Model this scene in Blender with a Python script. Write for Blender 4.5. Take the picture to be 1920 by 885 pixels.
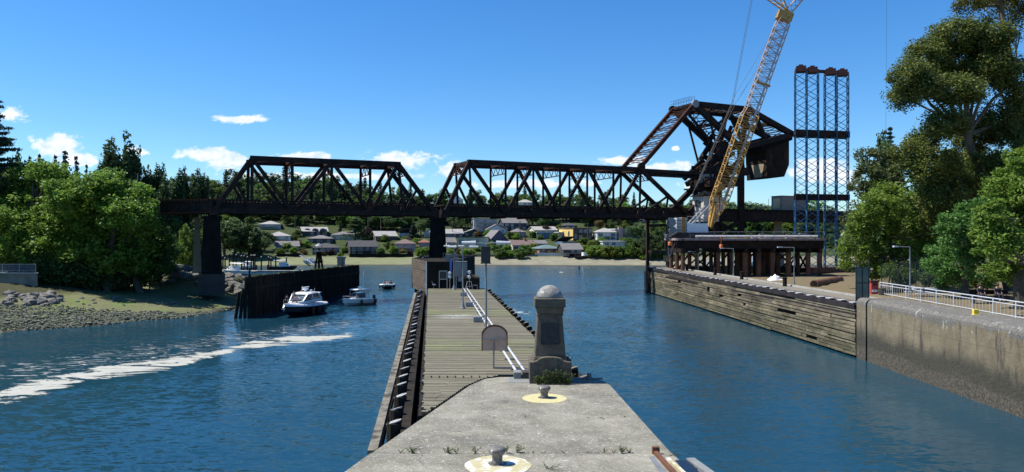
import bpy, bmesh, math, random
import numpy as np
from mathutils import Vector, Matrix
R = math.radians
random.seed(7)
for o in list(bpy.data.objects): bpy.data.objects.remove(o)
scn = bpy.context.scene
COL = scn.collection

# ------------------------------------------------------------------ camera, sky, sun, exposure
F = 1400.0; HZ = 442.5; EYE = 10.0
cam_d = bpy.data.cameras.new('camera'); cam = bpy.data.objects.new('camera', cam_d); COL.objects.link(cam)
cam.location = (0, 0, EYE); cam.rotation_euler = (R(90), 0, 0)
cam_d.sensor_width = 36; cam_d.lens = 36 * F / 1920; cam_d.clip_start = .3; cam_d.clip_end = 6000
scn.camera = cam
SUN_EL, SUN_AZ = 57, -84          # azimuth from +Y, negative = to the left
w = bpy.data.worlds.new('World'); scn.world = w; w.use_nodes = True
nt = w.node_tree; N = nt.nodes; L = nt.links
for n in list(N): N.remove(n)
out = N.new('ShaderNodeOutputWorld'); bg = N.new('ShaderNodeBackground')
sky = N.new('ShaderNodeTexSky'); sky.sky_type = 'NISHITA'; sky.sun_disc = False
sky.sun_elevation = R(SUN_EL); sky.sun_rotation = R(SUN_AZ)
sky.air_density = 1.0; sky.dust_density = 0.25; sky.ozone_density = 3.0; sky.altitude = 300
bg.inputs[1].default_value = .105
tc = N.new('ShaderNodeTexCoord'); sep = N.new('ShaderNodeSeparateXYZ'); L.new(tc.outputs['Generated'], sep.inputs[0])
def mth(op, a=None, b=None, c=None, clamp=False, nodes=N, links=L):
    m = nodes.new('ShaderNodeMath'); m.operation = op; m.use_clamp = clamp
    for i, v in enumerate((a, b, c)):
        if v is None: continue
        if isinstance(v, (int, float)): m.inputs[i].default_value = v
        else: links.new(v, m.inputs[i])
    return m.outputs[0]
ysafe = mth('MAXIMUM', sep.outputs[1], .02)
cu = mth('DIVIDE', sep.outputs[0], ysafe); cv = mth('DIVIDE', sep.outputs[2], ysafe)
comb = N.new('ShaderNodeCombineXYZ'); L.new(cu, comb.inputs[0]); L.new(cv, comb.inputs[1])
clouds = [(20,214,40,15),(108,277,46,25),(150,300,40,16),(452,222,46,9),(395,290,60,13),(425,303,55,17),(560,294,55,9),(752,302,78,15),(848,318,26,16),
          (1268,278,7,4),(1250,312,60,11),(1180,300,60,8),(1540,320,70,26),(255,284,28,9),(1330,345,60,12),(600,330,200,7),(1000,345,120,9)]
best = None
for (px, py, a, b) in clouds:
    s = N.new('ShaderNodeVectorMath'); s.operation = 'SUBTRACT'; L.new(comb.outputs[0], s.inputs[0])
    s.inputs[1].default_value = ((px-960)/F, (HZ-py)/F, 0)
    m = N.new('ShaderNodeVectorMath'); m.operation = 'MULTIPLY'; L.new(s.outputs[0], m.inputs[0]); m.inputs[1].default_value = (F/a, F/b, 1)
    l = N.new('ShaderNodeVectorMath'); l.operation = 'LENGTH'; L.new(m.outputs[0], l.inputs[0])
    best = l.outputs['Value'] if best is None else mth('MINIMUM', best, l.outputs['Value'])
def noise_node(nodes, links, vec, scale, detail=6, rough=.6, dist=0.0, stretch=None):
    if stretch:
        mp = nodes.new('ShaderNodeMapping'); mp.inputs['Scale'].default_value = stretch; links.new(vec, mp.inputs[0]); vec = mp.outputs[0]
    n = nodes.new('ShaderNodeTexNoise'); n.inputs['Scale'].default_value = scale; n.inputs['Detail'].default_value = detail
    n.inputs['Roughness'].default_value = rough; n.inputs['Distortion'].default_value = dist
    links.new(vec, n.inputs['Vector']); return n.outputs['Fac']
cn = noise_node(N, L, comb.outputs[0], 34, 6, .62, .3, (1, 1.7, 1))
e = mth('SUBTRACT', mth('ADD', 1.0, mth('MULTIPLY', mth('SUBTRACT', cn, .5), 3.2)), best)
mr = N.new('ShaderNodeMapRange'); mr.interpolation_type = 'SMOOTHSTEP'; L.new(e, mr.inputs[0]); mr.inputs[1].default_value = -.15; mr.inputs[2].default_value = .5
cfac = mth('MULTIPLY', mth('MULTIPLY', mr.outputs[0], .93), mth('GREATER_THAN', sep.outputs[1], .05))
cn2 = noise_node(N, L, comb.outputs[0], 60, 4, .6, 0, (1, 1.5, 1))
cr = N.new('ShaderNodeValToRGB'); L.new(cn2, cr.inputs[0])
cr.color_ramp.elements[0].position = .35; cr.color_ramp.elements[0].color = (4.6, 5.3, 6.6, 1)
cr.color_ramp.elements[1].position = .6; cr.color_ramp.elements[1].color = (6.6, 6.8, 7.1, 1)
hs = N.new('ShaderNodeHueSaturation'); hs.inputs['Saturation'].default_value = 1.3; hs.inputs['Value'].default_value = .98
L.new(sky.outputs[0], hs.inputs['Color'])
mx = N.new('ShaderNodeMix'); mx.data_type = 'RGBA'; 
tint = N.new('ShaderNodeMix'); tint.data_type = 'RGBA'; tint.blend_type = 'MULTIPLY'; tint.inputs[0].default_value = 1; tint.inputs[7].default_value = (.66, .84, .99, 1); L.new(hs.outputs[0], tint.inputs[6])
L.new(cfac, mx.inputs[0]); L.new(tint.outputs[2], mx.inputs[6]); L.new(cr.outputs[0], mx.inputs[7])
L.new(mx.outputs[2], bg.inputs[0]); L.new(bg.outputs[0], out.inputs[0])
sd = bpy.data.lights.new('sun', 'SUN'); sd.energy = 4.8; sd.angle = R(.53); sd.color = (1, .94, .83)
so = bpy.data.objects.new('sun', sd); COL.objects.link(so)
sdir = Vector((math.cos(R(SUN_EL))*math.sin(R(SUN_AZ)), math.cos(R(SUN_EL))*math.cos(R(SUN_AZ)), math.sin(R(SUN_EL))))
so.rotation_euler = sdir.to_track_quat('Z', 'Y').to_euler(); so.location = (-60, 40, 80)
scn.view_settings.view_transform = 'Standard'; scn.view_settings.look = 'None'
scn.view_settings.exposure = 0.70; scn.view_settings.gamma = 1; scn.view_settings.use_curve_mapping = False
scn.render.resolution_x = 1024; scn.render.resolution_y = 472
try: scn.cycles.max_bounces = 6; scn.cycles.transparent_max_bounces = 16
except Exception: pass

# ------------------------------------------------------------------ materials
MATS = {}
def mat(name, c1, c2=None, scale=2.0, rough=.8, bump=0.0, bscale=None, stretch=None, metal=0.0, c3=None, s3=.5, t3=(.55,.65),
        lo=.35, hi=.65, spec=.5, streak=None, world=False, detail=5):
    m = bpy.data.materials.new(name); m.use_nodes = True; nt = m.node_tree; n = nt.nodes; l = nt.links
    b = n['Principled BSDF']; b.inputs['Roughness'].default_value = rough; b.inputs['Metallic'].default_value = metal
    b.inputs['Specular IOR Level'].default_value = spec
    b.inputs['Base Color'].default_value = (*c1, 1)
    if world: t = n.new('ShaderNodeNewGeometry').outputs['Position']
    else: t = n.new('ShaderNodeTexCoord').outputs['Object']
    col = None
    if c2:
        f = noise_node(n, l, t, scale, detail, .62, .2, stretch)
        r = n.new('ShaderNodeValToRGB'); l.new(f, r.inputs[0]); r.color_ramp.elements[0].position = lo; r.color_ramp.elements[1].position = hi
        r.color_ramp.elements[0].color = (*c1, 1); r.color_ramp.elements[1].color = (*c2, 1); col = r.outputs[0]
    if c3:
        f = noise_node(n, l, t, s3, 5, .65, 0, streak)
        q = n.new('ShaderNodeMapRange'); q.interpolation_type = 'SMOOTHSTEP'; l.new(f, q.inputs[0]); q.inputs[1].default_value = t3[0]; q.inputs[2].default_value = t3[1]
        x = n.new('ShaderNodeMix'); x.data_type = 'RGBA'; l.new(q.outputs[0], x.inputs[0]); l.new(col, x.inputs[6]); x.inputs[7].default_value = (*c3, 1); col = x.outputs[2]
    if col: l.new(col, b.inputs['Base Color'])
    if bump:
        f = noise_node(n, l, t, bscale or scale*3, 6, .65, 0, stretch)
        bp = n.new('ShaderNodeBump'); bp.inputs['Strength'].default_value = min(1, bump*1.0); bp.inputs['Distance'].default_value = bump*.08
        l.new(f, bp.inputs['Height']); l.new(bp.outputs[0], b.inputs['Normal'])
    MATS[name] = m; return m
def leafmat(name, c1, c2, trans=.35):
    m = bpy.data.materials.new(name); m.use_nodes = True; nt = m.node_tree; n = nt.nodes; l = nt.links
    b = n['Principled BSDF']; b.inputs['Roughness'].default_value = .55; b.inputs['Specular IOR Level'].default_value = .3
    g = n.new('ShaderNodeNewGeometry'); r = n.new('ShaderNodeValToRGB'); l.new(g.outputs['Random Per Island'], r.inputs[0])
    r.color_ramp.elements[0].color = (*c1, 1); r.color_ramp.elements[1].color = (*c2, 1)
    oi = n.new('ShaderNodeObjectInfo'); h = n.new('ShaderNodeHueSaturation')
    a = mth('MULTIPLY_ADD', oi.outputs['Random'], .05, .475, nodes=n, links=l); v = mth('MULTIPLY_ADD', oi.outputs['Random'], .5, .75, nodes=n, links=l)
    l.new(a, h.inputs['Hue']); l.new(v, h.inputs['Value']); l.new(r.outputs[0], h.inputs['Color'])
    t = n.new('ShaderNodeBsdfTranslucent'); ms = n.new('ShaderNodeMixShader'); ms.inputs[0].default_value = trans
    l.new(h.outputs[0], b.inputs['Base Color']); l.new(h.outputs[0], t.inputs[0])
    l.new(b.outputs[0], ms.inputs[1]); l.new(t.outputs[0], ms.inputs[2]); l.new(ms.outputs[0], n['Material Output'].inputs[0])
    MATS[name] = m; return m
M = MATS
mat('steel_dark', (.012,.010,.010), (.032,.020,.016), 1.3, .7, .4, 9, c3=(.075,.028,.017), s3=.7, t3=(.52,.72), spec=.15)
mat('counterweight_box', (.016,.012,.010), (.034,.022,.017), .8, .85, .4, c3=(.06,.03,.02), s3=.5, spec=.1, streak=(1,1,.3))
mat('steel_rust', (.028,.012,.009), (.06,.022,.014), 1.5, .8, .4, c3=(.010,.008,.008), s3=1, spec=.15)
mat('rust_pile', (.09,.035,.018), (.16,.07,.035), 1.2, .8, .4, c3=(.03,.02,.015), s3=.7, streak=(1,1,.3))
mat('cable', (.02,.02,.025), rough=.6)
mat('concrete', (.27,.26,.235), (.36,.35,.32), 1.6, .9, .5, 22, c3=(.20,.195,.175), s3=.5)
mat('pier_side', (.13,.125,.1), (.22,.21,.17), .8, .9, .6, 12, c3=(.06,.07,.04), s3=.4, streak=(1,1,.4))
mat('masonry_dark', (.007,.007,.008), (.016,.015,.014), .9, .95, .6, 5, spec=.1)
mat('masonry_tan', (.22,.18,.12), (.3,.25,.17), .6, .9, .4, 6)
mat('stone_block', (.022,.022,.022), (.055,.052,.048), .7, .9, .8, 3)
mat('monument', (.085,.072,.052), (.135,.118,.088), 3, .92, .8, 40, c3=(.07,.066,.055), s3=2.5)
mat('dome', (.16,.155,.145), (.27,.265,.25), 4, .9, .6, 40, c3=(.6,.6,.6), s3=5, t3=(.55,.66), streak=(1,1,.4))
mat('bronze', (.018,.02,.024), (.04,.042,.05), 6, .45, .2, metal=.6)
mat('timber_deck', (.13,.118,.095), (.20,.185,.15), 2.2, .9, .5, 14, stretch=(.25,4,1))
mat('timber_dark', (.011,.0095,.008), (.032,.026,.020), 1.4, .95, .6, 8, stretch=(1,1,.4), spec=.12)
mat('timber_sunlit', (.06,.045,.032), (.13,.10,.075), 1.2, .9, .6, 9, c3=(.03,.03,.018), s3=.8)
mat('timber_grey', (.11,.10,.078), (.22,.205,.165), 1.8, .95, .8, 9, c3=(.05,.045,.032), s3=1.1, t3=(.48,.62))
mat('pile_top', (.18,.18,.175), (.42,.42,.41), 4, .85, .4)
mat('block_top', (.34,.33,.35), (.5,.49,.5), 4, .85)
mat('wale_black', (.014,.012,.014), (.035,.03,.032), 1.5, .9, .6, 8, spec=.2)
mat('galv', (.33,.34,.35), (.42,.43,.44), 2, .4, metal=.75)
mat('galv_dull', (.2,.21,.22), (.28,.29,.3), 2, .5, metal=.4)
mat('paint_grey', (.17,.18,.18), (.22,.23,.225), 3, .6)
mat('rail_white', (.5,.52,.55), (.6,.62,.64), 2, .4, metal=.2)
mat('sign_tan', (.56,.34,.23), (.64,.42,.30), 3, .7)
mat('black_box', (.028,.026,.024), (.05,.045,.04), 4, .7)
mat('bollard_iron', (.09,.085,.08), (.16,.15,.14), 6, .6, .3, 30, c3=(.6,.6,.58), s3=8, t3=(.6,.68), streak=(1,1,.25))
mat('yellow_paint', (.42,.38,.17), (.50,.46,.25), 4, .85, .2, 30, c3=(.38,.36,.3), s3=6, t3=(.56,.62))
mat('yellow_worn', (.36,.33,.19), (.46,.43,.30), 3, .85, .2, 30, c3=(.72,.72,.7), s3=3, t3=(.5,.58))
mat('white_paint', (.72,.73,.74), (.8,.8,.8), 2, .5)
mat('gelcoat', (.78,.79,.8), rough=.25)
mat('navy_hull', (.008,.010,.016), rough=.2)
mat('teal_hull', (.66,.70,.69), rough=.3)
mat('glass', (.02,.03,.04), rough=.08, spec=.8)
mat('glass_blue', (.05,.09,.12), rough=.1, spec=.8)
mat('rubber', (.012,.012,.014), rough=.6)
mat('crane_yellow', (.40,.22,.045), (.50,.29,.07), 2, .55, c3=(.16,.08,.04), s3=2, t3=(.55,.68))
mat('crane_pale', (.40,.24,.15), (.48,.34,.24), 2, .55)
mat('crane_grey', (.42,.44,.46), (.5,.52,.54), 1, .5)
mat('tower_blue', (.012,.065,.15), (.02,.10,.22), 1, .5)
mat('cap_red', (.04,.010,.009), (.07,.016,.012), 2, .7)
mat('hut_cream', (.50,.44,.36), (.56,.50,.42), 1, .7)
mat('container_tan', (.22,.19,.16), (.27,.23,.2), 1, .7)
mat('deck_mauve', (.26,.2,.2), (.34,.28,.26), 1.5, .8, c3=(.16,.07,.05), s3=1)
mat('red_paint', (.35,.04,.035), (.42,.06,.05), 2, .6)
mat('orange_paint', (.7,.2,.06), rough=.6)
mat('plastic_yellow', (.75,.55,.06), rough=.5)
mat('blue_paint', (.07,.16,.5), rough=.5)
mat('bark', (.05,.04,.03), (.10,.08,.06), 3, .95, .8, 12, stretch=(1,1,.3))
mat('bark_pale', (.07,.055,.045), (.16,.13,.105), 2, .9, .5, 12, stretch=(1,1,.3))
mat('rock', (.09,.088,.08), (.17,.165,.15), 1.3, .9, .8, 6, world=True)
mat('rock_green', (.055,.06,.045), (.13,.14,.09), 1.5, .9, .6, 8, world=True, c3=(.17,.16,.13), s3=2)
mat('skin', (.42,.24,.17), rough=.6)
mat('cloth_dark', (.02,.02,.03), (.04,.035,.05), 6, .9)
mat('cloth_mauve', (.2,.13,.16), (.28,.2,.22), 6, .9)
mat('cloth_pale', (.45,.42,.45), (.55,.52,.52), 6, .9)
mat('hair', (.02,.013,.01), rough=.7)
mat('feather', (.18,.2,.24), (.25,.27,.3), 9, .8)
mat('feather_white', (.7,.7,.7), rough=.8)
mat('beak', (.4,.25,.06), rough=.5)
leafmat('leaf_mid', (.05,.11,.024), (.13,.21,.045), .42)
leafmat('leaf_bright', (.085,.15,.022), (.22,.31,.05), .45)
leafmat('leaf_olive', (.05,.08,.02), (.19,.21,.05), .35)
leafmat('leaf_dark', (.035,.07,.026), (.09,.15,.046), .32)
leafmat('leaf_conifer', (.02,.045,.026), (.05,.09,.045), .2)
leafmat('leaf_poplar', (.03,.06,.02), (.08,.12,.04), .3)
leafmat('leaf_pale', (.07,.115,.04), (.15,.21,.075), .4)
leafmat('leaf_plum', (.03,.014,.02), (.06,.03,.035), .25)
leafmat('leaf_weed', (.06,.11,.02), (.14,.17,.04), .35)
leafmat('leaf_gold', (.14,.10,.03), (.22,.17,.05), .35)

# ------------------------------------------------------------------ mesh builder, tagging
class MB:
    def __init__(s): s.v = []; s.f = []; s.mi = []; s.m = 0
    def add(s, vs, fs):
        b = len(s.v); s.v.extend([tuple(v) for v in vs]); s.f.extend([tuple(i+b for i in f) for f in fs]); s.mi.extend([s.m]*len(fs)); return s
    def box(s, x0, x1, y0, y1, z0, z1, T=None):
        vs = [Vector(p) for p in ((x0,y0,z0),(x1,y0,z0),(x1,y1,z0),(x0,y1,z0),(x0,y0,z1),(x1,y0,z1),(x1,y1,z1),(x0,y1,z1))]
        if T is not None: vs = [T @ v for v in vs]
        return s.add(vs, [(0,3,2,1),(4,5,6,7),(0,1,5,4),(1,2,6,5),(2,3,7,6),(3,0,4,7)])
    def bar(s, a, b, w, h=None, up=(0,0,1)):
        a = Vector(a); b = Vector(b); h = h or w; d = (b-a).normalized(); u = Vector(up)
        if abs(d.dot(u)) > .98: u = Vector((0,1,0))
        x = d.cross(u).normalized(); z = x.cross(d).normalized(); x = x*w/2; z = z*h/2
        vs = [a-x-z, a+x-z, a+x+z, a-x+z, b-x-z, b+x-z, b+x+z, b-x+z]
        return s.add(vs, [(3,2,1,0),(4,5,6,7),(0,1,5,4),(1,2,6,5),(2,3,7,6),(3,0,4,7)])
    def tube(s, a, b, r0, r1=None, n=8):
        a = Vector(a); b = Vector(b); r1 = r0 if r1 is None else r1; d = (b-a).normalized()
        u = Vector((0,0,1)) if abs(d.z) < .95 else Vector((0,1,0)); x = d.cross(u).normalized(); y = x.cross(d)
        vs = []
        for p, r in ((a,r0),(b,r1)):
            for i in range(n): t = 2*math.pi*i/n; vs.append(p + x*math.cos(t)*r + y*math.sin(t)*r)
        return s.add(vs, [(i,(i+1)%n,n+(i+1)%n,n+i) for i in range(n)] + [tuple(reversed(range(n))), tuple(range(n,2*n))])
    def path(s, pts, rs, n=7):
        for i in range(len(pts)-1): s.tube(pts[i], pts[i+1], rs[i], rs[i+1], n)
        return s
    def lathe(s, c, prof, n=20):
        vs = []; 
        for r, z in prof:
            for i in range(n): t = 2*math.pi*i/n; vs.append((c[0]+r*math.cos(t), c[1]+r*math.sin(t), c[2]+z))
        fs = []
        for k in range(len(prof)-1):
            for i in range(n): fs.append((k*n+i, k*n+(i+1)%n, (k+1)*n+(i+1)%n, (k+1)*n+i))
        fs.append(tuple(reversed(range(n)))); fs.append(tuple((len(prof)-1)*n+i for i in range(n)))
        return s.add(vs, fs)
    def prism(s, poly, z0, z1):      # poly xy counterclockwise
        n = len(poly); vs = [(p[0],p[1],z0) for p in poly] + [(p[0],p[1],z1) for p in poly]
        return s.add(vs, [tuple(reversed(range(n))), tuple(range(n,2*n))] + [(i,(i+1)%n,n+(i+1)%n,n+i) for i in range(n)])
    def extrude(s, pts, vec):        # planar polygon pts, extruded along vec
        n = len(pts); v = Vector(vec); vs = [Vector(p) for p in pts] + [Vector(p)+v for p in pts]
        return s.add(vs, [tuple(reversed(range(n))), tuple(range(n,2*n))] + [(i,(i+1)%n,n+(i+1)%n,n+i) for i in range(n)])
    def build(s, name, m, parent=None, smooth=False):
        off = Vector((0,0,0)); p = parent
        while p is not None: off += p.location; p = p.parent
        me = bpy.data.meshes.new(name); me.from_pydata([(v[0]-off.x, v[1]-off.y, v[2]-off.z) for v in s.v], [], s.f)
        ms = m if isinstance(m, (list,tuple)) else [m]
        for k in ms: me.materials.append(M[k])
        if len(ms) > 1: me.polygons.foreach_set('material_index', s.mi)
        if smooth: me.polygons.foreach_set('use_smooth', [True]*len(s.f))
        me.update()
        o = bpy.data.objects.new(name, me); COL.objects.link(o)
        if parent is not None: o.parent = parent
        return o
def tag(o, label=None, cat=None, group=None, kind=None):
    if label: o['label'] = label
    if cat: o['category'] = cat
    if group: o['group'] = group
    if kind: o['kind'] = kind
    return o
def empty(name, loc, label, cat, group=None):
    o = bpy.data.objects.new(name, None); COL.objects.link(o); o.location = loc; o.empty_display_size = .2
    return tag(o, label, cat, group)
def copy_tree(o, parent=None):
    c = o.copy(); COL.objects.link(c)
    if parent is not None: c.parent = parent
    for ch in list(o.children): copy_tree(ch, c)
    return c
def bevel(o, wd=.02, seg=2):
    b = o.modifiers.new('bevel', 'BEVEL'); b.width = wd; b.segments = seg; b.limit_method = 'ANGLE'; return o
def at(px, py, D): return Vector(((px-960)/F*D, D, EYE-(py-HZ)/F*D))
def onz(px, py, z): D = (EYE-z)*F/(py-HZ); return Vector(((px-960)/F*D, D, z))
MZ = Matrix.Rotation
def TR(x, y, z, yaw=0): return Matrix.Translation((x,y,z)) @ Matrix.Rotation(yaw, 4, 'Z')

# ------------------------------------------------------------------ terrain
def wall_x(y): return np.interp(y, [20, 61, 134], [27.6, 28.3, 24.4])
def ground_h(x, y):
    x = np.asarray(x, float); y = np.asarray(y, float)
    base = np.full(np.broadcast(x, y).shape, -3.0)
    # far shore and hillside
    far = np.interp(y + 3*np.sin(x*.03) + np.where(x < -60, (-60-x)*.25, 0), [240,252,272,275.5,290,300,315,330,345,370,420,600,3000], [-3,0,1.4,2.7,3.9,6.25,9,12.5,16,20,24,25,18])
    fade = np.interp(x, [-400, -120, 70, 150, 400], [.8, 1, 1, .3, .3])
    far = np.where(far > 2.7, 2.7 + (far-2.7)*fade, far)
    # left bank
    xs = np.interp(y, [-60,0,40,60,77,84,90,96,106,116,130,150,200,250,400], [-110,-95,-75,-60,-52.7,-46.5,-42,-38.8,-38,-38.5,-48,-62,-84,-110,-110]) + .8*np.sin(y*.7)
    d = xs - x
    left = np.interp(d, [-8,0,3,12,19,26,50,200], [-3,0,.7,1.6,2.3,3.6,5.0,9])
    left = np.where(y > 230, -3, left)
    left = np.maximum(left, 5.2*np.exp(-((x+51)/10)**2-((y-121)/7.5)**2)-.2)
    # right bank
    xr = np.where(y < 134, wall_x(y)+2.4, 27 + (y-134)*1.0)
    dr = x - xr
    hi = np.interp(y, [0, 66, 74, 90, 134, 160, 400], [4.85, 4.85, 4.2, 3.7, 3.3, 2.5, 2.5])
    right = np.interp(dr, [-.6, .6, 30, 100], [0, 1, 1.04, 1.5])
    right = -3 + (hi+3)*right
    right = np.where(y < 134, right, np.interp(dr, [-6, 0, 12, 40, 200], [-3, 0, 2.2, 2.8, 6]))
    h = np.maximum(np.maximum(base, far), np.maximum(left, right))
    h = h + np.where(h > .1, .12*np.sin(x*.9+y*.3)*np.sin(y*.7) * (np.abs(x) > 34), 0)
    return h
def gh(x, y): return float(ground_h(np.array([x]), np.array([y]))[0])
def axis(knots):
    r = []
    for a, b, st in knots: r += list(np.arange(a, b, st))
    r.append(knots[-1][1]); return np.array(r)
xs = axis([(-3000,-600,200),(-600,-200,20),(-200,-110,5),(-110,110,1.2),(110,200,5),(200,600,20),(600,3000,200)])
ys = axis([(-100,30,10),(30,160,1.2),(160,300,2.5),(300,460,6),(460,800,30),(800,5000,300)])
X, Y = np.meshgrid(xs, ys); Z = ground_h(X, Y)
nx, ny = len(xs), len(ys)
vs = np.stack([X.ravel(), Y.ravel(), Z.ravel()], 1)
ii = (np.arange(ny-1)[:,None]*nx + np.arange(nx-1)[None,:]).ravel()
fs = np.stack([ii, ii+1, ii+nx+1, ii+nx], 1)
def npmesh(name, V, Fq, m, parent=None, smooth=False):
    me = bpy.data.meshes.new(name); me.vertices.add(len(V)); me.vertices.foreach_set('co', np.asarray(V, np.float32).ravel())
    k = Fq.shape[1]; me.loops.add(Fq.size); me.loops.foreach_set('vertex_index', Fq.astype(np.int32).ravel())
    me.polygons.add(len(Fq)); me.polygons.foreach_set('loop_start', np.arange(0, Fq.size, k, dtype=np.int32)); me.polygons.foreach_set('loop_total', np.full(len(Fq), k, np.int32))
    if smooth: me.polygons.foreach_set('use_smooth', np.ones(len(Fq), bool))
    me.materials.append(M[m]); me.update(calc_edges=True); me.validate()
    o = bpy.data.objects.new(name, me); COL.objects.link(o)
    if parent is not None: o.parent = parent
    return o
# ground material: sand and mud low, algae patches, dry grass and soil high
def ground_material():
    m = bpy.data.materials.new('ground'); m.use_nodes = True; nt = m.node_tree; n = nt.nodes; l = nt.links
    b = n['Principled BSDF']; b.inputs['Roughness'].default_value = .95; b.inputs['Specular IOR Level'].default_value = .2
    g = n.new('ShaderNodeNewGeometry').outputs['Position']; sp = n.new('ShaderNodeSeparateXYZ'); l.new(g, sp.inputs[0])
    def ramp(f, p0, c0, p1, c1):
        r = n.new('ShaderNodeValToRGB'); l.new(f, r.inputs[0]); e = r.color_ramp.elements; e[0].position = p0; e[0].color = (*c0,1); e[1].position = p1; e[1].color = (*c1,1); return r.outputs[0]
    def mix(f, a, c):
        x = n.new('ShaderNodeMix'); x.data_type = 'RGBA'; l.new(f, x.inputs[0])
        for i, v in ((6,a),(7,c)):
            if isinstance(v, tuple): x.inputs[i].default_value = (*v,1)
            else: l.new(v, x.inputs[i])
        return x.outputs[2]
    def step(f, a, c):
        r = n.new('ShaderNodeMapRange'); r.interpolation_type = 'SMOOTHSTEP'; l.new(f, r.inputs[0]); r.inputs[1].default_value = a; r.inputs[2].default_value = c; return r.outputs[0]
    n1 = noise_node(n, l, g, .25, 6, .6); n2 = noise_node(n, l, g, 3, 6, .7); n3 = noise_node(n, l, g, .06, 3, .5)
    sand = ramp(n1, .35, (.16,.155,.11), .65, (.24,.225,.165))
    mud = ramp(n2, .3, (.085,.095,.045), .7, (.17,.175,.09))
    algae = ramp(n2, .3, (.08,.12,.03), .7, (.15,.20,.06))
    lowleft = mix(step(n1, .5, .62), mud, algae)
    isleft = step(mth('SUBTRACT', 0, sp.outputs[0], nodes=n, links=l), 30, 36)
    near = mth('MULTIPLY', isleft, mth('SUBTRACT', 1, step(sp.outputs[1], 215, 235), nodes=n, links=l), nodes=n, links=l)
    # far tidal flat: a greener algae zone on the left
    farz = mth('MULTIPLY', step(mth('MULTIPLY', sp.outputs[0], -1, nodes=n, links=l), 20, 45), step(n2, .3, .6), nodes=n, links=l)
    sand = mix(mth('MULTIPLY', farz, .8, nodes=n, links=l), sand, (.13,.165,.06))
    low = mix(near, sand, lowleft)
    grass = ramp(n1, .3, (.055,.075,.02), .7, (.14,.13,.05)); dry = ramp(n2, .3, (.10,.078,.045), .7, (.19,.155,.095))
    hi = mix(step(n3, .42, .58), grass, dry)
    hr = mix(mth('MULTIPLY', step(sp.outputs[0], 25, 30), mth('SUBTRACT', 1, step(sp.outputs[1], 130, 150), nodes=n, links=l), nodes=n, links=l), hi, dry)
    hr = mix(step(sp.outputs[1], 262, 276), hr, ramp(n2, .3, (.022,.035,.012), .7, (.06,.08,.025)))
    zz = mth('ADD', sp.outputs[2], mth('MULTIPLY', mth('SUBTRACT', n1, .5, nodes=n, links=l), 1.2, nodes=n, links=l), nodes=n, links=l)
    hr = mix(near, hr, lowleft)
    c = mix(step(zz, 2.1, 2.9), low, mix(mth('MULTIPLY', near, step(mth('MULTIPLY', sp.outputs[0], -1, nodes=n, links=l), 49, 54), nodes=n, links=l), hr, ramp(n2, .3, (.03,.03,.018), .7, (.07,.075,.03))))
    wet = mix(step(sp.outputs[2], .02, .35), (.07,.065,.045), c)
    l.new(wet, b.inputs['Base Color'])
    bp = n.new('ShaderNodeBump'); bp.inputs['Strength'].default_value = .8; bp.inputs['Distance'].default_value = .12; l.new(n2, bp.inputs['Height']); l.new(bp.outputs[0], b.inputs['Normal'])
    M['ground'] = m
ground_material()
tag(npmesh('ground', vs, fs, 'ground', smooth=True), kind='structure')

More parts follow.
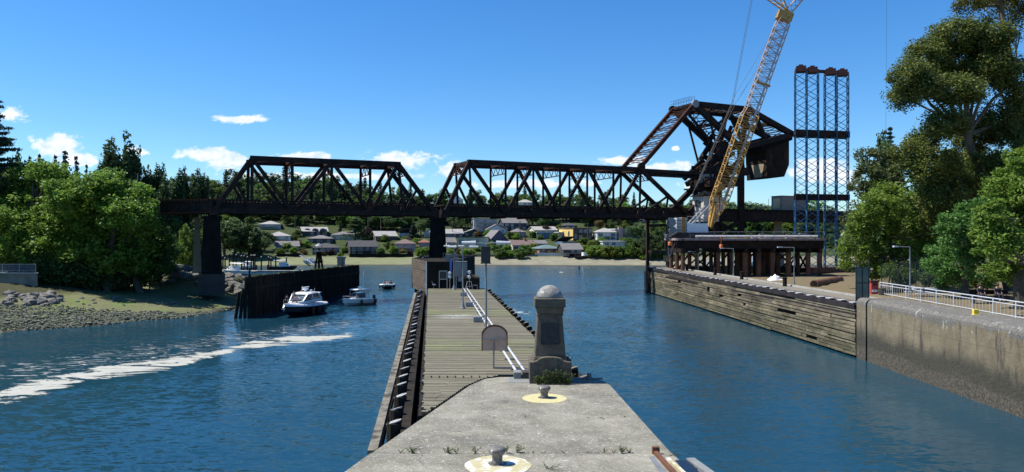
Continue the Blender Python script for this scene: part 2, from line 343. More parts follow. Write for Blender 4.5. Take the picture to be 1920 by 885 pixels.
# water
def water_material():
    m = bpy.data.materials.new('water'); m.use_nodes = True; nt = m.node_tree; n = nt.nodes; l = nt.links
    b = n['Principled BSDF']; b.inputs['Roughness'].default_value = .13; b.inputs['IOR'].default_value = 1.333
    g = n.new('ShaderNodeNewGeometry').outputs['Position']
    n0 = noise_node(n, l, g, .05, 3, .5)
    r = n.new('ShaderNodeValToRGB'); l.new(n0, r.inputs[0]); e = r.color_ramp.elements
    e[0].position = .35; e[0].color = (.008,.040,.066,1); e[1].position = .7; e[1].color = (.010,.050,.080,1)
    l.new(r.outputs[0], b.inputs['Base Color'])
    sp = n.new('ShaderNodeSeparateXYZ'); l.new(g, sp.inputs[0])
    def M_(op, a, b=None, c=None, clamp=False): return mth(op, a, b, c, clamp, nodes=n, links=l)
    patch = noise_node(n, l, g, .035, 3, .5, .5, (.6, 1.6, 1))
    mr = n.new('ShaderNodeMapRange'); l.new(patch, mr.inputs[0]); mr.inputs[1].default_value = .38; mr.inputs[2].default_value = .6; mr.inputs[3].default_value = .75; mr.inputs[4].default_value = 1.2
    # slack strip of current beside the foam line: smoother water
    sdist = M_('ADD', M_('MULTIPLY', M_('ADD', sp.outputs[0], 32.3), -.885), M_('MULTIPLY', M_('SUBTRACT', sp.outputs[1], 47), .466))
    sdist = M_('ADD', sdist, M_('MULTIPLY_ADD', noise_node(n, l, g, .12, 4, .6), 8, -4))
    def st(v, a_, b_):
        q = n.new('ShaderNodeMapRange'); q.interpolation_type = 'SMOOTHSTEP'; l.new(v, q.inputs[0]); q.inputs[1].default_value = a_; q.inputs[2].default_value = b_; return q.outputs[0]
    strip = M_('MULTIPLY', M_('MULTIPLY', st(sdist, -3.5, -2.2), st(sdist, 14, 10)), M_('MULTIPLY', st(sp.outputs[1], 105, 80), st(sp.outputs[0], -8, -14)))
    lee = M_('MULTIPLY', st(sp.outputs[0], 12, 25), st(sp.outputs[1], 120, 70))
    amp = M_('MULTIPLY', M_('MULTIPLY', mr.outputs[0], M_('SUBTRACT', 1, M_('MULTIPLY', lee, .45))), M_('SUBTRACT', 1, M_('MULTIPLY', strip, .6)))
    def ncol(scale, detail, stretch, rough=.6):
        mp = n.new('ShaderNodeMapping'); mp.inputs['Scale'].default_value = stretch; l.new(g, mp.inputs[0])
        q = n.new('ShaderNodeTexNoise'); q.inputs['Scale'].default_value = scale; q.inputs['Detail'].default_value = detail; q.inputs['Roughness'].default_value = rough; l.new(mp.outputs[0], q.inputs['Vector'])
        v = n.new('ShaderNodeVectorMath'); v.operation = 'SUBTRACT'; l.new(q.outputs['Color'], v.inputs[0]); v.inputs[1].default_value = (.5,.5,.5); return v.outputs[0]
    def vsc(v, k):
        q = n.new('ShaderNodeVectorMath'); q.operation = 'SCALE'; l.new(v, q.inputs[0])
        if isinstance(k, float): q.inputs['Scale'].default_value = k
        else: l.new(k, q.inputs['Scale'])
        return q.outputs[0]
    def vad(a, b): q = n.new('ShaderNodeVectorMath'); q.operation = 'ADD'; l.new(a, q.inputs[0]); l.new(b, q.inputs[1]); return q.outputs[0]
    v = vad(vad(vsc(ncol(.9, 3, (.6, 1.5, 1), .6), .28), vsc(ncol(.16, 3, (.6, 1.5, 1)), .12)), vsc(ncol(2.6, 4, (.6, 1.5, 1), .7), .78))
    v = vsc(v, amp); q = n.new('ShaderNodeVectorMath'); q.operation = 'MULTIPLY'; l.new(v, q.inputs[0]); q.inputs[1].default_value = (1, 1, 0)
    q2 = n.new('ShaderNodeVectorMath'); q2.operation = 'ADD'; l.new(q.outputs[0], q2.inputs[0]); q2.inputs[1].default_value = (0, 0, 1)
    q3 = n.new('ShaderNodeVectorMath'); q3.operation = 'NORMALIZE'; l.new(q2.outputs[0], q3.inputs[0]); l.new(q3.outputs[0], b.inputs['Normal'])
    M['water'] = m
water_material()
wm = MB(); wm.add([(-3000,-100,0),(3000,-100,0),(3000,1500,0),(-3000,1500,0)], [(0,1,2,3)])
tag(wm.build('water', 'water'), kind='structure')

# foam drifting on the water: sheets a few mm above it, ragged by noise
def foam_sheet(name, ctr, halfw, thr, scale, stretch, label, z, soft=.06, colr=(.42,.42,.39)):
    m = bpy.data.materials.new(name); m.use_nodes = True; nt = m.node_tree; n = nt.nodes; l = nt.links
    b = n['Principled BSDF']; b.inputs['Roughness'].default_value = .8
    g = n.new('ShaderNodeNewGeometry').outputs['Position']; uv = n.new('ShaderNodeUVMap'); sp = n.new('ShaderNodeSeparateXYZ'); l.new(uv.outputs[0], sp.inputs[0])
    nn = noise_node(n, l, g, scale, 8, .74, .8, stretch)
    cn = noise_node(n, l, g, 1.7, 5, .6); cr = n.new('ShaderNodeValToRGB'); l.new(cn, cr.inputs[0])
    cr.color_ramp.elements[0].color = (colr[0]*.6, colr[1]*.62, colr[2]*.55, 1); cr.color_ramp.elements[1].color = (*colr, 1); l.new(cr.outputs[0], b.inputs['Base Color'])
    prof = mth('SUBTRACT', 1, mth('POWER', mth('ABSOLUTE', mth('MULTIPLY_ADD', sp.outputs[1], 2, -1, nodes=n, links=l), nodes=n, links=l), 2, nodes=n, links=l), nodes=n, links=l)
    ends = mth('SUBTRACT', 1, mth('POWER', mth('ABSOLUTE', mth('MULTIPLY_ADD', sp.outputs[0], 2, -1, nodes=n, links=l), nodes=n, links=l), 8, nodes=n, links=l), nodes=n, links=l)
    nn = mth('MULTIPLY_ADD', nn, 2.4, -.7, nodes=n, links=l)
    f = mth('ADD', nn, mth('MULTIPLY', mth('MULTIPLY', prof, ends, nodes=n, links=l), .45, nodes=n, links=l), nodes=n, links=l)
    r = n.new('ShaderNodeMapRange'); r.interpolation_type = 'SMOOTHSTEP'; l.new(f, r.inputs[0]); r.inputs[1].default_value = thr; r.inputs[2].default_value = thr+soft; l.new(r.outputs[0], b.inputs['Alpha'])
    M[name] = m
    V = []; UV = []
    P = [Vector((p[0], p[1], 0)) for p in ctr]; n_ = len(P)
    for i, p in enumerate(P):
        d = (P[min(i+1,n_-1)] - P[max(i-1,0)]).normalized(); q = Vector((-d.y, d.x, 0)); hw = halfw[i]
        V += [tuple(p-q*hw+Vector((0,0,z))), tuple(p+q*hw+Vector((0,0,z)))]; UV += [(i/(n_-1),0),(i/(n_-1),1)]
    Fs = [(2*i, 2*i+2, 2*i+3, 2*i+1) for i in range(n_-1)]
    me = bpy.data.meshes.new(name); me.from_pydata(V, [], Fs); ul = me.uv_layers.new(name='UVMap')
    for pl in me.polygons:
        for li in pl.loop_indices: ul.data[li].uv = UV[me.loops[li].vertex_index]
    me.materials.append(m); me.update(); o = bpy.data.objects.new(name, me); COL.objects.link(o)
    return tag(o, label, 'foam', kind='stuff')
def gp(px, py): v = onz(px, py, 0); return (v.x, v.y)
foam_sheet('foam', [gp(-140,762),gp(0,741),gp(120,712),gp(250,692),gp(350,672),gp(430,656),gp(520,642),gp(600,633),gp(680,624)], [3.6,3.2,2.6,3.8,2.1,1.4,3.4,3.0,1.6], .74, .42, (.6,1.5,1),
           'long white streak of foam curving across the blue water', .008, .10)
foam_sheet('foam', [gp(-120,715),gp(0,700),gp(150,680),gp(300,660),gp(450,636),gp(600,612),gp(740,590)], [8,9,10,11,10,9,7], 1.06, 1.9, (.35,1.6,1),
           'broken flecks of foam on the rippled current beside the gravel shore', .004, .12, (.42,.44,.45))
foam_sheet('foam', [gp(925,575),gp(960,582),gp(1000,590)], [1.2,1.6,.8], .8, .8, (1,1,1), 'small pale foam patch beside the timber pier', .004, .2, (.35,.42,.45))

# ------------------------------------------------------------------ leaf clouds and trees
def leaves(rng, C, rad, nper, size, flat=.0, aspect=.55):
    k = len(C)*nper
    ctr = np.repeat(np.asarray(C, float), nper, 0); rr = np.repeat(np.asarray(rad, float).reshape(len(C), -1), nper, 0)
    d = rng.normal(size=(k,3)); d /= np.linalg.norm(d, axis=1)[:,None]; d *= (rng.random((k,1))**.45)
    p = ctr + d*rr
    a = rng.normal(size=(k,3)); a[:,2] *= .5; a /= np.linalg.norm(a, axis=1)[:,None]
    t = rng.normal(size=(k,3)); t[:,2] *= .45; b = np.cross(np.cross(a, t), a); b /= (np.linalg.norm(b, axis=1)[:,None]+1e-9)
    s = size*(.6+.8*rng.random((k,1)))
    a = a*s; b = b*s*aspect
    V = np.stack([p-a, p-b*1.0+a*.1, p+a, p+b], 1).reshape(-1,3)
    Fq = np.arange(k*4).reshape(-1,4); return V, Fq
def in_ellipsoid(rng, n, c, r, shell=.55):
    d = rng.normal(size=(n,3)); d /= np.linalg.norm(d, axis=1)[:,None]
    q = shell + (1-shell)*rng.random((n,1)); return np.asarray(c) + d*q*np.asarray(r)
def trunk_mb(rng, H, r, tips, base=(0,0,0), bend=.4):
    mb = MB(); b = Vector(base); pts = [b]
    for k in (.25,.5,.75,1): pts.append(b + Vector((rng.normal()*bend*k, rng.normal()*bend*k, H*k)))
    mb.path(pts, [r*1.25, r*.95, r*.75, r*.5, r*.2])
    for t in tips:
        t = Vector(t); k = rng.integers(1,4); s = pts[k]; mid = s.lerp(t, .5) + Vector((rng.normal()*.3, rng.normal()*.3, .4))
        mb.path([s, mid, t], [r*.42, r*.25, r*.06], 5)
    return mb
PROTO = {}
def proto_tree(kind, seed):
    """Unit trees about 10 m tall at origin: returns root"""
    key = (kind, seed)
    if key in PROTO: return PROTO[key]
    rng = np.random.default_rng(seed*31 + hash_kind[kind][0]); lm, bk = hash_kind[kind][1], 'bark'
    root = bpy.data.objects.new(hash_kind[kind][2], None); COL.objects.link(root); root.empty_display_size = .3
    if kind == 'conifer':
        C = []; rad = []
        for lev in np.linspace(.12, .98, 22):
            R0 = 2.3*(1-lev)**.8*(.85+.3*rng.random()) + .12; nb = max(3, int(9*(1-lev)+3)); ph = rng.random()*6
            for j in range(nb):
                a = ph + j*6.283/nb + rng.normal()*.2; L0 = R0*(.7+.45*rng.random())
                for q in np.arange(.25, 1.01, .3/max(L0,.5)):
                    C.append((math.cos(a)*L0*q, math.sin(a)*L0*q, 10*lev - .35*L0*q*q)); rad.append((.30,.30,.16))
        V, Fq = leaves(rng, C, np.array(rad), 9, .2, .5)
        t = MB(); t.tube((0,0,0),(0,0,9.8),.22,.03); H = 10
    elif kind == 'poplar':
        C = np.concatenate([in_ellipsoid(rng, 60, (rng.normal()*.5, rng.normal()*.5, 4.2+.8*k), (1.45-.14*k, 1.45-.14*k, 2.6), .3) for k in range(5)])
        C = C[C[:,2] < 10.2]; V, Fq = leaves(rng, C, np.tile((.45,.45,.62),(len(C),1)), 30, .19)
        t = MB(); t.tube((0,0,0),(0,0,8),.22,.05)
    elif kind in ('shrub', 'hedge', 'goldshrub', 'plumshrub'):
        C = in_ellipsoid(rng, 60, (0,0,4.2), (4.6,4.6,4.6), .45); C = C[C[:,2] > .6]; V, Fq = leaves(rng, C, np.full((len(C),3),1.5), 34, .55)
        t = MB(); 
        for k in range(4): t.tube((0,0,0),(rng.normal()*2, rng.normal()*2, 5),.25,.06,5)
    elif kind == 'cedar':
        C = []
        for lev in np.linspace(.25,.97,11):
            R0 = 4.6*(1-lev)**.55+.3
            for j in range(9):
                a = rng.random()*6.28; L0 = R0*(.5+.6*rng.random())
                for q in (.35,.6,.8,1): C.append((math.cos(a)*L0*q, math.sin(a)*L0*q, 10*lev+rng.normal()*.1))
        V, Fq = leaves(rng, C, np.tile((.75,.75,.18),(len(C),1)), 22, .22, .6)
        t = MB(); t.tube((0,0,0),(0,0,9.5),.35,.06)
    else:   # broadleaf
        nm = 9; MC = [( rng.normal()*1.9, rng.normal()*1.9, 5.6+rng.normal()*1.3) for k in range(nm)]
        C = []
        for c in MC: C.append(in_ellipsoid(rng, 30, c, (1.9,1.9,1.5), .55))
        C.append(in_ellipsoid(rng, 14, (0,0,8.6), (1.3,1.3,1.1), .4)); C.append(in_ellipsoid(rng, 30, (0,0,3.2), (2.6,2.6,1.6), .6))
        C = np.concatenate(C); V, Fq = leaves(rng, C, np.tile((.62,.62,.5),(len(C),1)), 26, .22)
        t = trunk_mb(rng, 7.5, .3, MC)
    crown = npmesh('crown', V, Fq, lm, root); t.build('trunk', bk, root)
    PROTO[key] = root; root['_used'] = 0
    return root
hash_kind = {'conifer':(1,'leaf_conifer','conifer_tree'),'poplar':(2,'leaf_poplar','poplar_tree'),'shrub':(3,'leaf_bright','shrub'),'hedge':(4,'leaf_mid','shrub'),
    'cedar':(5,'leaf_dark','cedar_tree'),'broad':(6,'leaf_mid','broadleaf_tree'),'dark':(7,'leaf_dark','broadleaf_tree'),'pale':(8,'leaf_pale','broadleaf_tree'),
    'bright':(9,'leaf_bright','broadleaf_tree'),'plum':(10,'leaf_plum','plum_tree'),'goldshrub':(11,'leaf_gold','shrub'),'plumshrub':(12,'leaf_plum','shrub'),'gold':(13,'leaf_gold','broadleaf_tree')}
CATS = {'shrub':'shrub','hedge':'shrub','goldshrub':'shrub','plumshrub':'shrub'}
def tree(kind, seed, loc, H, W=None, label='', group=None):
    """H: height in m, W: crown width factor relative to H"""
    p = proto_tree(kind, seed)
    o = p if not p['_used'] else copy_tree(p)
    p['_used'] = 1
    if '_used' in o and o is not p: del o['_used']
    o.location = loc; wf = (H/10.0)*(W or 1.0); o.scale = (wf, wf, H/10.0); o.rotation_euler = (0,0,random.random()*6.28)
    tag(o, label, CATS.get(kind, 'tree'), group); return o
def solve_D(px, py):
    """distance at which the ray through pixel meets the far hillside"""
    k = (px-960)/F
    for D in np.arange(253, 520, .5):
        if gh(k*D, D) >= EYE-(py-HZ)/F*D: return D
    return 420.0

def custom_tree(name, masses, D, base, trunk_r, lm, label, bark='bark', clump=.9, nper=60, size=.2, dens=1.0, seed=1, depth=None, cat='tree', drop=1.0):
    """masses: (px,py,rx,ry[,dD]) in reference pixels, placed in depth around D"""
    rng = np.random.default_rng(seed); root = empty(name, base, label, cat); C = []; cs = []
    for ms in masses:
        px, py, rx, ry = ms[:4]; dD = ms[4] if len(ms) > 4 else rng.normal()*(depth or 3)*.5
        c = at(px, py, D+dD); a = rx/F*D; b = ry/F*D; cs.append(c)
        n = int(dens*max(10, 1.1*(a*a*2+2*a*b)/(clump*clump))); C.append(in_ellipsoid(rng, n, c, (a, a*.9, b), .5))
    C = np.concatenate(C); r = clump*(.6+.7*rng.random((len(C),1)))
    V, Fq = leaves(rng, C, np.concatenate([r,r,r*drop*.8],1), nper, size)
    V = V - np.array(base); npmesh('crown', V, Fq, lm, root)
    mb = MB(); b = Vector(base); top = max(c.z for c in cs); mid = sum((c for c in cs), Vector())/len(cs)
    p1 = b.lerp(Vector((mid.x, mid.y, mid.z)), .45) + Vector((0,0,.5)); p2 = Vector((mid.x, mid.y, mid.z))
    p3 = p2 + Vector((0,0,(top-mid.z)*.6))
    mb.path([b, p1, p2, p3], [trunk_r*1.3, trunk_r, trunk_r*.7, trunk_r*.2], 8)
    for c in cs:
        s = p1 if c.z < mid.z else p2; m_ = s.lerp(c, .5) + Vector((rng.normal()*.5, rng.normal()*.5, rng.normal()*.4))
        mb.path([s, m_, c], [trunk_r*.45, trunk_r*.3, trunk_r*.1], 6)
        for q in range(5):
            sp_ = min(1.2, clump*1.1); d = c + Vector((rng.uniform(-sp_,sp_), rng.uniform(-sp_,sp_), rng.uniform(-sp_,sp_)*.6)); mb.path([m_.lerp(c,.6), d], [trunk_r*.16, trunk_r*.03], 4)
    mb.build('trunk', bark, root); return root

# ------------------------------------------------------------------ central pier: concrete nose
DZ = 3.2
pier = empty('concrete_pier', (0, 20, 0), 'grey concrete pier head speckled with bird droppings in the foreground', 'pier')
poly = [(-9,2),(6.0,2),(5.75,17),(5.10,17.02),(5.10,21.2),(5.62,21.22),(5.07,23.2),(4.50,34.0),(4.35,35.0),(3.95,35.7),(3.2,36.05),(-.6,36.05),(-1.3,35.6),(-1.95,34.0),(-4.84,21.5)]
poly = [(-9,2),(5.4,2),(5.2,21.5),(5.02,23.4),(4.50,34.0),(4.35,35.0),(3.95,35.7),(3.2,36.05),(-.6,36.05),(-1.3,35.6),(-1.95,34.0),(-4.84,21.5)]
def pier_top_mat():
    m = mat('pier_top', (.165,.158,.125), (.25,.24,.20), .9, .9, .5, 26, c3=(.135,.13,.11), s3=.35, t3=(.5,.7))
    nt = m.node_tree; n = nt.nodes; l = nt.links; b = n['Principled BSDF']; src = b.inputs['Base Color'].links[0].from_socket
    g = n.new('ShaderNodeNewGeometry').outputs['Position']; col = src
    fine = noise_node(n, l, g, 35, 3, .7)
    x = n.new('ShaderNodeMix'); x.data_type = 'RGBA'; x.blend_type = 'MULTIPLY'; x.inputs[0].default_value = .7; l.new(col, x.inputs[6])
    rr = n.new('ShaderNodeValToRGB'); l.new(fine, rr.inputs[0]); rr.color_ramp.elements[0].position = .35; rr.color_ramp.elements[0].color = (.45,.44,.42,1); rr.color_ramp.elements[1].position = .6; rr.color_ramp.elements[1].color = (1.25,1.25,1.2,1)
    l.new(rr.outputs[0], x.inputs[7]); col = x.outputs[2]
    vo = n.new('ShaderNodeTexVoronoi'); vo.feature = 'DISTANCE_TO_EDGE'; vo.inputs['Scale'].default_value = .22
    ds = n.new('ShaderNodeVectorMath'); ds.operation = 'MULTIPLY_ADD'; nzc = n.new('ShaderNodeTexNoise'); nzc.inputs['Scale'].default_value = 1.3; nzc.inputs['Detail'].default_value = 6; l.new(g, nzc.inputs['Vector'])
    l.new(nzc.outputs['Color'], ds.inputs[0]); ds.inputs[1].default_value = (1.6,1.6,0); l.new(g, ds.inputs[2]); l.new(ds.outputs[0], vo.inputs['Vector'])
    ck = n.new('ShaderNodeMapRange'); l.new(vo.outputs['Distance'], ck.inputs[0]); ck.inputs[1].default_value = .004; ck.inputs[2].default_value = .0015
    x = n.new('ShaderNodeMix'); x.data_type = 'RGBA'; l.new(mth('MULTIPLY', ck.outputs[0], .7, nodes=n, links=l), x.inputs[0]); l.new(col, x.inputs[6]); x.inputs[7].default_value = (.05,.047,.04,1); col = x.outputs[2]
    sn = noise_node(n, l, g, .55, 7, .7, .5); sr = n.new('ShaderNodeValToRGB'); l.new(sn, sr.inputs[0]); sr.color_ramp.elements[0].position = .3; sr.color_ramp.elements[0].color = (.68,.67,.62,1); sr.color_ramp.elements[1].position = .62; sr.color_ramp.elements[1].color = (1.12,1.12,1.12,1)
    x = n.new('ShaderNodeMix'); x.data_type = 'RGBA'; x.blend_type = 'MULTIPLY'; x.inputs[0].default_value = 1; l.new(col, x.inputs[6]); l.new(sr.outputs[0], x.inputs[7]); col = x.outputs[2]
    for sc, lo, hi, st in ((3.5,.64,.69,(1,.75,1)), (8,.605,.65,(.7,1.3,1)), (16,.58,.64,(.8,1.2,1))):
        f = noise_node(n, l, g, sc, 5, .72, .4, st); r = n.new('ShaderNodeMapRange'); l.new(f, r.inputs[0]); r.inputs[1].default_value = lo; r.inputs[2].default_value = hi
        x = n.new('ShaderNodeMix'); x.data_type = 'RGBA'; l.new(mth('MULTIPLY', r.outputs[0], .85, nodes=n, links=l), x.inputs[0]); l.new(col, x.inputs[6]); x.inputs[7].default_value = (.50,.50,.48,1); col = x.outputs[2]
    l.new(col, b.inputs['Base Color'])
pier_top_mat()
mb = MB(); mb.prism(poly, -3, DZ-.25); mb.build('base', 'pier_side', pier)
mb = MB(); mb.prism([p for p in poly if p[1] < 23.41 and p[1] > 23.3 or p[1] >= 23.4 or False] + [(-4.42,23.4)], DZ-.25, DZ)
bevel(mb.build('slab', 'pier_top', pier), .05, 3)
mb = MB(); mb.prism([(-9,2),(5.4,2),(5.2,21.5),(5.02,23.375),(-4.44,23.375),(-4.84,21.5)], DZ-.25, DZ)
bevel(mb.build('slab', 'pier_top', pier), .012, 2)
# steel bracket at the right edge (part-hidden by the frame)
brk = empty('steel_bracket', (4.9, 22.2, DZ), 'rusty steel bracket and ladder frame on the right edge of the concrete pier', 'bracket')
mb = MB(); mb.bar((4.42,23.35,DZ+.05),(4.62,20.6,DZ+.05),.04,.10); mb.bar((4.48,23.35,DZ+.10),(4.68,20.6,DZ+.10),.10,.02); mb.box(4.38,4.6,23.25,23.4,DZ,DZ+.22); mb.build('rail', 'rust_pile', brk)
mb = MB(); mb.bar((4.28,22.9,DZ+.02),(4.36,20.6,DZ+.02),.16,.03); mb.build('plate', 'galv_dull', brk)
mb = MB(); mb.bar((4.72,22.6,DZ+.05),(4.95,20.6,DZ+.05),.12,.09); mb.build('curb', 'yellow_worn', brk)
mb = MB(); mb.bar((5.42,22.7,DZ-.02),(5.85,20.2,DZ-.02),.26,.16); mb.build('outer_beam', 'paint_grey', brk)
for yy in (22.5, 21.9, 21.3, 20.8): mb = MB(); mb.bar((4.9,yy,DZ-.02),(5.6,yy,DZ-.02),.05,.05); mb.build('rung', 'rust_pile', brk)
mb = MB(); mb.box(4.95,5.38,20.5,22.62,DZ+.004,DZ+.012); mb.build('recess_shade', 'navy_hull', brk)  # flat dark sheet painting the shade of the open recess

def bollard(x, y, lab):
    o = empty('mooring_bollard', (x, y, DZ), lab, 'bollard', 'iron mooring bollards on the concrete pier')
    mb = MB(); mb.lathe((x,y,DZ), [(.20,0),(.17,.06),(.15,.16),(.17,.26),(.24,.34),(.265,.40),(.255,.46),(.18,.50),(.05,.52)], 24); mb.build('post', 'bollard_iron', o, smooth=True)
    mb = MB(); mb.lathe((x,y,DZ), [(.27,.004),(.27,.02)], 24); mb.build('base_plate', 'bollard_iron', o)
    return o
bollard(-.44, 22.3, 'large dome-headed iron bollard streaked with bird droppings nearest the camera')
bollard(1.36, 31.4, 'plain dark iron bollard in front of the stone monument')
for (x, y, r, m, lab) in ((-.42,22.15,.98,'yellow_worn','worn pale yellow painted circle around the nearest bollard'),(1.36,31.3,.93,'yellow_paint','bright yellow painted circle around the bollard by the monument')):
    rr = np.random.default_rng(3); mb = MB(); vs_ = [(x+r*math.cos(t)*(1+rr.normal()*.012), y+r*math.sin(t)*(1+rr.normal()*.012), DZ+.004) for t in np.linspace(0,6.283,49)[:-1]]
    mb.add(vs_, [tuple(range(48))]); tag(mb.build('painted_circle', m), lab, 'painted marking', 'painted circles around the bollards')
# weeds in the joint
def weed(x, y, h, n, lab, spread=.09, lm='leaf_weed', grp='weeds growing in the pier joint'):
    h *= .75
    rng = np.random.default_rng(int(abs(x)*100+y*10)); o = empty('weed', (x,y,DZ), lab, 'weed', grp)
    mb = MB(); tips = []
    for k in range(n):
        t = Vector((x+rng.normal()*spread, y+rng.normal()*spread*.7, DZ+h*(.5+.5*rng.random()))); mb.tube((x+rng.normal()*.02,y,DZ-.01), t, .006, .003, 4); tips.append(t)
    mb.build('stem', 'bark', o)
    C = np.array([Vector((x,y,DZ)).lerp(t, q) for t in tips for q in (.4,.7,1)]) - np.array((x,y,DZ)); V, Fq = leaves(rng, C, np.full((len(C),3), h*.16), 8, h*.10); npmesh('foliage', V, Fq, lm, o); return o
J = 23.39
for px, h, n in ((752,.16,4),(773,.26,7),(840,.34,5),(855,.28,3),(891,.26,5),(947,.34,3),(969,.36,5),(1000,.12,3),(1057,.10,4),(1133,.24,4),(1166,.32,6),(1181,.2,5),(1020,.08,3),(1100,.08,3),(1150,.14,4)):
    weed((px-960)/F*J, J, h, n, 'small green weed growing in the joint across the concrete pier')
weed(1.07, 21.75, .26, 4, 'dark spindly weed beside the right bollard circle at the bottom edge', lm='leaf_dark', grp=None)
weed(5.0, 23.1, .14, 7, 'bright green weed tuft on the right edge of the pier by the bracket', .2, grp=None)
for px, py in ((927,783),(984,782),(1103,784),(1126,784),(1132,786),(1171,782)):
    v = onz(px, py, DZ); weed(v.x, v.y, .07, 4, 'tiny dark weed in the hairline crack beyond the near bollard', .05, 'leaf_dark', 'tiny weeds in the hairline crack')

# monument
mo = empty('stone_monument', (1.77, 35.35, DZ), 'dark stone obelisk monument with domed cap on the pier head', 'monument')
cx, cy = 1.77, 35.35
def frustum(mb, z0, w0, z1, w1):
    a, b = w0/2, w1/2
    mb.add([(cx-a,cy-a,z0),(cx+a,cy-a,z0),(cx+a,cy+a,z0),(cx-a,cy+a,z0),(cx-b,cy-b,z1),(cx+b,cy-b,z1),(cx+b,cy+b,z1),(cx-b,cy+b,z1)], [(0,3,2,1),(4,5,6,7),(0,1,5,4),(1,2,6,5),(2,3,7,6),(3,0,4,7)])
mb = MB(); hw = .97
arc = [(-hw,DZ),(hw,DZ),(hw,4.20),(.80,4.20),(.62,4.25)] + [(.58*math.cos(t), 4.27+.16*math.sin(t)) for t in np.linspace(0.1,3.04,12)] + [(-.62,4.25),(-.80,4.20),(-hw,4.20)]
mb.extrude([(cx+p[0], cy-hw, p[1]) for p in arc], (0, 2*hw, 0)); bevel(mb.build('pedestal', 'monument', mo), .035)
mb = MB(); frustum(mb, 4.1, 1.62, 4.42, 1.5); frustum(mb, 4.41, 1.44, 6.30, 1.16); bevel(mb.build('shaft', 'monument', mo), .05)
mb = MB(); frustum(mb, 6.28, 1.24, 6.36, 1.28); frustum(mb, 6.36, 1.2, 6.68, 1.34); frustum(mb, 6.68, 1.46, 7.1, 1.42); bevel(mb.build('cornice', 'monument', mo), .04)
mb = MB(); mb.lathe((cx,cy,7.08), [(.62*math.cos(t), .60*math.sin(t)) for t in np.linspace(0,1.5,10)], 36); mb.build('dome', 'dome', mo, smooth=True)
pl = MB(); yf = lambda z: cy - (.72 - (z-4.41)/1.89*.14)
pl.extrude([(cx-.42,yf(4.98)-.02,4.98),(cx+.42,yf(4.98)-.02,4.98),(cx+.40,yf(5.92)-.02,5.92),(cx-.40,yf(5.92)-.02,5.92)], (0,.1,0)); pq = pl.build('plaque', 'bronze', mo)
fr = MB()
for a_, b_ in (((-.42,4.98),(.42,4.98)),((-.40,5.92),(.40,5.92)),((-.42,4.98),(-.40,5.92)),((.42,4.98),(.40,5.92)),((.16,4.98),(.16,5.92)),((-.13,5.0),(-.13,5.9)),((-.02,5.0),(-.02,5.9))):
    fr.bar((cx+a_[0], yf(a_[1])-.035, a_[1]), (cx+b_[0], yf(b_[1])-.035, b_[1]), .035, .03)
fr.build('frame', 'bronze', pq)
wb = empty('weed_bush', (1.9,34.3,DZ), 'leafy weed bush at the foot of the monument', 'shrub')
rng = np.random.default_rng(5); C = []; mb = MB()
for k in range(70):
    b_ = Vector((1.15+1.5*rng.random(), 34.22, DZ)); t = b_ + Vector((rng.normal()*.22+.1, -.1*rng.random()-.03, .15+.5*rng.random()*(1.25-abs(b_.x-1.9)))); mb.tube(b_, t, .008, .004, 4)
    for q in (.35,.6,.85,1): C.append(b_.lerp(t, q)-Vector((1.9,34.3,DZ)))
mb.build('stem', 'bark', wb); V, Fq = leaves(rng, np.array(C), np.full((len(C),3),.07), 7, .035); npmesh('foliage', V, Fq, 'leaf_weed', wb)
fb = MB(); vv=onz(1108,712,DZ); fb.box(3.05,4.3,35.35,35.6,DZ,DZ+.05); fb.tube((3.65,35.3,DZ),(3.65,35.3,DZ+.3),.13,.1,12); tag(fb.build('cleat', 'bollard_iron'), 'small dark cleat on a plate right of the monument', 'cleat')

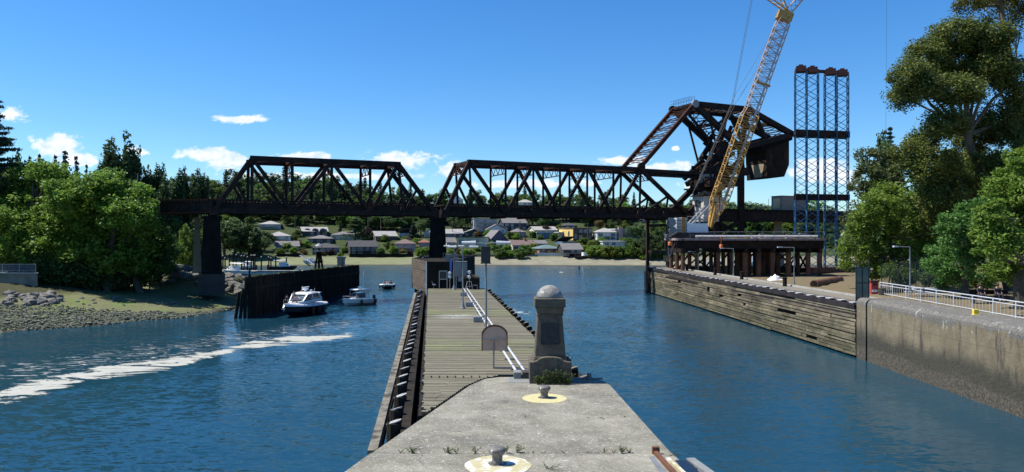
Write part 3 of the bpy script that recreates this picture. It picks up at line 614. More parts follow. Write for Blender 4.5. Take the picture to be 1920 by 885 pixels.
# ------------------------------------------------------------------ timber deck
SL = -.109
def lx(y): return -3.47 + SL*(y-28.6)
def rx(y): return 3.10 + SL*(y-36)
deck = empty('timber_pier', (-4, 60, DZ), 'long weathered grey timber pier running out to the bridge', 'pier')
def deck_mat():
    m = bpy.data.materials.new('planks'); m.use_nodes = True; nt = m.node_tree; n = nt.nodes; l = nt.links; b = n['Principled BSDF']; b.inputs['Roughness'].default_value = .92
    g = n.new('ShaderNodeNewGeometry'); pos = g.outputs['Position']; sp = n.new('ShaderNodeSeparateXYZ'); l.new(pos, sp.inputs[0])
    r = n.new('ShaderNodeValToRGB'); l.new(g.outputs['Random Per Island'], r.inputs[0]); e = r.color_ramp.elements; e[0].color = (.115,.107,.077,1); e[1].color = (.168,.158,.115,1)
    e2 = r.color_ramp.elements.new(.5); e2.color = (.14,.13,.09,1)
    f = noise_node(n, l, pos, 1.6, 6, .7, .3, (.5,4,1)); x = n.new('ShaderNodeMix'); x.data_type = 'RGBA'; x.blend_type = 'MULTIPLY'; x.inputs[0].default_value = .8
    r2 = n.new('ShaderNodeValToRGB'); l.new(f, r2.inputs[0]); r2.color_ramp.elements[0].position = .3; r2.color_ramp.elements[0].color = (.5,.48,.45,1); r2.color_ramp.elements[1].position = .7; r2.color_ramp.elements[1].color = (1.35,1.33,1.3,1)
    l.new(r.outputs[0], x.inputs[6]); l.new(r2.outputs[0], x.inputs[7]); col = x.outputs[2]
    nz = noise_node(n, l, pos, .6, 5, .7)
    def band(yc, hwid, colr, amt, col, n=n):
        d = mth('DIVIDE', mth('ABSOLUTE', mth('SUBTRACT', sp.outputs[1], yc, nodes=n, links=l), nodes=n, links=l), hwid, nodes=n, links=l)
        a = mth('MULTIPLY', mth('MULTIPLY', mth('SUBTRACT', 1, d, nodes=n, links=l, clamp=True), amt, nodes=n, links=l), mth('MULTIPLY_ADD', nz, 4.0, -1.55, nodes=n, links=l, clamp=True), nodes=n, links=l)
        x = n.new('ShaderNodeMix'); x.data_type = 'RGBA'; l.new(a, x.inputs[0]); l.new(col, x.inputs[6]); x.inputs[7].default_value = (*colr,1); return x.outputs[2]
    col = band(66.5, 5, (.17,.185,.075), 1.0, col); col = band(46.5, 4.2, (.16,.18,.07), 1.0, col); col = band(92, 5, (.17,.18,.08), .8, col)
    w_ = noise_node(n, l, pos, 3.2, 5, .75, .3, (1,1.6,1)); r3 = n.new('ShaderNodeMapRange'); l.new(w_, r3.inputs[0]); r3.inputs[1].default_value = .67; r3.inputs[2].default_value = .72
    x = n.new('ShaderNodeMix'); x.data_type = 'RGBA'; l.new(mth('MULTIPLY', r3.outputs[0], .8, nodes=n, links=l), x.inputs[0]); l.new(col, x.inputs[6]); x.inputs[7].default_value = (.5,.5,.48,1); col = x.outputs[2]
    dd = n.new('ShaderNodeVectorMath'); dd.operation = 'DISTANCE'; l.new(pos, dd.inputs[0]); dd.inputs[1].default_value = (-4.7, 63.5, DZ)
    a = mth('MULTIPLY', mth('SUBTRACT', 1, mth('DIVIDE', dd.outputs['Value'], 2.4, nodes=n, links=l), nodes=n, links=l, clamp=True), mth('MULTIPLY_ADD', noise_node(n, l, pos, 9, 4, .7), 6, -2.6, nodes=n, links=l, clamp=True), nodes=n, links=l)
    x = n.new('ShaderNodeMix'); x.data_type = 'RGBA'; l.new(a, x.inputs[0]); l.new(col, x.inputs[6]); x.inputs[7].default_value = (.6,.6,.58,1); col = x.outputs[2]
    l.new(col, b.inputs['Base Color'])
    bp = n.new('ShaderNodeBump'); bp.inputs['Strength'].default_value = .6; bp.inputs['Distance'].default_value = .02; l.new(f, bp.inputs['Height']); l.new(bp.outputs[0], b.inputs['Normal']); M['planks'] = m
deck_mat()
rng = np.random.default_rng(9); mb = MB(); y = 28.65
while y < 97:
    wdt = .28 + .02*rng.random(); a = lx(y) + rng.normal()*.03; b = rx(y) + rng.normal()*.03
    if y < 36.6: b = min(b, float(np.interp(y, [21.5,34,35.6,36.6], [-4.84,-1.95,-1.3,-.5])) - .14)
    tilt = rng.normal()*.006; z = DZ - .03 + rng.normal()*.006
    cuts = [a, b] if rng.random() < .3 else [a, a+(b-a)*(.3+.4*rng.random()), b]
    for c0, c1 in zip(cuts[:-1], cuts[1:]):
        if c1-c0 < .2: continue
        zz = z + rng.normal()*.004
        mb.box(c0+.006, c1-.006, y, y+wdt-.025, zz-.1, zz)
    y += wdt
mb.build('planking', 'planks', deck)
mb = MB()
for k in range(7):
    x0 = -.2 + k*1.0
    mb.bar((lx(28.9)+x0+.2, 28.9 if k < 1 else 33+k*1.2, 2.85), (lx(97)+x0+.2, 97, 2.85), .25, .4)
mb.build('stringer', 'timber_dark', deck)
for yy in np.arange(31, 97, 4.4):
    mb = MB(); mb.box(lx(yy)-.1, rx(yy)+.1 if yy > 37 else -2, yy, yy+.3, 2.25, 2.6); mb.build('cross_beam', 'timber_dark', deck)
    for f_ in (.06,.5,.94):
        if yy < 37 and f_ > .3: continue
        xx = lx(yy) + (rx(yy)-lx(yy))*f_; mb = MB(); mb.tube((xx,yy+.15,-3),(xx,yy+.15,2.3),.2,.18,8); mb.build('pile', 'timber_dark', deck)
for k in range(9):
    v = onz(809+k*15, 705, DZ); mb = MB(); mb.box(v.x-.02, v.x+.02, v.y-.25, v.y+.05, DZ-.02, DZ+.012); mb.build('batten', 'timber_dark', deck)

# fender lines: outer wale with a row of piles behind
def fender(name, lab, side, y0, y1, xf, step, wale_off, top):
    o = empty(name, (xf(y0), y0, 0), lab, 'fender'); rng = np.random.default_rng(4+side)
    mb = MB(); prev = None
    for yy in np.arange(y0-2, y1+.1, 3.5):
        p = Vector((xf(yy)+side*wale_off, yy, top-.52 + rng.normal()*.01))
        if prev is not None: mb.bar(prev, p, .32, .45)
        prev = p
    mb.build('wale', 'timber_grey' if side < 0 else 'timber_dark', o)
    mb = MB(); prev = None
    for yy in np.arange(y0-2, y1+.1, 3.5):
        p = Vector((xf(yy)-side*.42, yy, top-.75))
        if prev is not None: mb.bar(prev-Vector((0,0,.9)), p-Vector((0,0,.9)), .34, 3.1)
        prev = p
    mb.build('wale', 'timber_dark', o)  # inner wale deepened to the water, a dark stand-in for the shade there
    mb = MB(); prev = Vector((xf(y0)+side*(wale_off+.02), y0-2, 1.2)); mb.bar(prev, (xf(y1)+side*(wale_off+.02), y1, 1.2), .3, .35); mb.build('wale', 'timber_dark', o)
    return o
def pile(x, y, top, r, lab, grp, rng, under=-3.0, lean=0, capm='pile_top'):
    o = empty('fender_pile', (x,y,top), lab, 'pile', grp); 
    mb = MB(); mb.tube((x+lean,y,under),(x,y,top),r*1.05,r,10); mb.build('shaft', 'timber_dark', o)
    mb = MB(); c = [(x+r*1.02*math.cos(t), y+r*.75*math.sin(t), top+.01 + (r*math.cos(t))*.32) for t in np.linspace(0,6.283,11)[:-1]]
    mb.extrude(c, (0,0,.04)); mb.build('cap', capm, o); return o
fxl = lambda y: float(lx(y)) - .98 - .0*(y-30)
fender('pier_fender', 'weathered timber fender wale along the left side of the timber pier', -1, 27, 97, fxl, 2.4, .62, 3.1)
rng = np.random.default_rng(2); first = None
yy = 27.2
while yy < 97:
    if first is None: first = pile(fxl(yy), yy, 3.2, .27, 'stout dark pile with pale weathered top in the row left of the timber pier', 'fender piles along the left of the timber pier', rng)
    else:
        c = copy_tree(first); c.location = (fxl(yy)+rng.normal()*.04, yy, 3.2+rng.normal()*.05); c.rotation_euler = (0,0,rng.normal()*.2)
    yy += 2.15 + rng.normal()*.12
fxr = lambda y: float(rx(y)) + .55
fender('pier_fender', 'dark timber fender wale along the right side of the timber pier', 1, 38, 97, fxr, 2.4, .5, 2.75)
first = None; yy = 37.2
while yy < 97:
    if first is None: first = pile(fxr(yy), yy, 2.95, .26, 'dark weathered pile in the row right of the timber pier', 'fender piles along the right of the timber pier', rng, capm='timber_grey')
    else: c = copy_tree(first); c.location = (fxr(yy)+rng.normal()*.05, yy, 3.0+rng.normal()*.06)
    yy += 2.3
# conduits
cd = empty('conduit_pipes', (.5,36,DZ), 'pair of silver conduit pipes running along the timber pier', 'pipe')
for dx in (0,.42):
    mb = MB(); mb.tube((.28+dx,36.2,DZ+.12),(.28+dx+SL*60,96.2,DZ+.12),.065,.065,8); mb.build('pipe', 'rail_white', cd)
for yy in np.arange(38, 96, 3.1):
    mb = MB(); x = .28+SL*(yy-36.2); mb.box(x-.15,x+.6,yy,yy+.08,DZ-.02,DZ+.07); mb.build('clamp', 'galv_dull', cd)
for yy in (59,72,84.5):
    mb = MB(); x = .28+SL*(yy-36.2); mb.box(x-.85,x-.15,yy,yy+.5,DZ,DZ+.42); bevel(mb.build('junction_box', 'galv_dull', cd), .03)
for dx in (0,.42):
    mb = MB(); mb.box(.08+dx,.44+dx,35.5,36.2,DZ+.005,DZ+.32); bevel(mb.build('end_box', 'black_box' if dx else 'paint_grey', cd), .02)
mb = MB(); mb.box(-.16,.92,34.6,35.9,DZ+.002,DZ+.012); tag(mb.build('steel_plate', 'paint_grey'), 'flat dark steel plate on the concrete below the conduit boxes', 'plate')

# posts, signs and equipment on the timber pier
def t_lamp(x, y, h, arm, lab, dz=DZ, single=False, cone=True):
    o = empty('light_pole', (x,y,dz), lab, 'lamp', 'light poles on the timber pier')
    mb = MB(); mb.tube((x,y,dz),(x,y,dz+h),.075,.055,10); mb.build('pole', 'galv_dull', o)
    if cone: mb = MB(); mb.lathe((x,y,dz), [(.26,0),(.2,.15),(.1,.55),(.08,.6)], 12); mb.build('base', 'galv_dull', o)
    for s in (-1,1):
        mb = MB(); mb.tube((x,y,dz+h),(x+s*arm*.45,y,dz+h+.03),.03,.03,6); mb.build('arm', 'galv', o)
        mb = MB(); mb.tube((x+s*arm*.42,y,dz+h+.03),(x+s*arm,y,dz+h+.03),.13,.09,8); mb.build('lamp_head', 'rail_white', o)
    return o
t_lamp(-4.62, 70.2, 5.75, 1.45, 'thin grey light pole with twin lamp arms and flared base, mid-pier')
t_lamp(-7.35, 94.7, 5.5, 1.3, 'grey twin-armed light pole at the far end of the timber pier')
bx = t_lamp(-1.6, 46, 6.35, 1.5, 'tall grey pole carrying a dark box below its twin lamps, behind the arched sign', cone=False)
mb = MB(); mb.box(-1.9,-1.33,45.75,46.05,8.35,9.3); mb.box(-1.93,-1.30,45.72,46.08,9.3,9.36); mb.box(-1.93,-1.30,45.72,46.08,8.3,8.36); bevel(mb.build('equipment_box', 'black_box', bx), .015)
sg = empty('arched_sign', (-.94,38.5,DZ), 'back of a tan round-topped sign on a thin post', 'sign')
pts = [(-1.55,38.5,4.08),(-.24,38.5,4.08),(-.24,38.5,4.85)] + [(-.895+.655*math.cos(t),38.5,4.85+.54*math.sin(t)) for t in np.linspace(0.15,3.0,14)] + [(-1.55,38.5,4.85)]
mb = MB(); mb.extrude(pts, (0,.05,0)); mb.build('panel', 'sign_tan', sg)
mb = MB()
for i in range(2, len(pts)-1): mb.bar(pts[i], pts[i+1], .04, .09)
mb.bar(pts[-1], pts[0], .04, .09); mb.bar(pts[1], pts[2], .04, .09); mb.build('rim', 'rust_pile', sg)
mb = MB(); mb.tube((-.94,38.42,DZ),(-.94,38.42,4.7),.04,.04,8); mb.box(-1.45,-.35,38.4,38.46,4.68,4.74); mb.box(-.95,.65,38.4,38.46,DZ,DZ+.05); mb.build('post', 'galv_dull', sg)
# end structure
def crib(name, lab, pl, z0, z1, m, cap='timber_grey', under=-3):
    o = empty(name, (pl[0][0],pl[0][1],0), lab, 'timber crib'); rng = np.random.default_rng(len(name)); n = len(pl)
    mb = MB(); mb.prism(pl, z0, z1); mb.build('core', 'timber_dark', o)
    for i in range(n):
        a, b = Vector((*pl[i],0)), Vector((*pl[(i+1)%n],0)); nrm = Vector(((b-a).y, -(b-a).x, 0)).normalized(); mb = MB(); z = z0
        while z < z1-.1:
            off = nrm*(.06+.05*rng.random()); mb.bar(a+off+Vector((0,0,z+.17)), b+off+Vector((0,0,z+.17)), .12, .30); z += .335
        mb.build('boarding', m[i] if isinstance(m, list) else m, o)
    return o
cb = crib('timber_crib', 'planked timber crib supporting the middle bridge pier', [(-11.1,98.4),(-7.9,98.4),(-6.6,130),(-14.8,130),(-14.9,112)], 2.3, 6.6, ['timber_dark','timber_dark','timber_dark','timber_dark','timber_sunlit'])  # left face in lighter timber: sunlight put into the board colour
for (x,y) in ((-14.4,112.5),(-13.7,109),(-12.8,105.5),(-11.9,102),(-14.4,118),(-10.9,99),(-9.3,99),(-8.1,99)):
    mb = MB(); mb.tube((x,y,-3),(x,y,2.4),.28,.28,8); mb.build('pile', 'timber_dark', cb)
mb = MB(); mb.box(-6.3,-4.25,95.6,98.2,-3,4.6); tag(mb.build('timber_block', 'timber_dark'), 'small black timber block topped with yellow weeds at the far right of the pier', 'timber block')
ye = empty('weed', (-4.9,96,4.6), 'yellow-flowered weeds on the black timber block', 'weed')
rng = np.random.default_rng(8); C = np.stack([rng.uniform(-.9,.5,60), rng.uniform(-.4,.8,60), rng.uniform(0,.35,60)],1); V, Fq = leaves(rng, C, np.full((60,3),.15), 12, .06); npmesh('foliage', V, Fq, 'leaf_gold', ye)
def frame_sign(x0, x1, y, z0, zm, z1, lab):
    o = empty('framed_sign', (x0,y,z0), lab, 'sign'); mb = MB()
    for a,b in (((x0,z0),(x0,z1)),((x1,z0),(x1,z1)),((x0,z1),(x1,z1)),((x0,zm),(x1,zm))): mb.bar((a[0],y,a[1]),(b[0],y,b[1]),.08,.08,(0,1,0))
    mb.build('frame', 'galv', o); mb = MB(); mb.box(x0+.04,x1-.04,y-.02,y+.02,zm,z1-.04); mb.build('panel', 'black_box', o); return o
frame_sign(-9.35,-8.35,96,DZ,4.45,5.5,'dark panel sign in a thin silver frame at the pier end')
cab = empty('equipment_cabinet', (-7,97,DZ), 'grey metal cabinet on legs beside the framed sign', 'cabinet')
mb = MB(); mb.box(-7.4,-5.85,97,97.8,4.7,6.7); bevel(mb.build('cabinet_body', 'paint_grey', cab), .02); mb = MB(); mb.box(-6.55,-6.5,96.96,97,4.75,6.65); mb.box(-7.38,-5.87,96.95,97,6.55,6.6); mb.build('door_seam', 'black_box', cab)
mb = MB(); mb.box(-7.35,-7.2,97.2,97.4,DZ,4.7); mb.box(-6.05,-5.9,97.2,97.4,DZ,4.7); mb.box(-7.0,-6.4,97,97.3,4.1,4.65); mb.build('leg', 'galv_dull', cab)
def signal(x, y, z, lab, zs):
    o = empty('signal_lamp', (x,y,DZ), lab, 'signal'); mb = MB(); mb.tube((x,y,DZ),(x,y,z),.05,.05,6); mb.build('pole', 'galv', o)
    for q in zs:
        mb = MB(); mb.tube((x-.02,y-.25,q),(x-.02,y+.1,q),.19,.22,12); mb.build('lamp_head', 'white_paint', o); mb = MB(); mb.box(x-.05,x+.32,y+.1,y+.3,q-.25,q+.25); mb.build('housing', 'navy_hull', o)
signal(-8.0, 96.2, 5.5, 'twin white signal lamps beside the framed sign', (4.75,5.2))
signal(-5.45, 95.6, 5.6, 'twin round signal lamps above the black timber block', (4.75,5.35))
mb = MB(); mb.box(-8.1,-7.82,97.1,97.2,5.3,6.9); tag(mb.build('gauge_board', 'blue_paint'), 'narrow blue tide gauge board on the dark crib', 'gauge')
sf = empty('step_frame', (-5.5,95,DZ), 'small tubular step frame by the conduit end', 'frame'); mb = MB()
for a,b in (((-5.9,94.8,DZ),(-5.7,95.2,4.2)),((-5.0,94.8,DZ),(-5.2,95.2,4.2)),((-5.7,95.2,4.2),(-5.2,95.2,4.2)),((-5.9,94.8,DZ+.4),(-5.0,94.8,DZ+.4)),((-4.4,94.8,DZ),(-4.4,94.8,3.75)),((-5.0,94.8,3.75),(-4.4,94.8,3.75))): mb.tube(a,b,.03,.03,6)
mb.build('tube_frame', 'galv', sf)
mb = MB(); mb.tube((lx(89)-.15,89,DZ-.3),(lx(89)-.15,89,6.9),.05,.05,8); tag(mb.build('marker_post', 'rail_white'), 'slim pale post at the left deck edge near the crib', 'post')
# conical debris on bridge crib
rl = empty('guard_railing', (-7.5,100,6.6), 'small railing and boxes on top of the crib right of the bridge pier', 'railing'); mb = MB()
for x in (-9.2,-8.6,-8.0,-7.4): mb.bar((x,100,6.6),(x,100,7.7),.05)
mb.bar((-9.2,100,7.7),(-7.4,100,7.7),.05); mb.bar((-9.2,100,7.2),(-7.4,100,7.2),.05); mb.build('rail', 'galv_dull', rl)
mb = MB(); mb.box(-9.0,-8.3,101,101.8,6.6,7.5); mb.box(-8.1,-7.2,101,101.8,6.6,7.0); mb.build('box', 'container_tan', rl)

# birds
def bird(name, loc, s, lab, cat, heron=True, yaw=0):
    o = empty(name, loc, lab, cat); me = bpy.data.meshes.new('body'); 
    if heron:
        P = [(0,0,.62),(-.14,0,.66),(-.3,0,.55),(.12,0,.66),(.2,0,.78),(.16,0,.92),(.2,0,1.02),(.27,0,1.03)]; E_ = [(0,1),(1,2),(0,3),(3,4),(4,5),(5,6),(6,7)]; rad = [.12,.10,.035,.08,.045,.03,.04,.03]
    else:
        P = [(0,0,0),(-.15,0,0),(-.28,0,.01),(.12,0,.02),(.2,0,.04),(0,.18,.08),(0,.42,.05),(-.05,.62,-.03),(0,-.18,.08),(0,-.42,.05),(-.05,-.62,-.03)]; E_ = [(0,1),(1,2),(0,3),(3,4),(0,5),(5,6),(6,7),(0,8),(8,9),(9,10)]; rad = [.08,.06,.02,.06,.04,.05,.035,.01,.05,.035,.01]
    me.from_pydata(P, E_, []); b = bpy.data.objects.new('body', me); COL.objects.link(b); b.parent = o; me.materials.append(M['feather' if heron else 'feather_white'])
    b.modifiers.new('skin','SKIN'); 
    for i, r in enumerate(rad): me.skin_vertices[0].data[i].radius = (r, r*(.8 if heron else .5))
    me.skin_vertices[0].data[0].use_root = True; ss = b.modifiers.new('sub','SUBSURF'); ss.levels = 1; ss.render_levels = 2
    L0 = Vector(loc)
    if heron:
        mb = MB(); mb.tube(L0+Vector((.28,0,1.03)), L0+Vector((.46,0,.99)), .018,.004,6); mb.build('beak','beak',o)
        for dy in (-.05,.05): mb = MB(); mb.tube(L0+Vector((0,dy,.55)), L0+Vector((.03,dy,.28)), .016,.013,5); mb.tube(L0+Vector((.03,dy,.28)), L0+Vector((0,dy,0)), .013,.011,5); mb.tube(L0+Vector((0,dy,.01)),L0+Vector((.1,dy,.01)),.01,.006,4); mb.build('leg','beak',o)
    else:
        mb = MB(); mb.tube(L0+Vector((.22,0,.04)), L0+Vector((.29,0,.03)), .015,.004,5); mb.build('beak','beak',o)
    o.scale = (s,s,s); o.rotation_euler = (0,0,yaw); return o
bird('heron', (-9.85,94.2,DZ), 1.0, 'grey heron standing at the far left corner of the timber pier', 'heron', yaw=R(180))
v = at(1052,511,150); bird('seagull', tuple(v), 1.4, 'white gull flying low over the blue channel', 'gull', False, .4)
v = at(1048,481,118); 
bird('seagull', (-8.9*1.0-3.6,104.5,6.62), .5, 'small bird perched on the left top of the timber crib', 'gull', True, 0)

# ------------------------------------------------------------------ right bank: timber guide wall
gw = empty('timber_guide_wall', (28.3,61,0), 'long weathered horizontal-plank timber guide wall on the right of the channel', 'wall')
A = Vector((28.3,61.2,0)); B = Vector((24.4,134,0)); wd = (B-A).normalized(); WL = (B-A).length; wn = Vector((-wd.y, wd.x, 0)); wn = wn if wn.x < 0 else -wn
def wp(s, off, z): p = A + wd*s + wn*off; return Vector((p.x,p.y,z))
def wall_mat():
    m = bpy.data.materials.new('wall_planks'); m.use_nodes = True; nt = m.node_tree; n = nt.nodes; l = nt.links; b = n['Principled BSDF']; b.inputs['Roughness'].default_value = .92
    g = n.new('ShaderNodeNewGeometry'); pos = g.outputs['Position']; sp = n.new('ShaderNodeSeparateXYZ'); l.new(pos, sp.inputs[0])
    r = n.new('ShaderNodeValToRGB'); l.new(g.outputs['Random Per Island'], r.inputs[0]); e = r.color_ramp.elements; e[0].color = (.10,.088,.065,1); e[1].color = (.20,.18,.135,1)
    f = noise_node(n, l, pos, 1.1, 7, .72, .3, (1,.35,2.4)); r2 = n.new('ShaderNodeValToRGB'); l.new(f, r2.inputs[0]); r2.color_ramp.elements[0].position = .3; r2.color_ramp.elements[0].color = (.38,.36,.32,1); r2.color_ramp.elements[1].position = .68; r2.color_ramp.elements[1].color = (1.5,1.48,1.4,1)
    x = n.new('ShaderNodeMix'); x.data_type = 'RGBA'; x.blend_type = 'MULTIPLY'; x.inputs[0].default_value = 1; l.new(r.outputs[0], x.inputs[6]); l.new(r2.outputs[0], x.inputs[7]); col = x.outputs[2]
    nn = noise_node(n, l, pos, .35, 5, .6); zz = mth('ADD', sp.outputs[2], mth('MULTIPLY_ADD', nn, 4.2, -2.1, nodes=n, links=l), nodes=n, links=l)
    q = n.new('ShaderNodeMapRange'); q.interpolation_type = 'SMOOTHSTEP'; l.new(zz, q.inputs[0]); q.inputs[1].default_value = 2.9; q.inputs[2].default_value = 1.4
    big = noise_node(n, l, pos, .5, 6, .7, .6, (1,.5,1.4)); br = n.new('ShaderNodeValToRGB'); l.new(big, br.inputs[0]); br.color_ramp.elements[0].position = .36; br.color_ramp.elements[0].color = (.45,.42,.38,1); br.color_ramp.elements[1].position = .58; br.color_ramp.elements[1].color = (1.15,1.12,1.05,1)
    x = n.new('ShaderNodeMix'); x.data_type = 'RGBA'; x.blend_type = 'MULTIPLY'; x.inputs[0].default_value = 1; l.new(col, x.inputs[6]); l.new(br.outputs[0], x.inputs[7]); col = x.outputs[2]
    nf = noise_node(n, l, pos, 3, 4, .7); q2 = mth('MULTIPLY', q.outputs[0], mth('MULTIPLY_ADD', nf, 4, -1.7, nodes=n, links=l, clamp=True), nodes=n, links=l)
    x = n.new('ShaderNodeMix'); x.data_type = 'RGBA'; l.new(q2, x.inputs[0]); l.new(col, x.inputs[6]); x.inputs[7].default_value = (.045,.055,.018,1); col = x.outputs[2]
    l.new(col, b.inputs['Base Color']); bp = n.new('ShaderNodeBump'); bp.inputs['Strength'].default_value = .9; bp.inputs['Distance'].default_value = .08; l.new(f, bp.inputs['Height']); l.new(bp.outputs[0], b.inputs['Normal']); M['wall_planks'] = m
wall_mat()
rng = np.random.default_rng(12); z = .15; mb = MB()
holes = [(52,3.0,1.6),(38,2.9,1.2),(33,2.5,1.2),(25,2.1,.9),(13.5,2.3,4.5),(8,.6,2.2),(26.5,3.1,1.3)]
while z < 4.05:
    hgt = .29 + .03*rng.random(); s = -rng.random()*9
    while s < WL:
        ln = 9 + 9*rng.random(); a, b = max(s,0), min(s+ln, WL)
        segs = [(a,b)]
        for hs_, hz_, hl in holes:
            if abs(hz_-z-.15) < .17:
                ns = []
                for a_, b_ in segs:
                    if hs_-hl/2 > a_ and hs_-hl/2 < b_: ns.append((a_, hs_-hl/2)); 
                    if hs_+hl/2 > a_ and hs_+hl/2 < b_: ns.append((hs_+hl/2, b_))
                    if hs_+hl/2 <= a_ or hs_-hl/2 >= b_: ns.append((a_, b_))
                segs = ns
        for a_, b_ in segs:
            if b_-a_ < .15: continue
            off = .0 + .13*rng.random(); dz1, dz2 = rng.normal()*.022, rng.normal()*.022
            p, q = wp(a_+.015, off, z+hgt/2+dz1), wp(b_-.015, off, z+hgt/2+dz2)
            mb.bar(p, q, .2, hgt-.06)
        s += ln
    z += hgt
mb.build('planking', 'wall_planks', gw)
mb = MB(); mb.extrude([wp(0,-.12,-3),wp(WL,-.12,-3),wp(WL,-2.6,-3),wp(0,-2.6,-3)], (0,0,7.0)); mb.build('core', 'timber_dark', gw)
mb = MB(); mb.bar(wp(0,.12,4.22), wp(WL,.12,4.22), .32, .36); mb.bar(wp(0,.1,3.5), wp(WL,.1,3.5), .16, .3); mb.build('top_wale', 'wale_black', gw)
mb = MB(); mb.bar(wp(0,-.75,4.1), wp(WL,-.75,4.1), .4, .5); mb.build('back_wale', 'wale_black', gw)
mb = MB(); mb.extrude([wp(0,-1.05,4.3),wp(WL,-1.05,4.3),wp(WL,-3.4,4.3),wp(0,-3.4,4.3)], (0,0,.22)); mb.build('walkway', 'timber_deck', gw)
mb = MB(); mb.bar(wp(-4,-3.3,4.6), wp(WL,-3.3,4.6), .22, .16); mb.build('kerb', 'concrete', gw)
mb = MB(); 
for p in [wp(WL+.3,k,0) for k in (0,-.8,-1.8,-2.6)] + [wp(WL-2,.25,0), wp(WL-2.6,.3,0)]: mb.tube((p.x,p.y,-3),(p.x,p.y,4.5),.24,.24,8)
mb.build('end_pile', 'timber_dark', gw)
first = None
for s in np.arange(1.0, WL, 2.05):
    p = wp(s, -.28, 4.42)
    if first is None:
        first = empty('fender_block', p, 'pale-topped timber block in the row along the right guide wall', 'timber block', 'pale-topped blocks along the right guide wall')
        mb = MB(); mb.bar(p+Vector((0,0,-.25))-wd*.28, p+Vector((0,0,-.25))+wd*.28, .42, .5); mb.build('block', 'timber_dark', first); mb = MB(); mb.bar(p+Vector((0,0,.05))-wd*.34+wn*.05, p+Vector((0,0,.05))+wd*.34+wn*.05, .5, .08); mb.build('cap', 'block_top', first)
    else: c = copy_tree(first); c.location = p + Vector((rng.normal()*.05, rng.normal()*.15, rng.normal()*.03)); c.rotation_euler = (0,0,rng.normal()*.12)
first = None
for (px,py) in ((1281,502),(1318,507.5),(1363,516),(1425,524),(1512,537)):
    p = onz(px, py, 4.5); s = (p-A).dot(wd); q = wp(s, -2.5, 4.5)
    if first is None:
        first = empty('mooring_post', q, 'short dark mooring post on the right guide wall walkway', 'post', 'short dark mooring posts on the right guide wall')
        mb = MB(); mb.tube(q, q+Vector((0,0,1.0)), .24,.22,10); mb.lathe((q.x,q.y,q.z), [(.26,.85),(.27,.95),(.2,1.02),(.05,1.05)], 10); mb.build('post', 'timber_dark', first)
    else: c = copy_tree(first); c.location = q
def arm_lamp(px, py_base, z0, py_top, arm, lab, thick=.06, off=None, D=None, grp='lamp posts along the right bank'):
    p = onz(px, py_base, z0) if D is None else at(px, py_base, D); top = EYE-(py_top-HZ)/F*p.y
    o = empty('lamp_post', p, lab, 'lamp', grp); mb = MB(); mb.tube(p, (p.x,p.y,top), thick, thick*.8, 8); mb.build('pole', 'galv', o)
    mb = MB(); mb.tube((p.x,p.y,p.z),(p.x,p.y,p.z+.25),.14,.12,8); mb.build('base','galv_dull',o)
    mb = MB(); mb.tube((p.x,p.y,top),(p.x+arm,p.y,top+.03),thick*.7,thick*.6,6); mb.build('arm','galv',o)
    mb = MB(); mb.box(p.x+arm*1.35 if arm<0 else p.x+arm, p.x+arm if arm<0 else p.x+arm*1.35, p.y-.15,p.y+.15, top-.02, top+.10); mb.build('lamp_head','rail_white',o); return o
arm_lamp(1309,508,4.5,472,-1.2,'slim lamp post with short arm on the guide wall, farthest along')
arm_lamp(1375,517,4.5,466,-1.3,'slim lamp post on the guide wall in front of the trestle columns')
arm_lamp(1489,533,4.5,464,-1.4,'tall silver lamp post at the near part of the guide wall',.07)
arm_lamp(1254,501,4.5,440,-.6,'thin dark pole at the far end of the guide wall beside the bridge leg',.08)

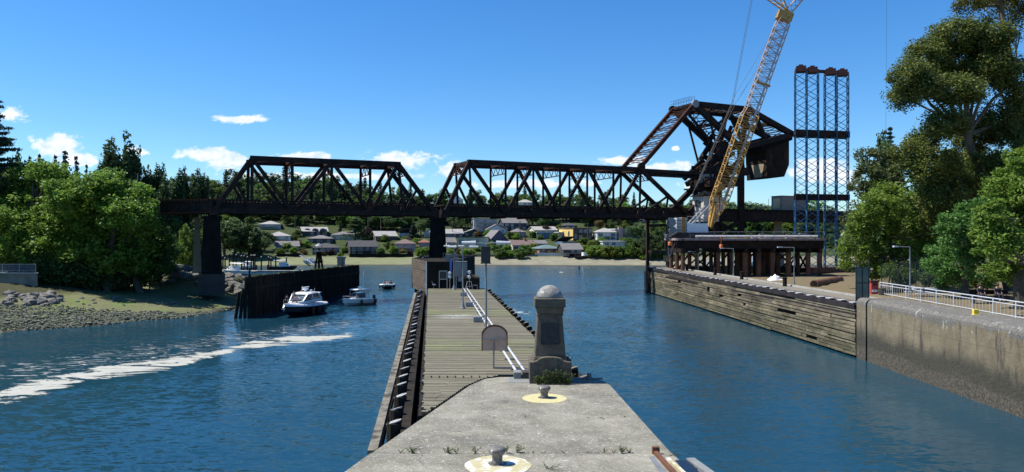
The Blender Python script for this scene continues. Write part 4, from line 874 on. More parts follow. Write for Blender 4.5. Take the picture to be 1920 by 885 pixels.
# concrete wall and ground edge
cw = empty('concrete_wall', (28.3,40,0), 'stained concrete lock wall with rounded coping on the right', 'wall')
def cwall_mat():
    m = bpy.data.materials.new('lock_wall'); m.use_nodes = True; nt = m.node_tree; n = nt.nodes; l = nt.links; b = n['Principled BSDF']; b.inputs['Roughness'].default_value = .93
    g = n.new('ShaderNodeNewGeometry'); pos = g.outputs['Position']; sp = n.new('ShaderNodeSeparateXYZ'); l.new(pos, sp.inputs[0])
    def rampc(f, p0, c0, p1, c1):
        r = n.new('ShaderNodeValToRGB'); l.new(f, r.inputs[0]); e = r.color_ramp.elements; e[0].position = p0; e[0].color = (*c0,1); e[1].position = p1; e[1].color = (*c1,1); return r.outputs[0]
    def mix(f, a, c, mode='MIX'):
        x = n.new('ShaderNodeMix'); x.data_type = 'RGBA'; x.blend_type = mode
        if isinstance(f, float): x.inputs[0].default_value = f
        else: l.new(f, x.inputs[0])
        for i, v in ((6,a),(7,c)):
            if isinstance(v, tuple): x.inputs[i].default_value = (*v,1)
            else: l.new(v, x.inputs[i])
        return x.outputs[2]
    n1 = noise_node(n, l, pos, .7, 7, .68, .3); n2 = noise_node(n, l, pos, 1.3, 6, .7, .2, (1,1,.18)); n3 = noise_node(n, l, pos, 7, 5, .75); n4 = noise_node(n, l, pos, .3, 4, .6)
    c = rampc(n1, .3, (.115,.095,.058), .68, (.215,.182,.12))
    c = mix(mth('MULTIPLY_ADD', n2, 8, -4.3, nodes=n, links=l, clamp=True), c, (.05,.045,.035))
    zz = mth('ADD', sp.outputs[2], mth('MULTIPLY_ADD', n4, 2.4, -1.2, nodes=n, links=l), nodes=n, links=l)
    def step(f, a, b_):
        q = n.new('ShaderNodeMapRange'); q.interpolation_type = 'SMOOTHSTEP'; l.new(f, q.inputs[0]); q.inputs[1].default_value = a; q.inputs[2].default_value = b_; return q.outputs[0]
    c = mix(mth('MULTIPLY', step(zz, 4.15, 4.45), .8, nodes=n, links=l), c, rampc(n3, .35, (.055,.055,.055), .7, (.19,.19,.185)))
    c = mix(mth('MULTIPLY', step(zz, 2.9, 1.7), .95, nodes=n, links=l), c, rampc(n3, .35, (.018,.018,.013), .7, (.065,.062,.045)))
    c = mix(mth('MULTIPLY', step(zz, 1.2, .8), .9, nodes=n, links=l), c, rampc(n3, .4, (.028,.024,.017), .62, (.12,.105,.08)))
    wv = mth('FRACT', mth('DIVIDE', mth('ADD', sp.outputs[2], .35, nodes=n, links=l), 1.25, nodes=n, links=l), nodes=n, links=l)
    line = mth('LESS_THAN', wv, .022, nodes=n, links=l); c = mix(mth('MULTIPLY', line, .55, nodes=n, links=l), c, (.05,.045,.035))
    wl = noise_node(n, l, pos, 2.2, 5, .7, .5, (1,1,.5)); c = mix(mth('MULTIPLY', mth('MULTIPLY_ADD', wl, 12, -7.1, nodes=n, links=l, clamp=True), step(zz, 3.3, 4.2), nodes=n, links=l), c, (.38,.38,.36))
    l.new(c, b.inputs['Base Color']); bp = n.new('ShaderNodeBump'); bp.inputs['Strength'].default_value = .9; bp.inputs['Distance'].default_value = .05; l.new(n3, bp.inputs['Height']); l.new(bp.outputs[0], b.inputs['Normal']); M['lock_wall'] = m
cwall_mat()
def cprof(x, h=4.95):
    p = [(x,-3),(x,h-.45)] + [(x+.45-.45*math.cos(t), h-.45+.45*math.sin(t)) for t in np.linspace(.3,1.57,6)] + [(x+3.2,h-.03),(x+3.2,-3)]
    return p
def wall_seg(y0, y1, prd, name):
    mb = MB(); x0, x1 = float(wall_x(y0))-prd, float(wall_x(y1))-prd; a, b = cprof(x0), cprof(x1); n = len(a)
    K = 10
    for k in range(K):
        t0, t1 = k/K, (k+1)/K
        pa = [(a[i][0]+(b[i][0]-a[i][0])*t0, y0+(y1-y0)*t0, a[i][1]) for i in range(n)]; pb = [(a[i][0]+(b[i][0]-a[i][0])*t1, y0+(y1-y0)*t1, a[i][1]) for i in range(n)]
        mb.add(pa+pb, [(i, n+i, n+i+1, i+1) for i in range(n-1)])
    mb.add([(p[0],y0,p[1]) for p in a], [tuple(range(n))]); mb.add([(p[0],y1,p[1]) for p in b], [tuple(reversed(range(n)))])
    return mb.build(name, 'lock_wall', cw, smooth=False)
wall_seg(59.6, 61.2, .05, 'wall_end'); wall_seg(8, 59.42, 0, 'wall_face')
mb = MB(); mb.box(28.5,31.3,59.42,59.6,-3,4.7); mb.build('joint', 'timber_dark', cw)
# railing
rlg = empty('metal_railing', (31.9,45,4.9), 'silver metal railing along the top of the right lock wall', 'railing')
ra, rb = Vector((32.3,65.5,4.85)), Vector((30.6,34,4.85)); rd = (rb-ra).normalized(); RL = (rb-ra).length
for zz, t in ((1.08,.045),(.86,.035),(.14,.035)):
    mb = MB(); mb.tube(ra+Vector((0,0,zz)), rb+Vector((0,0,zz)), t, t, 6); mb.build('rail', 'rail_white', rlg)
s = 0
k = 0
while s <= RL:
    p = ra + rd*s
    mb = MB(); mb.tube(p, p+Vector((0,0,1.08)), .045,.045,6); mb.build('post', 'rail_white', rlg); s += 2.4
for s in np.arange(.4, RL, .4): p = ra+rd*s; mb = MB(); mb.tube(p+Vector((0,0,.14)), p+Vector((0,0,.86)), .012,.012,4); mb.build('baluster', 'rail_white', rlg)
mb = MB(); mb.bar((31.9,63.5,4.9),(29.6,27,4.9),.5,.14); 
p = onz(1829,590,4.93); mb = MB(); mb.box(p.x-.16,p.x+.18,p.y-.1,p.y+.1,4.95,5.28); mb.box(p.x-.2,p.x+.22,p.y-.14,p.y+.14,4.92,4.97); tag(bevel(mb.build('power_box', 'plastic_yellow'), .02), 'small yellow box on the lock wall below the railing', 'box')
# gate, fence, bins
gt = empty('fence_gate', (28.4,61.8,4.5), 'tall green mesh gate panel closing the guide wall walkway', 'gate')
gx0, gx1, gy = 28.55, 29.65, 62.0
mb = MB()
for x in (gx0,(gx0+gx1)/2,gx1): mb.tube((x,gy,4.45),(x,gy,7.4 if x!=gx0 and x!=gx1 else 8.1),.035,.035,6)
for zz in (4.75,6.1,7.4): mb.tube((gx0,gy,zz),(gx1,gy,zz),.03,.03,6)
mb.build('frame', 'cable', gt)
def mesh_mat(name, c, alpha):
    m = bpy.data.materials.new(name); m.use_nodes = True; b = m.node_tree.nodes['Principled BSDF']; b.inputs['Base Color'].default_value = (*c,1); b.inputs['Alpha'].default_value = alpha; b.inputs['Roughness'].default_value = .7; M[name] = m
mesh_mat('mesh_green', (.10,.17,.15), .82); mesh_mat('mesh_thin', (.06,.11,.09), .38)
mb = MB(); mb.box(gx0,gx1,gy+.03,gy+.04,4.6,7.4); mb.build('mesh_panel', 'mesh_green', gt)
fc = empty('chain_link_fence', (33,67,4.9), 'dark green chain-link fence with barbed wire arms behind the railing', 'fence')
fp = [Vector((32.9,66.5,4.3)),Vector((35.2,68,4.4)),Vector((37.6,69.5,4.5)),Vector((41.5,72,4.6)),Vector((46,74,4.7))]
for p in fp:
    mb = MB(); mb.tube(p, p+Vector((0,0,3.1)), .05,.05,6); mb.tube(p+Vector((0,0,3.1)), p+Vector((-.3,-.1,3.6)), .03,.03,5); mb.build('post', 'cable', fc)
mb = MB()
for a,b in zip(fp[:-1],fp[1:]): mb.tube(a+Vector((0,0,3.1)), b+Vector((0,0,3.1)), .03,.03,6); mb.tube(a+Vector((-.25,-.08,3.5)), b+Vector((-.25,-.08,3.5)), .012,.012,4)
mb.build('rail', 'cable', fc)
mb = MB()
for a,b in zip(fp[:-1],fp[1:]): mb.add([a,b,b+Vector((0,0,3.1)),a+Vector((0,0,3.1))], [(0,1,2,3)])
mb.build('mesh_panel', 'mesh_thin', fc)
rbx = empty('red_bin', (32.1,66,4.5), 'red metal box with a peaked lid beside the green gate', 'box')
mb = MB(); mb.box(31.75,32.4,66,66.6,4.4,5.9); bevel(mb.build('box_body','red_paint',rbx),.03); mb = MB(); mb.box(31.72,32.43,65.97,66.63,5.9,6.05); mb.box(31.9,32.25,65.96,66,5.62,5.8); mb.build('lid','cap_red',rbx); mb = MB(); mb.box(31.82,32.3,65.97,66,5.05,5.25); mb.build('decal','white_paint',rbx)
mb = MB(); mb.lathe((32.25,65.0,4.5), [(.27,0),(.3,.8),(.32,.95),(.2,1.0)], 14); tag(mb.build('trash_bin','black_box'), 'black round bin in front of the red box', 'bin')
arm_lamp(1706,545,4.85,463,-.95,'tall thin lamp post with a flat head standing behind the railing',.05,D=58)
pt = empty('picnic_table', (34,66,4.7), 'pale picnic table behind the railing by the fence', 'table')
mb = MB(); mb.box(33.6,35.6,62.5,63.3,5.55,5.62); mb.build('tabletop','rail_white',pt)
for yb in (61.9,63.7): mb = MB(); mb.box(33.6,35.6,yb,yb+.3,5.2,5.25); mb.build('bench','rail_white',pt)
for xb in (33.9,35.3): mb = MB(); mb.bar((xb,62.1,4.8),(xb,62.9,5.55),.06); mb.bar((xb,63.8,4.8),(xb,62.9,5.55),.06); mb.build('leg','galv_dull',pt)

# ------------------------------------------------------------------ railway bridge
TB = .45; D0 = 125.0; bu = Vector((1, TB, 0)).normalized(); bn = Vector((-bu.y, bu.x, 0)); BW = 6.5
def bD(px): return D0/(1-(px-960)/F*TB)
def bp(px, py, off=0.0, z=None):
    D = bD(px); v = at(px, py, D)
    if z is not None: v.z = z
    return v + bn*off
ZB = 13.25
def span(name, lab, B, T, zt, sub, heads=()):
    """B: px of bottom nodes, T: dict index-> px of top nodes"""
    o = empty(name, bp(B[0], 400, z=ZB), lab, 'bridge span'); n = len(B)-1; St = 'steel_dark'
    ks = sorted(T); bot = lambda i, off: bp(B[i], 0, off, ZB+.35); top = lambda i, off: bp(T[i], 0, off, zt)
    def mem(nm, a, b, w, h, m=St): mb = MB(); mb.bar(a, b, w, h); mb.build(nm, m, o)
    for off in (0, BW):
        mem('bottom_chord', bot(0,off), bot(n,off), .5, .75)
        mem('top_chord', top(ks[0],off)-bu*.3, top(ks[-1],off)+bu*.3, .75, .72, 'steel_rust' if off else St)
        mem('end_post', bot(0,off), top(ks[0],off), .6, .62); mem('end_post', top(ks[-1],off), bot(n,off), .6, .62)
        for i in range(ks[0], ks[-1]+1):
            if i in T: mem('vertical', bot(i,off)+Vector((0,0,.3)), top(i,off)-Vector((0,0,.3)), .36, .36)
        for (i, j) in sub['diag']:
            mem('diagonal', (bot(i,off) if i >= 0 else None), top(j,off), .5, .5)
        for (e0, f0, bi) in sub['brace']:      # from a point on an end post to a bottom node
            P, Q = (bot(0,off), top(ks[0],off)) if e0 == 0 else (bot(n,off), top(ks[-1],off))
            mem('brace', P.lerp(Q, f0), bot(bi,off), .34, .34)
        for i in range(n+1):   # gusset plates
            mb = MB(); c = bot(i,off); mb.extrude([c-bu*.8-bn*.3, c+bu*.8-bn*.3, c+bu*.45-bn*.3+Vector((0,0,1.0)), c-bu*.45-bn*.3+Vector((0,0,1.0))], bn*.6) if 0 < i < n else mb.bar(c-bu*.6, c+bu*.6, .62, 1.3); mb.build('gusset', St, o)
    # floor system
    a, b = bot(0,0), bot(n,0)
    for off, w_ in ((.5,.25),(BW-.5,.25),(2.0,.25),(4.4,.25)): mem('stringer', a+bn*off+Vector((0,0,.75)), b+bn*off+Vector((0,0,.75)), .3, 1.0)
    mb = MB(); Ls = (b-a).length; s = 0
    while s < Ls: p = a+bu*s; mb.bar(p+bn*.2+Vector((0,0,1.36)), p+bn*(BW-.2)+Vector((0,0,1.36)), .26, .2); s += .5
    mb.build('ties', 'timber_dark', o); mem('floor', a+bn*BW/2+Vector((0,0,1.2)), b+bn*BW/2+Vector((0,0,1.2)), BW-1.2, .1)
    for off in (.3,BW-.3): mem('curb', a+bn*off+Vector((0,0,1.52)), b+bn*off+Vector((0,0,1.52)), .22, .2)
    for off in (1.4,2.9,3.7,5.2): mem('track_rail', a+bn*off+Vector((0,0,1.52)), b+bn*off+Vector((0,0,1.52)), .08, .14, 'steel_rust')
    for i in range(n+1): mem('floor_beam', bot(i,.2), bot(i,BW-.2), .4, 1.3)
    # overhead bracing
    for i in ks: mem('top_strut', top(i,0), top(i,BW), .3, .5, 'steel_rust')
    for i, j in zip(ks[:-1], ks[1:]): mem('top_lateral', top(i,0), top(j,BW), .2, .2, 'steel_rust'); mem('top_lateral', top(i,BW), top(j,0), .2, .2, 'steel_rust')
    for i in ks[1:-1]:       # sway frames with lattice
        mb = MB(); mb.bar(top(i,.3)-Vector((0,0,1.7)), top(i,BW-.3)-Vector((0,0,1.7)), .15, .15)
        for q in range(6):
            t0, t1 = .3+q*(BW-.6)/6, .3+(q+1)*(BW-.6)/6; zz = Vector((0,0,-.3)), Vector((0,0,-1.7)); mb.bar(top(i,t0)+zz[q%2], top(i,t1)+zz[(q+1)%2], .09, .09)
        mb.build('sway_frame', 'steel_rust', o)
    for k, P, Q in ((0,bot(0,0),top(ks[0],0)), (1,bot(n,0),top(ks[-1],0))):     # portals
        mb = MB(); p, q = Q.lerp(P,.0), Q.lerp(P,.22)
        mb.bar(q, q+bn*BW, .15, .15)
        for t in range(6): mb.bar(p+bn*BW*t/6, q+bn*BW*(t+1)/6, .09,.09); mb.bar(q+bn*BW*t/6, p+bn*BW*(t+1)/6, .09,.09)
        mb.build('portal_bracing', 'steel_rust', o)
    return o
span('truss_span', 'six-panel dark steel truss span on the left half of the railway bridge', [402,472,548,622,694,757,816], {1:473,2:548,3:622,4:694,5:747}, 21.25,
     {'diag':[(2,1),(2,3),(4,3),(4,5)], 'brace':[(0,.55,1),(1,.5,5)]})
bas = span('bascule_span', 'longer dark steel truss span right of the middle pier, carrying the counterweight truss', [834,885,948,1000,1050,1101,1150,1199,1247,1294], {1:880,2:948,3:1000,4:1050,5:1101,6:1150,7:1201}, 22.1,
     {'diag':[(2,1),(2,3),(4,3),(4,5),(6,5),(6,7)], 'brace':[(0,.55,1),(1,.45,8),(1,.45,7)]})
# plate girder approaches
def girder(lab, px0, px1, zb, zt, left=False):
    a, b = bp(px0,0,z=0), bp(px1,0,z=0); bu, bn = globals()['bu'], globals()['bn']
    if left: bu = Vector((1,-.28,0)).normalized(); bn = Vector((.28,1,0)).normalized(); a = b - bu*21
    o = empty('plate_girder', (a.x,a.y,zb), lab, 'bridge span')
    for off in (0, BW):
        mb = MB(); mb.bar(a+bn*off+Vector((0,0,(zb+zt)/2)), b+bn*off+Vector((0,0,(zb+zt)/2)), .1, zt-zb-.1)
        mb.bar(a+bn*off+Vector((0,0,zb)), b+bn*off+Vector((0,0,zb)), .5, .08); mb.bar(a+bn*off+Vector((0,0,zt)), b+bn*off+Vector((0,0,zt)), .5, .08)
        s = 0
        while s < (b-a).length: p = a+bu*s+bn*(off-.0); mb.bar(p+Vector((0,0,zb)), p+Vector((0,0,zt)), .36, .08); s += 1.6
        mb.build('girder', 'steel_dark', o)
    mb = MB(); s = 0
    while s < (b-a).length: p = a+bu*s; mb.bar(p-bn*.3+Vector((0,0,zt+.14)), p+bn*(BW+.3)+Vector((0,0,zt+.14)), .26, .2); s += .55
    mb.build('ties', 'timber_dark', o); mb = MB(); mb.bar(a+bn*BW/2+Vector((0,0,zt-.35)), b+bn*BW/2+Vector((0,0,zt-.35)), BW-1, .3); mb.build('floor', 'steel_dark', o)
    for off in (1.4,2.9,3.7,5.2): mb = MB(); mb.bar(a+bn*off+Vector((0,0,zt+.32)), b+bn*off+Vector((0,0,zt+.32)), .08, .14); mb.build('track_rail', 'steel_rust', o)
    return o
girder('dark plate girder approach running into the trees at the left end of the bridge', 250, 399, ZB+.05, 15.0, True)
g2 = girder('dark plate girder approach behind the blue lifting towers at the right end of the bridge', 1320, 1640, 12.95, 14.9)
# piers
def quadpier(name, lab, c, wa, wb, da, db, z0, z1, m, band=None, ax=None):
    bu, bn = globals()['bu'], globals()['bn']
    if ax: bn = Vector((c.x, c.y, 0)).normalized(); bu = Vector((bn.y, -bn.x, 0))
    o = empty(name, (c.x,c.y,z0), lab, 'bridge pier'); mb = MB(); vs_ = []
    for z, ww, dd in ((z0,wb,db),(z1,wa,da)):
        for sx, sy in ((-1,-1),(1,-1),(1,1),(-1,1)): p = Vector((c.x,c.y,z)) + bu*(sx*ww/2) + bn*(sy*dd/2); vs_.append(p)
    mb.add(vs_, [(0,3,2,1),(4,5,6,7),(0,1,5,4),(1,2,6,5),(2,3,7,6),(3,0,4,7)]); mb.build('shaft', m, o)
    mb = MB(); C_ = Vector((c.x,c.y,0)); mb.bar(C_-bn*(da/2+.2)+Vector((0,0,z1+.15)), C_+bn*(da/2+.2)+Vector((0,0,z1+.15)), wa+.5, .3); mb.build('cap', m, o)
    if band:
        mb = MB(); mb.bar(C_-bn*(db/2+.4)+Vector((0,0,z0-band/2)), C_+bn*(db/2+.4)+Vector((0,0,z0-band/2)), wb+.7, band); mb.build('plinth', 'stone_block', o)
    return o
c1 = bp(395,0,BW/2,0); quadpier('bridge_pier', 'dark masonry pier on a rough stone plinth under the left truss', c1+Vector((.3,0,0)), 2.2, 2.8, 6.4, 7.0, 4.6, 12.5, 'masonry_dark', 2.8, ax=1)
c2 = bp(376,0,BW+3.2,0); quadpier('bridge_pier', 'paler tan concrete pier beside the dark left pier', bp(372,0,BW/2+1.5,0)+bn*2.5, .7, 1.2, 2.2, 2.6, 4.5, 12.4, 'masonry_tan', ax=1)
c3 = bp(822,0,BW/2,0); quadpier('bridge_pier', 'tapered black pier on the timber crib between the two truss spans', c3+Vector((1.0,-.6,0)), 2.2, 2.9, 7.0, 7.6, 6.3, 12.6, 'masonry_dark', ax=1)
c4 = bp(1481,0,BW/2,0); quadpier('bridge_pier', 'tan concrete pier behind the work trestle at the right', c4, 1.3, 2.8, 3.5, 4.2, 2.5, 12.7, 'masonry_tan', ax=1)
c5 = bp(1252,0,BW/2,0)
bt = empty('bridge_pier', (c5.x,c5.y,0), 'slender dark steel bent with lattice lacing under the right end of the lifting span', 'bridge pier')
for off in (0, BW):
    p = bp(1252,0,off,0); mb = MB(); mb.bar(p+Vector((0,0,1)), p+Vector((0,0,13)), 1.3, .5, (1,0,0)); mb.build('leg', 'steel_dark', bt)
    mb = MB()
    for k in range(14): mb.bar(p-bn*.4+bu*(-.5+(k%2))+Vector((0,0,3+k*.55)), p-bn*.4+bu*(.5-(k%2))+Vector((0,0,3.55+k*.55)), .09,.07)
    mb.build('lacing', 'rust_pile', bt)
for z_ in (3,7,12): mb = MB(); mb.bar(c5-bn*3.2+Vector((0,0,z_)), c5+bn*3.2+Vector((0,0,z_)), .4, .5); mb.build('cross_beam', 'steel_dark', bt)
mb = MB(); mb.box(c5.x-1.6,c5.x+1.4,c5.y-5,c5.y+5,-3,3.2); mb.build('footing', 'masonry_dark', bt)
mb = MB(); p = bp(1248,0,-1,0); mb.box(p.x-.9,p.x+1.1,p.y-.4,p.y+.4,5.3,6.4); mb.build('bracket', 'crane_yellow', bt)

# counterweight truss (part of the bascule)
St = 'steel_dark'
def cm(nm, a, b, w=.6, h=None, m=St, offs=(0,BW)):
    for off in offs:
        mb = MB(); mb.bar(bp(*a, off), bp(*b, off), w, h or w); mb.build(nm, m, cwt)
A_, B_, C_, E_, G_, Fp = (1302,195), (1402,205), (1486,252), (1389,278), (1437,264), (1201,313)
cwt = empty('counterweight_truss', bp(1389,440), 'raised dark steel counterweight truss and machinery tower of the bascule bridge', 'bridge machinery')
cm('operating_link', Fp, A_, .62, .7, 'steel_rust')
cm('top_chord', A_, B_, .9, 1.0); cm('back_chord', B_, C_, .9, 1.0); cm('main_diagonal', A_, E_, .9, 1.0); cm('bottom_chord', E_, C_, .9, 1.0)
cm('hanger', B_, E_, .8, .8); cm('strut', (1415,214), G_, .7, .6); cm('strut', (1344,234), (1378,205), .35); cm('strut', (1402,207), (1366,258), .3); cm('strut', (1330,222), (1350,300), .3,.3)
for a in (A_, B_, C_, (1350,200), (1450,232), (1340,232)): 
    mb = MB(); mb.bar(bp(*a,0), bp(*a,BW), .5, .6); mb.build('cross_strut', St, cwt)
mb = MB()      # link lacing
for k in range(14):
    t0, t1 = .06+k*.064, .06+(k+1)*.064; P0, P1 = bp(*Fp,0).lerp(bp(*A_,0),t0), bp(*Fp,0).lerp(bp(*A_,0),t1); mb.bar(P0+bn*(BW*(k%2)), P1+bn*(BW*((k+1)%2)), .14, .14); mb.bar(P0+bn*(BW*((k+1)%2)), P1+bn*(BW*(k%2)), .10, .10)
    if k%2: mb.bar(P0, P0+bn*BW, .14, .14)
mb.build('lacing', 'steel_rust', cwt)
mb = MB()
for (a, b) in ((A_,B_),(B_,C_),(A_,E_)):
    for k in range(6):
        P0, P1 = bp(*a,0).lerp(bp(*b,0),k/6), bp(*a,0).lerp(bp(*b,0),(k+1)/6); mb.bar(P0, P1+bn*BW, .16,.16); mb.bar(P0+bn*BW, P1, .16,.16); mb.bar(P1, P1+bn*BW, .22,.22)
mb.build('lateral_bracing', St, cwt)
mb = MB(); q0, q1 = bp(1262,198,0)+Vector((0,0,.9)), bp(1302,188,0)
for t in np.linspace(0,1,9):
    p = bp(*A_,0)+bn*(BW*t); mb.bar(p+Vector((0,0,.3)), p+Vector((0,0,1.4)), .05,.05)
for zz in (.85,1.4): mb.bar(bp(*A_,0)+Vector((0,0,zz)), bp(*A_,BW)+Vector((0,0,zz)), .05,.05); mb.bar(bp(*A_,0)+Vector((0,0,zz))-bu*.8, bp(*A_,BW)+Vector((0,0,zz))-bu*.8, .05,.05)
mb.build('guard_rail', 'cable', cwt)
for (px,py) in (A_, Fp, E_):
    for off in (-.5, BW+.1): mb = MB(); c = bp(px,py,off); mb.tube(c, c+bn*.5, .75,.75,14); mb.build('pin', 'galv_dull' if (px,py)==A_ and off<0 else St, cwt)
# counterweight block
mb = MB(); prof_ = [(1438,265),(1482,255),(1482,308),(1473,331),(1441,335),(1439,300)]
mb.extrude([bp(a,b,.35) for a,b in prof_], bn*(BW-.7)); mb.build('counterweight', 'counterweight_box', cwt)
mb = MB(); mb.extrude([bp(1430,270,.3),bp(1488,252,.3),bp(1488,262,.3),bp(1432,283,.3)], bn*(BW-.6)); mb.build('counterweight_cap', 'masonry_dark', cwt)
mb = MB(); c0, c1_ = bp(1441,305,1.0), bp(1441,331,4.0); 
mb.extrude([bp(1440.2,306,1.0)-bu*.12, bp(1440.2,306,4.6)-bu*.12, Vector((*bp(1440.2,0,3.6).xy,bp(1440,331,0).z))-bu*.12, Vector((*bp(1440.2,0,1.6).xy,bp(1440,331,0).z))-bu*.12], bu*.06); mb.build('pale_patch', 'masonry_tan', cwt)  # lighter tan patch on the left side of the block
# machinery tower
for px, py, pxb, pyb, w_ in ((1389,270,1389,440,1.1),):
    for off in (0, BW): mb = MB(); mb.bar(bp(px,py,off), bp(pxb,pyb,off), w_, w_); mb.build('tower_leg', St, cwt)
cm('tower_brace', (1389,300), (1292,398), 1.0, .9); cm('tower_brace', (1345,415), (1389,440), .5); cm('tower_brace', (1389,412), (1345,440), .5); cm('tower_leg', (1345,345), (1345,440), .9)
cm('tower_strut', (1340,345), (1392,345), .8, 1.0); cm('rack_strut', (1206,318), (1345,326), .5, .55, offs=(.8,BW-.8)); cm('rack_strut', (1215,328), (1310,333), .4, .3, offs=(.8,))
mb = MB(); mb.bar(bp(1334,352,-.3), bp(1334,352,BW+.3), 2.6, .3); mb.bar(bp(1352,305,-.3), bp(1352,305,BW+.3), 1.6, .25); mb.bar(bp(1320,340,0), bp(1390,340,0), .3, 1.8); mb.build('platform', St, cwt)
mb = MB(); P_ = bp(1334,335,.2); mb.bar(bp(1312,336,.0), bp(1338,336,.0), .15, 2.0); mb.build('machinery_panel', 'container_tan', cwt)
mb = MB(); mb.bar(bp(1318,343,.3), bp(1362,343,.3), 4.5, 1.6); mb.bar(bp(1338,300,1), bp(1352,345,1), 1.2, 1.2); mb.bar(bp(1365,265,1.5), bp(1365,345,1.5), 1.8, 1.6); mb.bar(bp(1325,312,1), bp(1365,285,1), .9,1.0); mb.bar(bp(1398,318,1), bp(1375,318,1), 1.6,1.8); mb.build('machinery_frame', St, cwt)
for (px,py,r_,off) in ((1318,352,1.1,.2),(1335,358,1.0,.6),(1330,320,.9,.4),(1352,345,1.2,0),(1345,296,.8,1.0),(1396,322,.8,-.3)): 
    mb = MB(); c = bp(px,py,off-.3); mb.tube(c, c+bn*.6, r_, r_, 16); mb.build('gear', St, cwt)
rng = np.random.default_rng(21)
for (x0,y0,x1,y1) in ((1318,330,1348,300),(1330,318,1372,290),(1340,345,1378,335),(1348,300,1362,262),(1356,290,1380,300),(1322,345,1345,330),(1360,262,1374,240),(1335,308,1330,350),(1370,330,1395,312)):
    for q in range(3): off = rng.random()*BW; mb = MB(); mb.bar(bp(x0+rng.normal()*3,y0+rng.normal()*3,off), bp(x1+rng.normal()*3,y1+rng.normal()*3,off+rng.normal()*.8), .45+.5*rng.random(), .4+.6*rng.random()); mb.build('machinery_arm', St, cwt)
mb = MB()
for k in range(16):
    t = k/16; a = bp(1308,205,BW*.5).lerp(bp(1372,285,BW*.5), t); b = bp(1308,205,BW*.5).lerp(bp(1372,285,BW*.5), t+1/16+.003); z_ = Vector((0,0,1.1)); mb.bar(a, b, .8, .12); mb.bar(a+z_, b+z_, .08,.08); mb.bar(a, a+z_+Vector((0,0,.02)), .08,.08)
mb.build('stairway', St, cwt); mb = MB()
for k in range(14):
    px = 1318+k*5.2; mb.bar(bp(px,300 if k>6 else 341,-.4), bp(px,300 if k>6 else 341,-.4)+Vector((0,0,1.1)), .05,.05)
mb.build('platform_rail', 'galv_dull', cwt)

# operator hut, containers on the bridge deck
def hut(name, lab, cat, c, w, d, h, m, roofm, roof='hip', wins=(), parent_rot=None, eave=.5, rh=1.1):
    o = empty(name, c, lab, cat); T = Matrix.Translation(c) @ Matrix.Rotation(math.atan2(bu.y,bu.x), 4, 'Z')
    mb = MB(); mb.box(-w/2,w/2,0,d,0,h,T); mb.build('wall', m, o)
    mb = MB(); e = eave
    if roof == 'hip': mb.add([T@Vector(v) for v in ((-w/2-e,-e,h),(w/2+e,-e,h),(w/2+e,d+e,h),(-w/2-e,d+e,h),(0,d/2,h+rh))], [(0,3,2,1),(0,1,4),(1,2,4),(2,3,4),(3,0,4)])
    else: mb.box(-w/2-.05,w/2+.05,-.05,d+.05,h,h+.12,T)
    mb.build('roof', roofm, o)
    for (x0,x1,z0,z1,side) in wins:
        mb = MB()
        if side == 'f': mb.box(x0,x1,-.04,.02,z0,z1,T)
        else: mb.box(-w/2-.04,-w/2+.02,x0,x1,z0,z1,T)
        mb.build('window', 'glass', o)
    return o
cH = bp(1313,0,-3.2,12.7); hut('operator_hut', 'cream operator hut with a dark pyramid roof below the machinery tower', 'hut', cH, 3.5, 3.3, 4.7, 'hut_cream', 'masonry_dark', wins=((-.4,.4,3.0,3.7,'f'),(.6,1.2,3.0,3.7,'f'),(.8,2.4,2.7,4.0,'s')))
hut('container', 'small white container on the bridge deck beside the crane boom', 'container', bp(1360,0,1,15.2), 1.7, 2.2, 2.2, 'white_paint', 'white_paint', 'flat')
hut('container', 'brown boxy equipment container on the bridge deck left of the blue towers', 'container', bp(1497,0,1,15.25), 7.0, 2.8, 2.8, 'container_tan', 'cap_red', 'flat', wins=((.3,2.2,.4,2.4,'s'),))
dr = empty('deck_railing', bp(1440,0,z=15), 'thin metal railing on the bridge deck beside the brown container', 'railing'); mb = MB()
for px in range(1400,1466,8): mb.bar(bp(px,0,.3,15), bp(px,0,.3,16.1), .05,.05)
for z_ in (15.6,16.1): mb.bar(bp(1400,0,.3,z_), bp(1462,0,.3,z_), .05,.05)
mb.bar(bp(1443,0,.3,15), bp(1443,0,.3,17.4), .06,.06); mb.bar(bp(1452,0,.3,15), bp(1452,0,.3,17), .06,.06); mb.build('rail', 'galv_dull', dr)

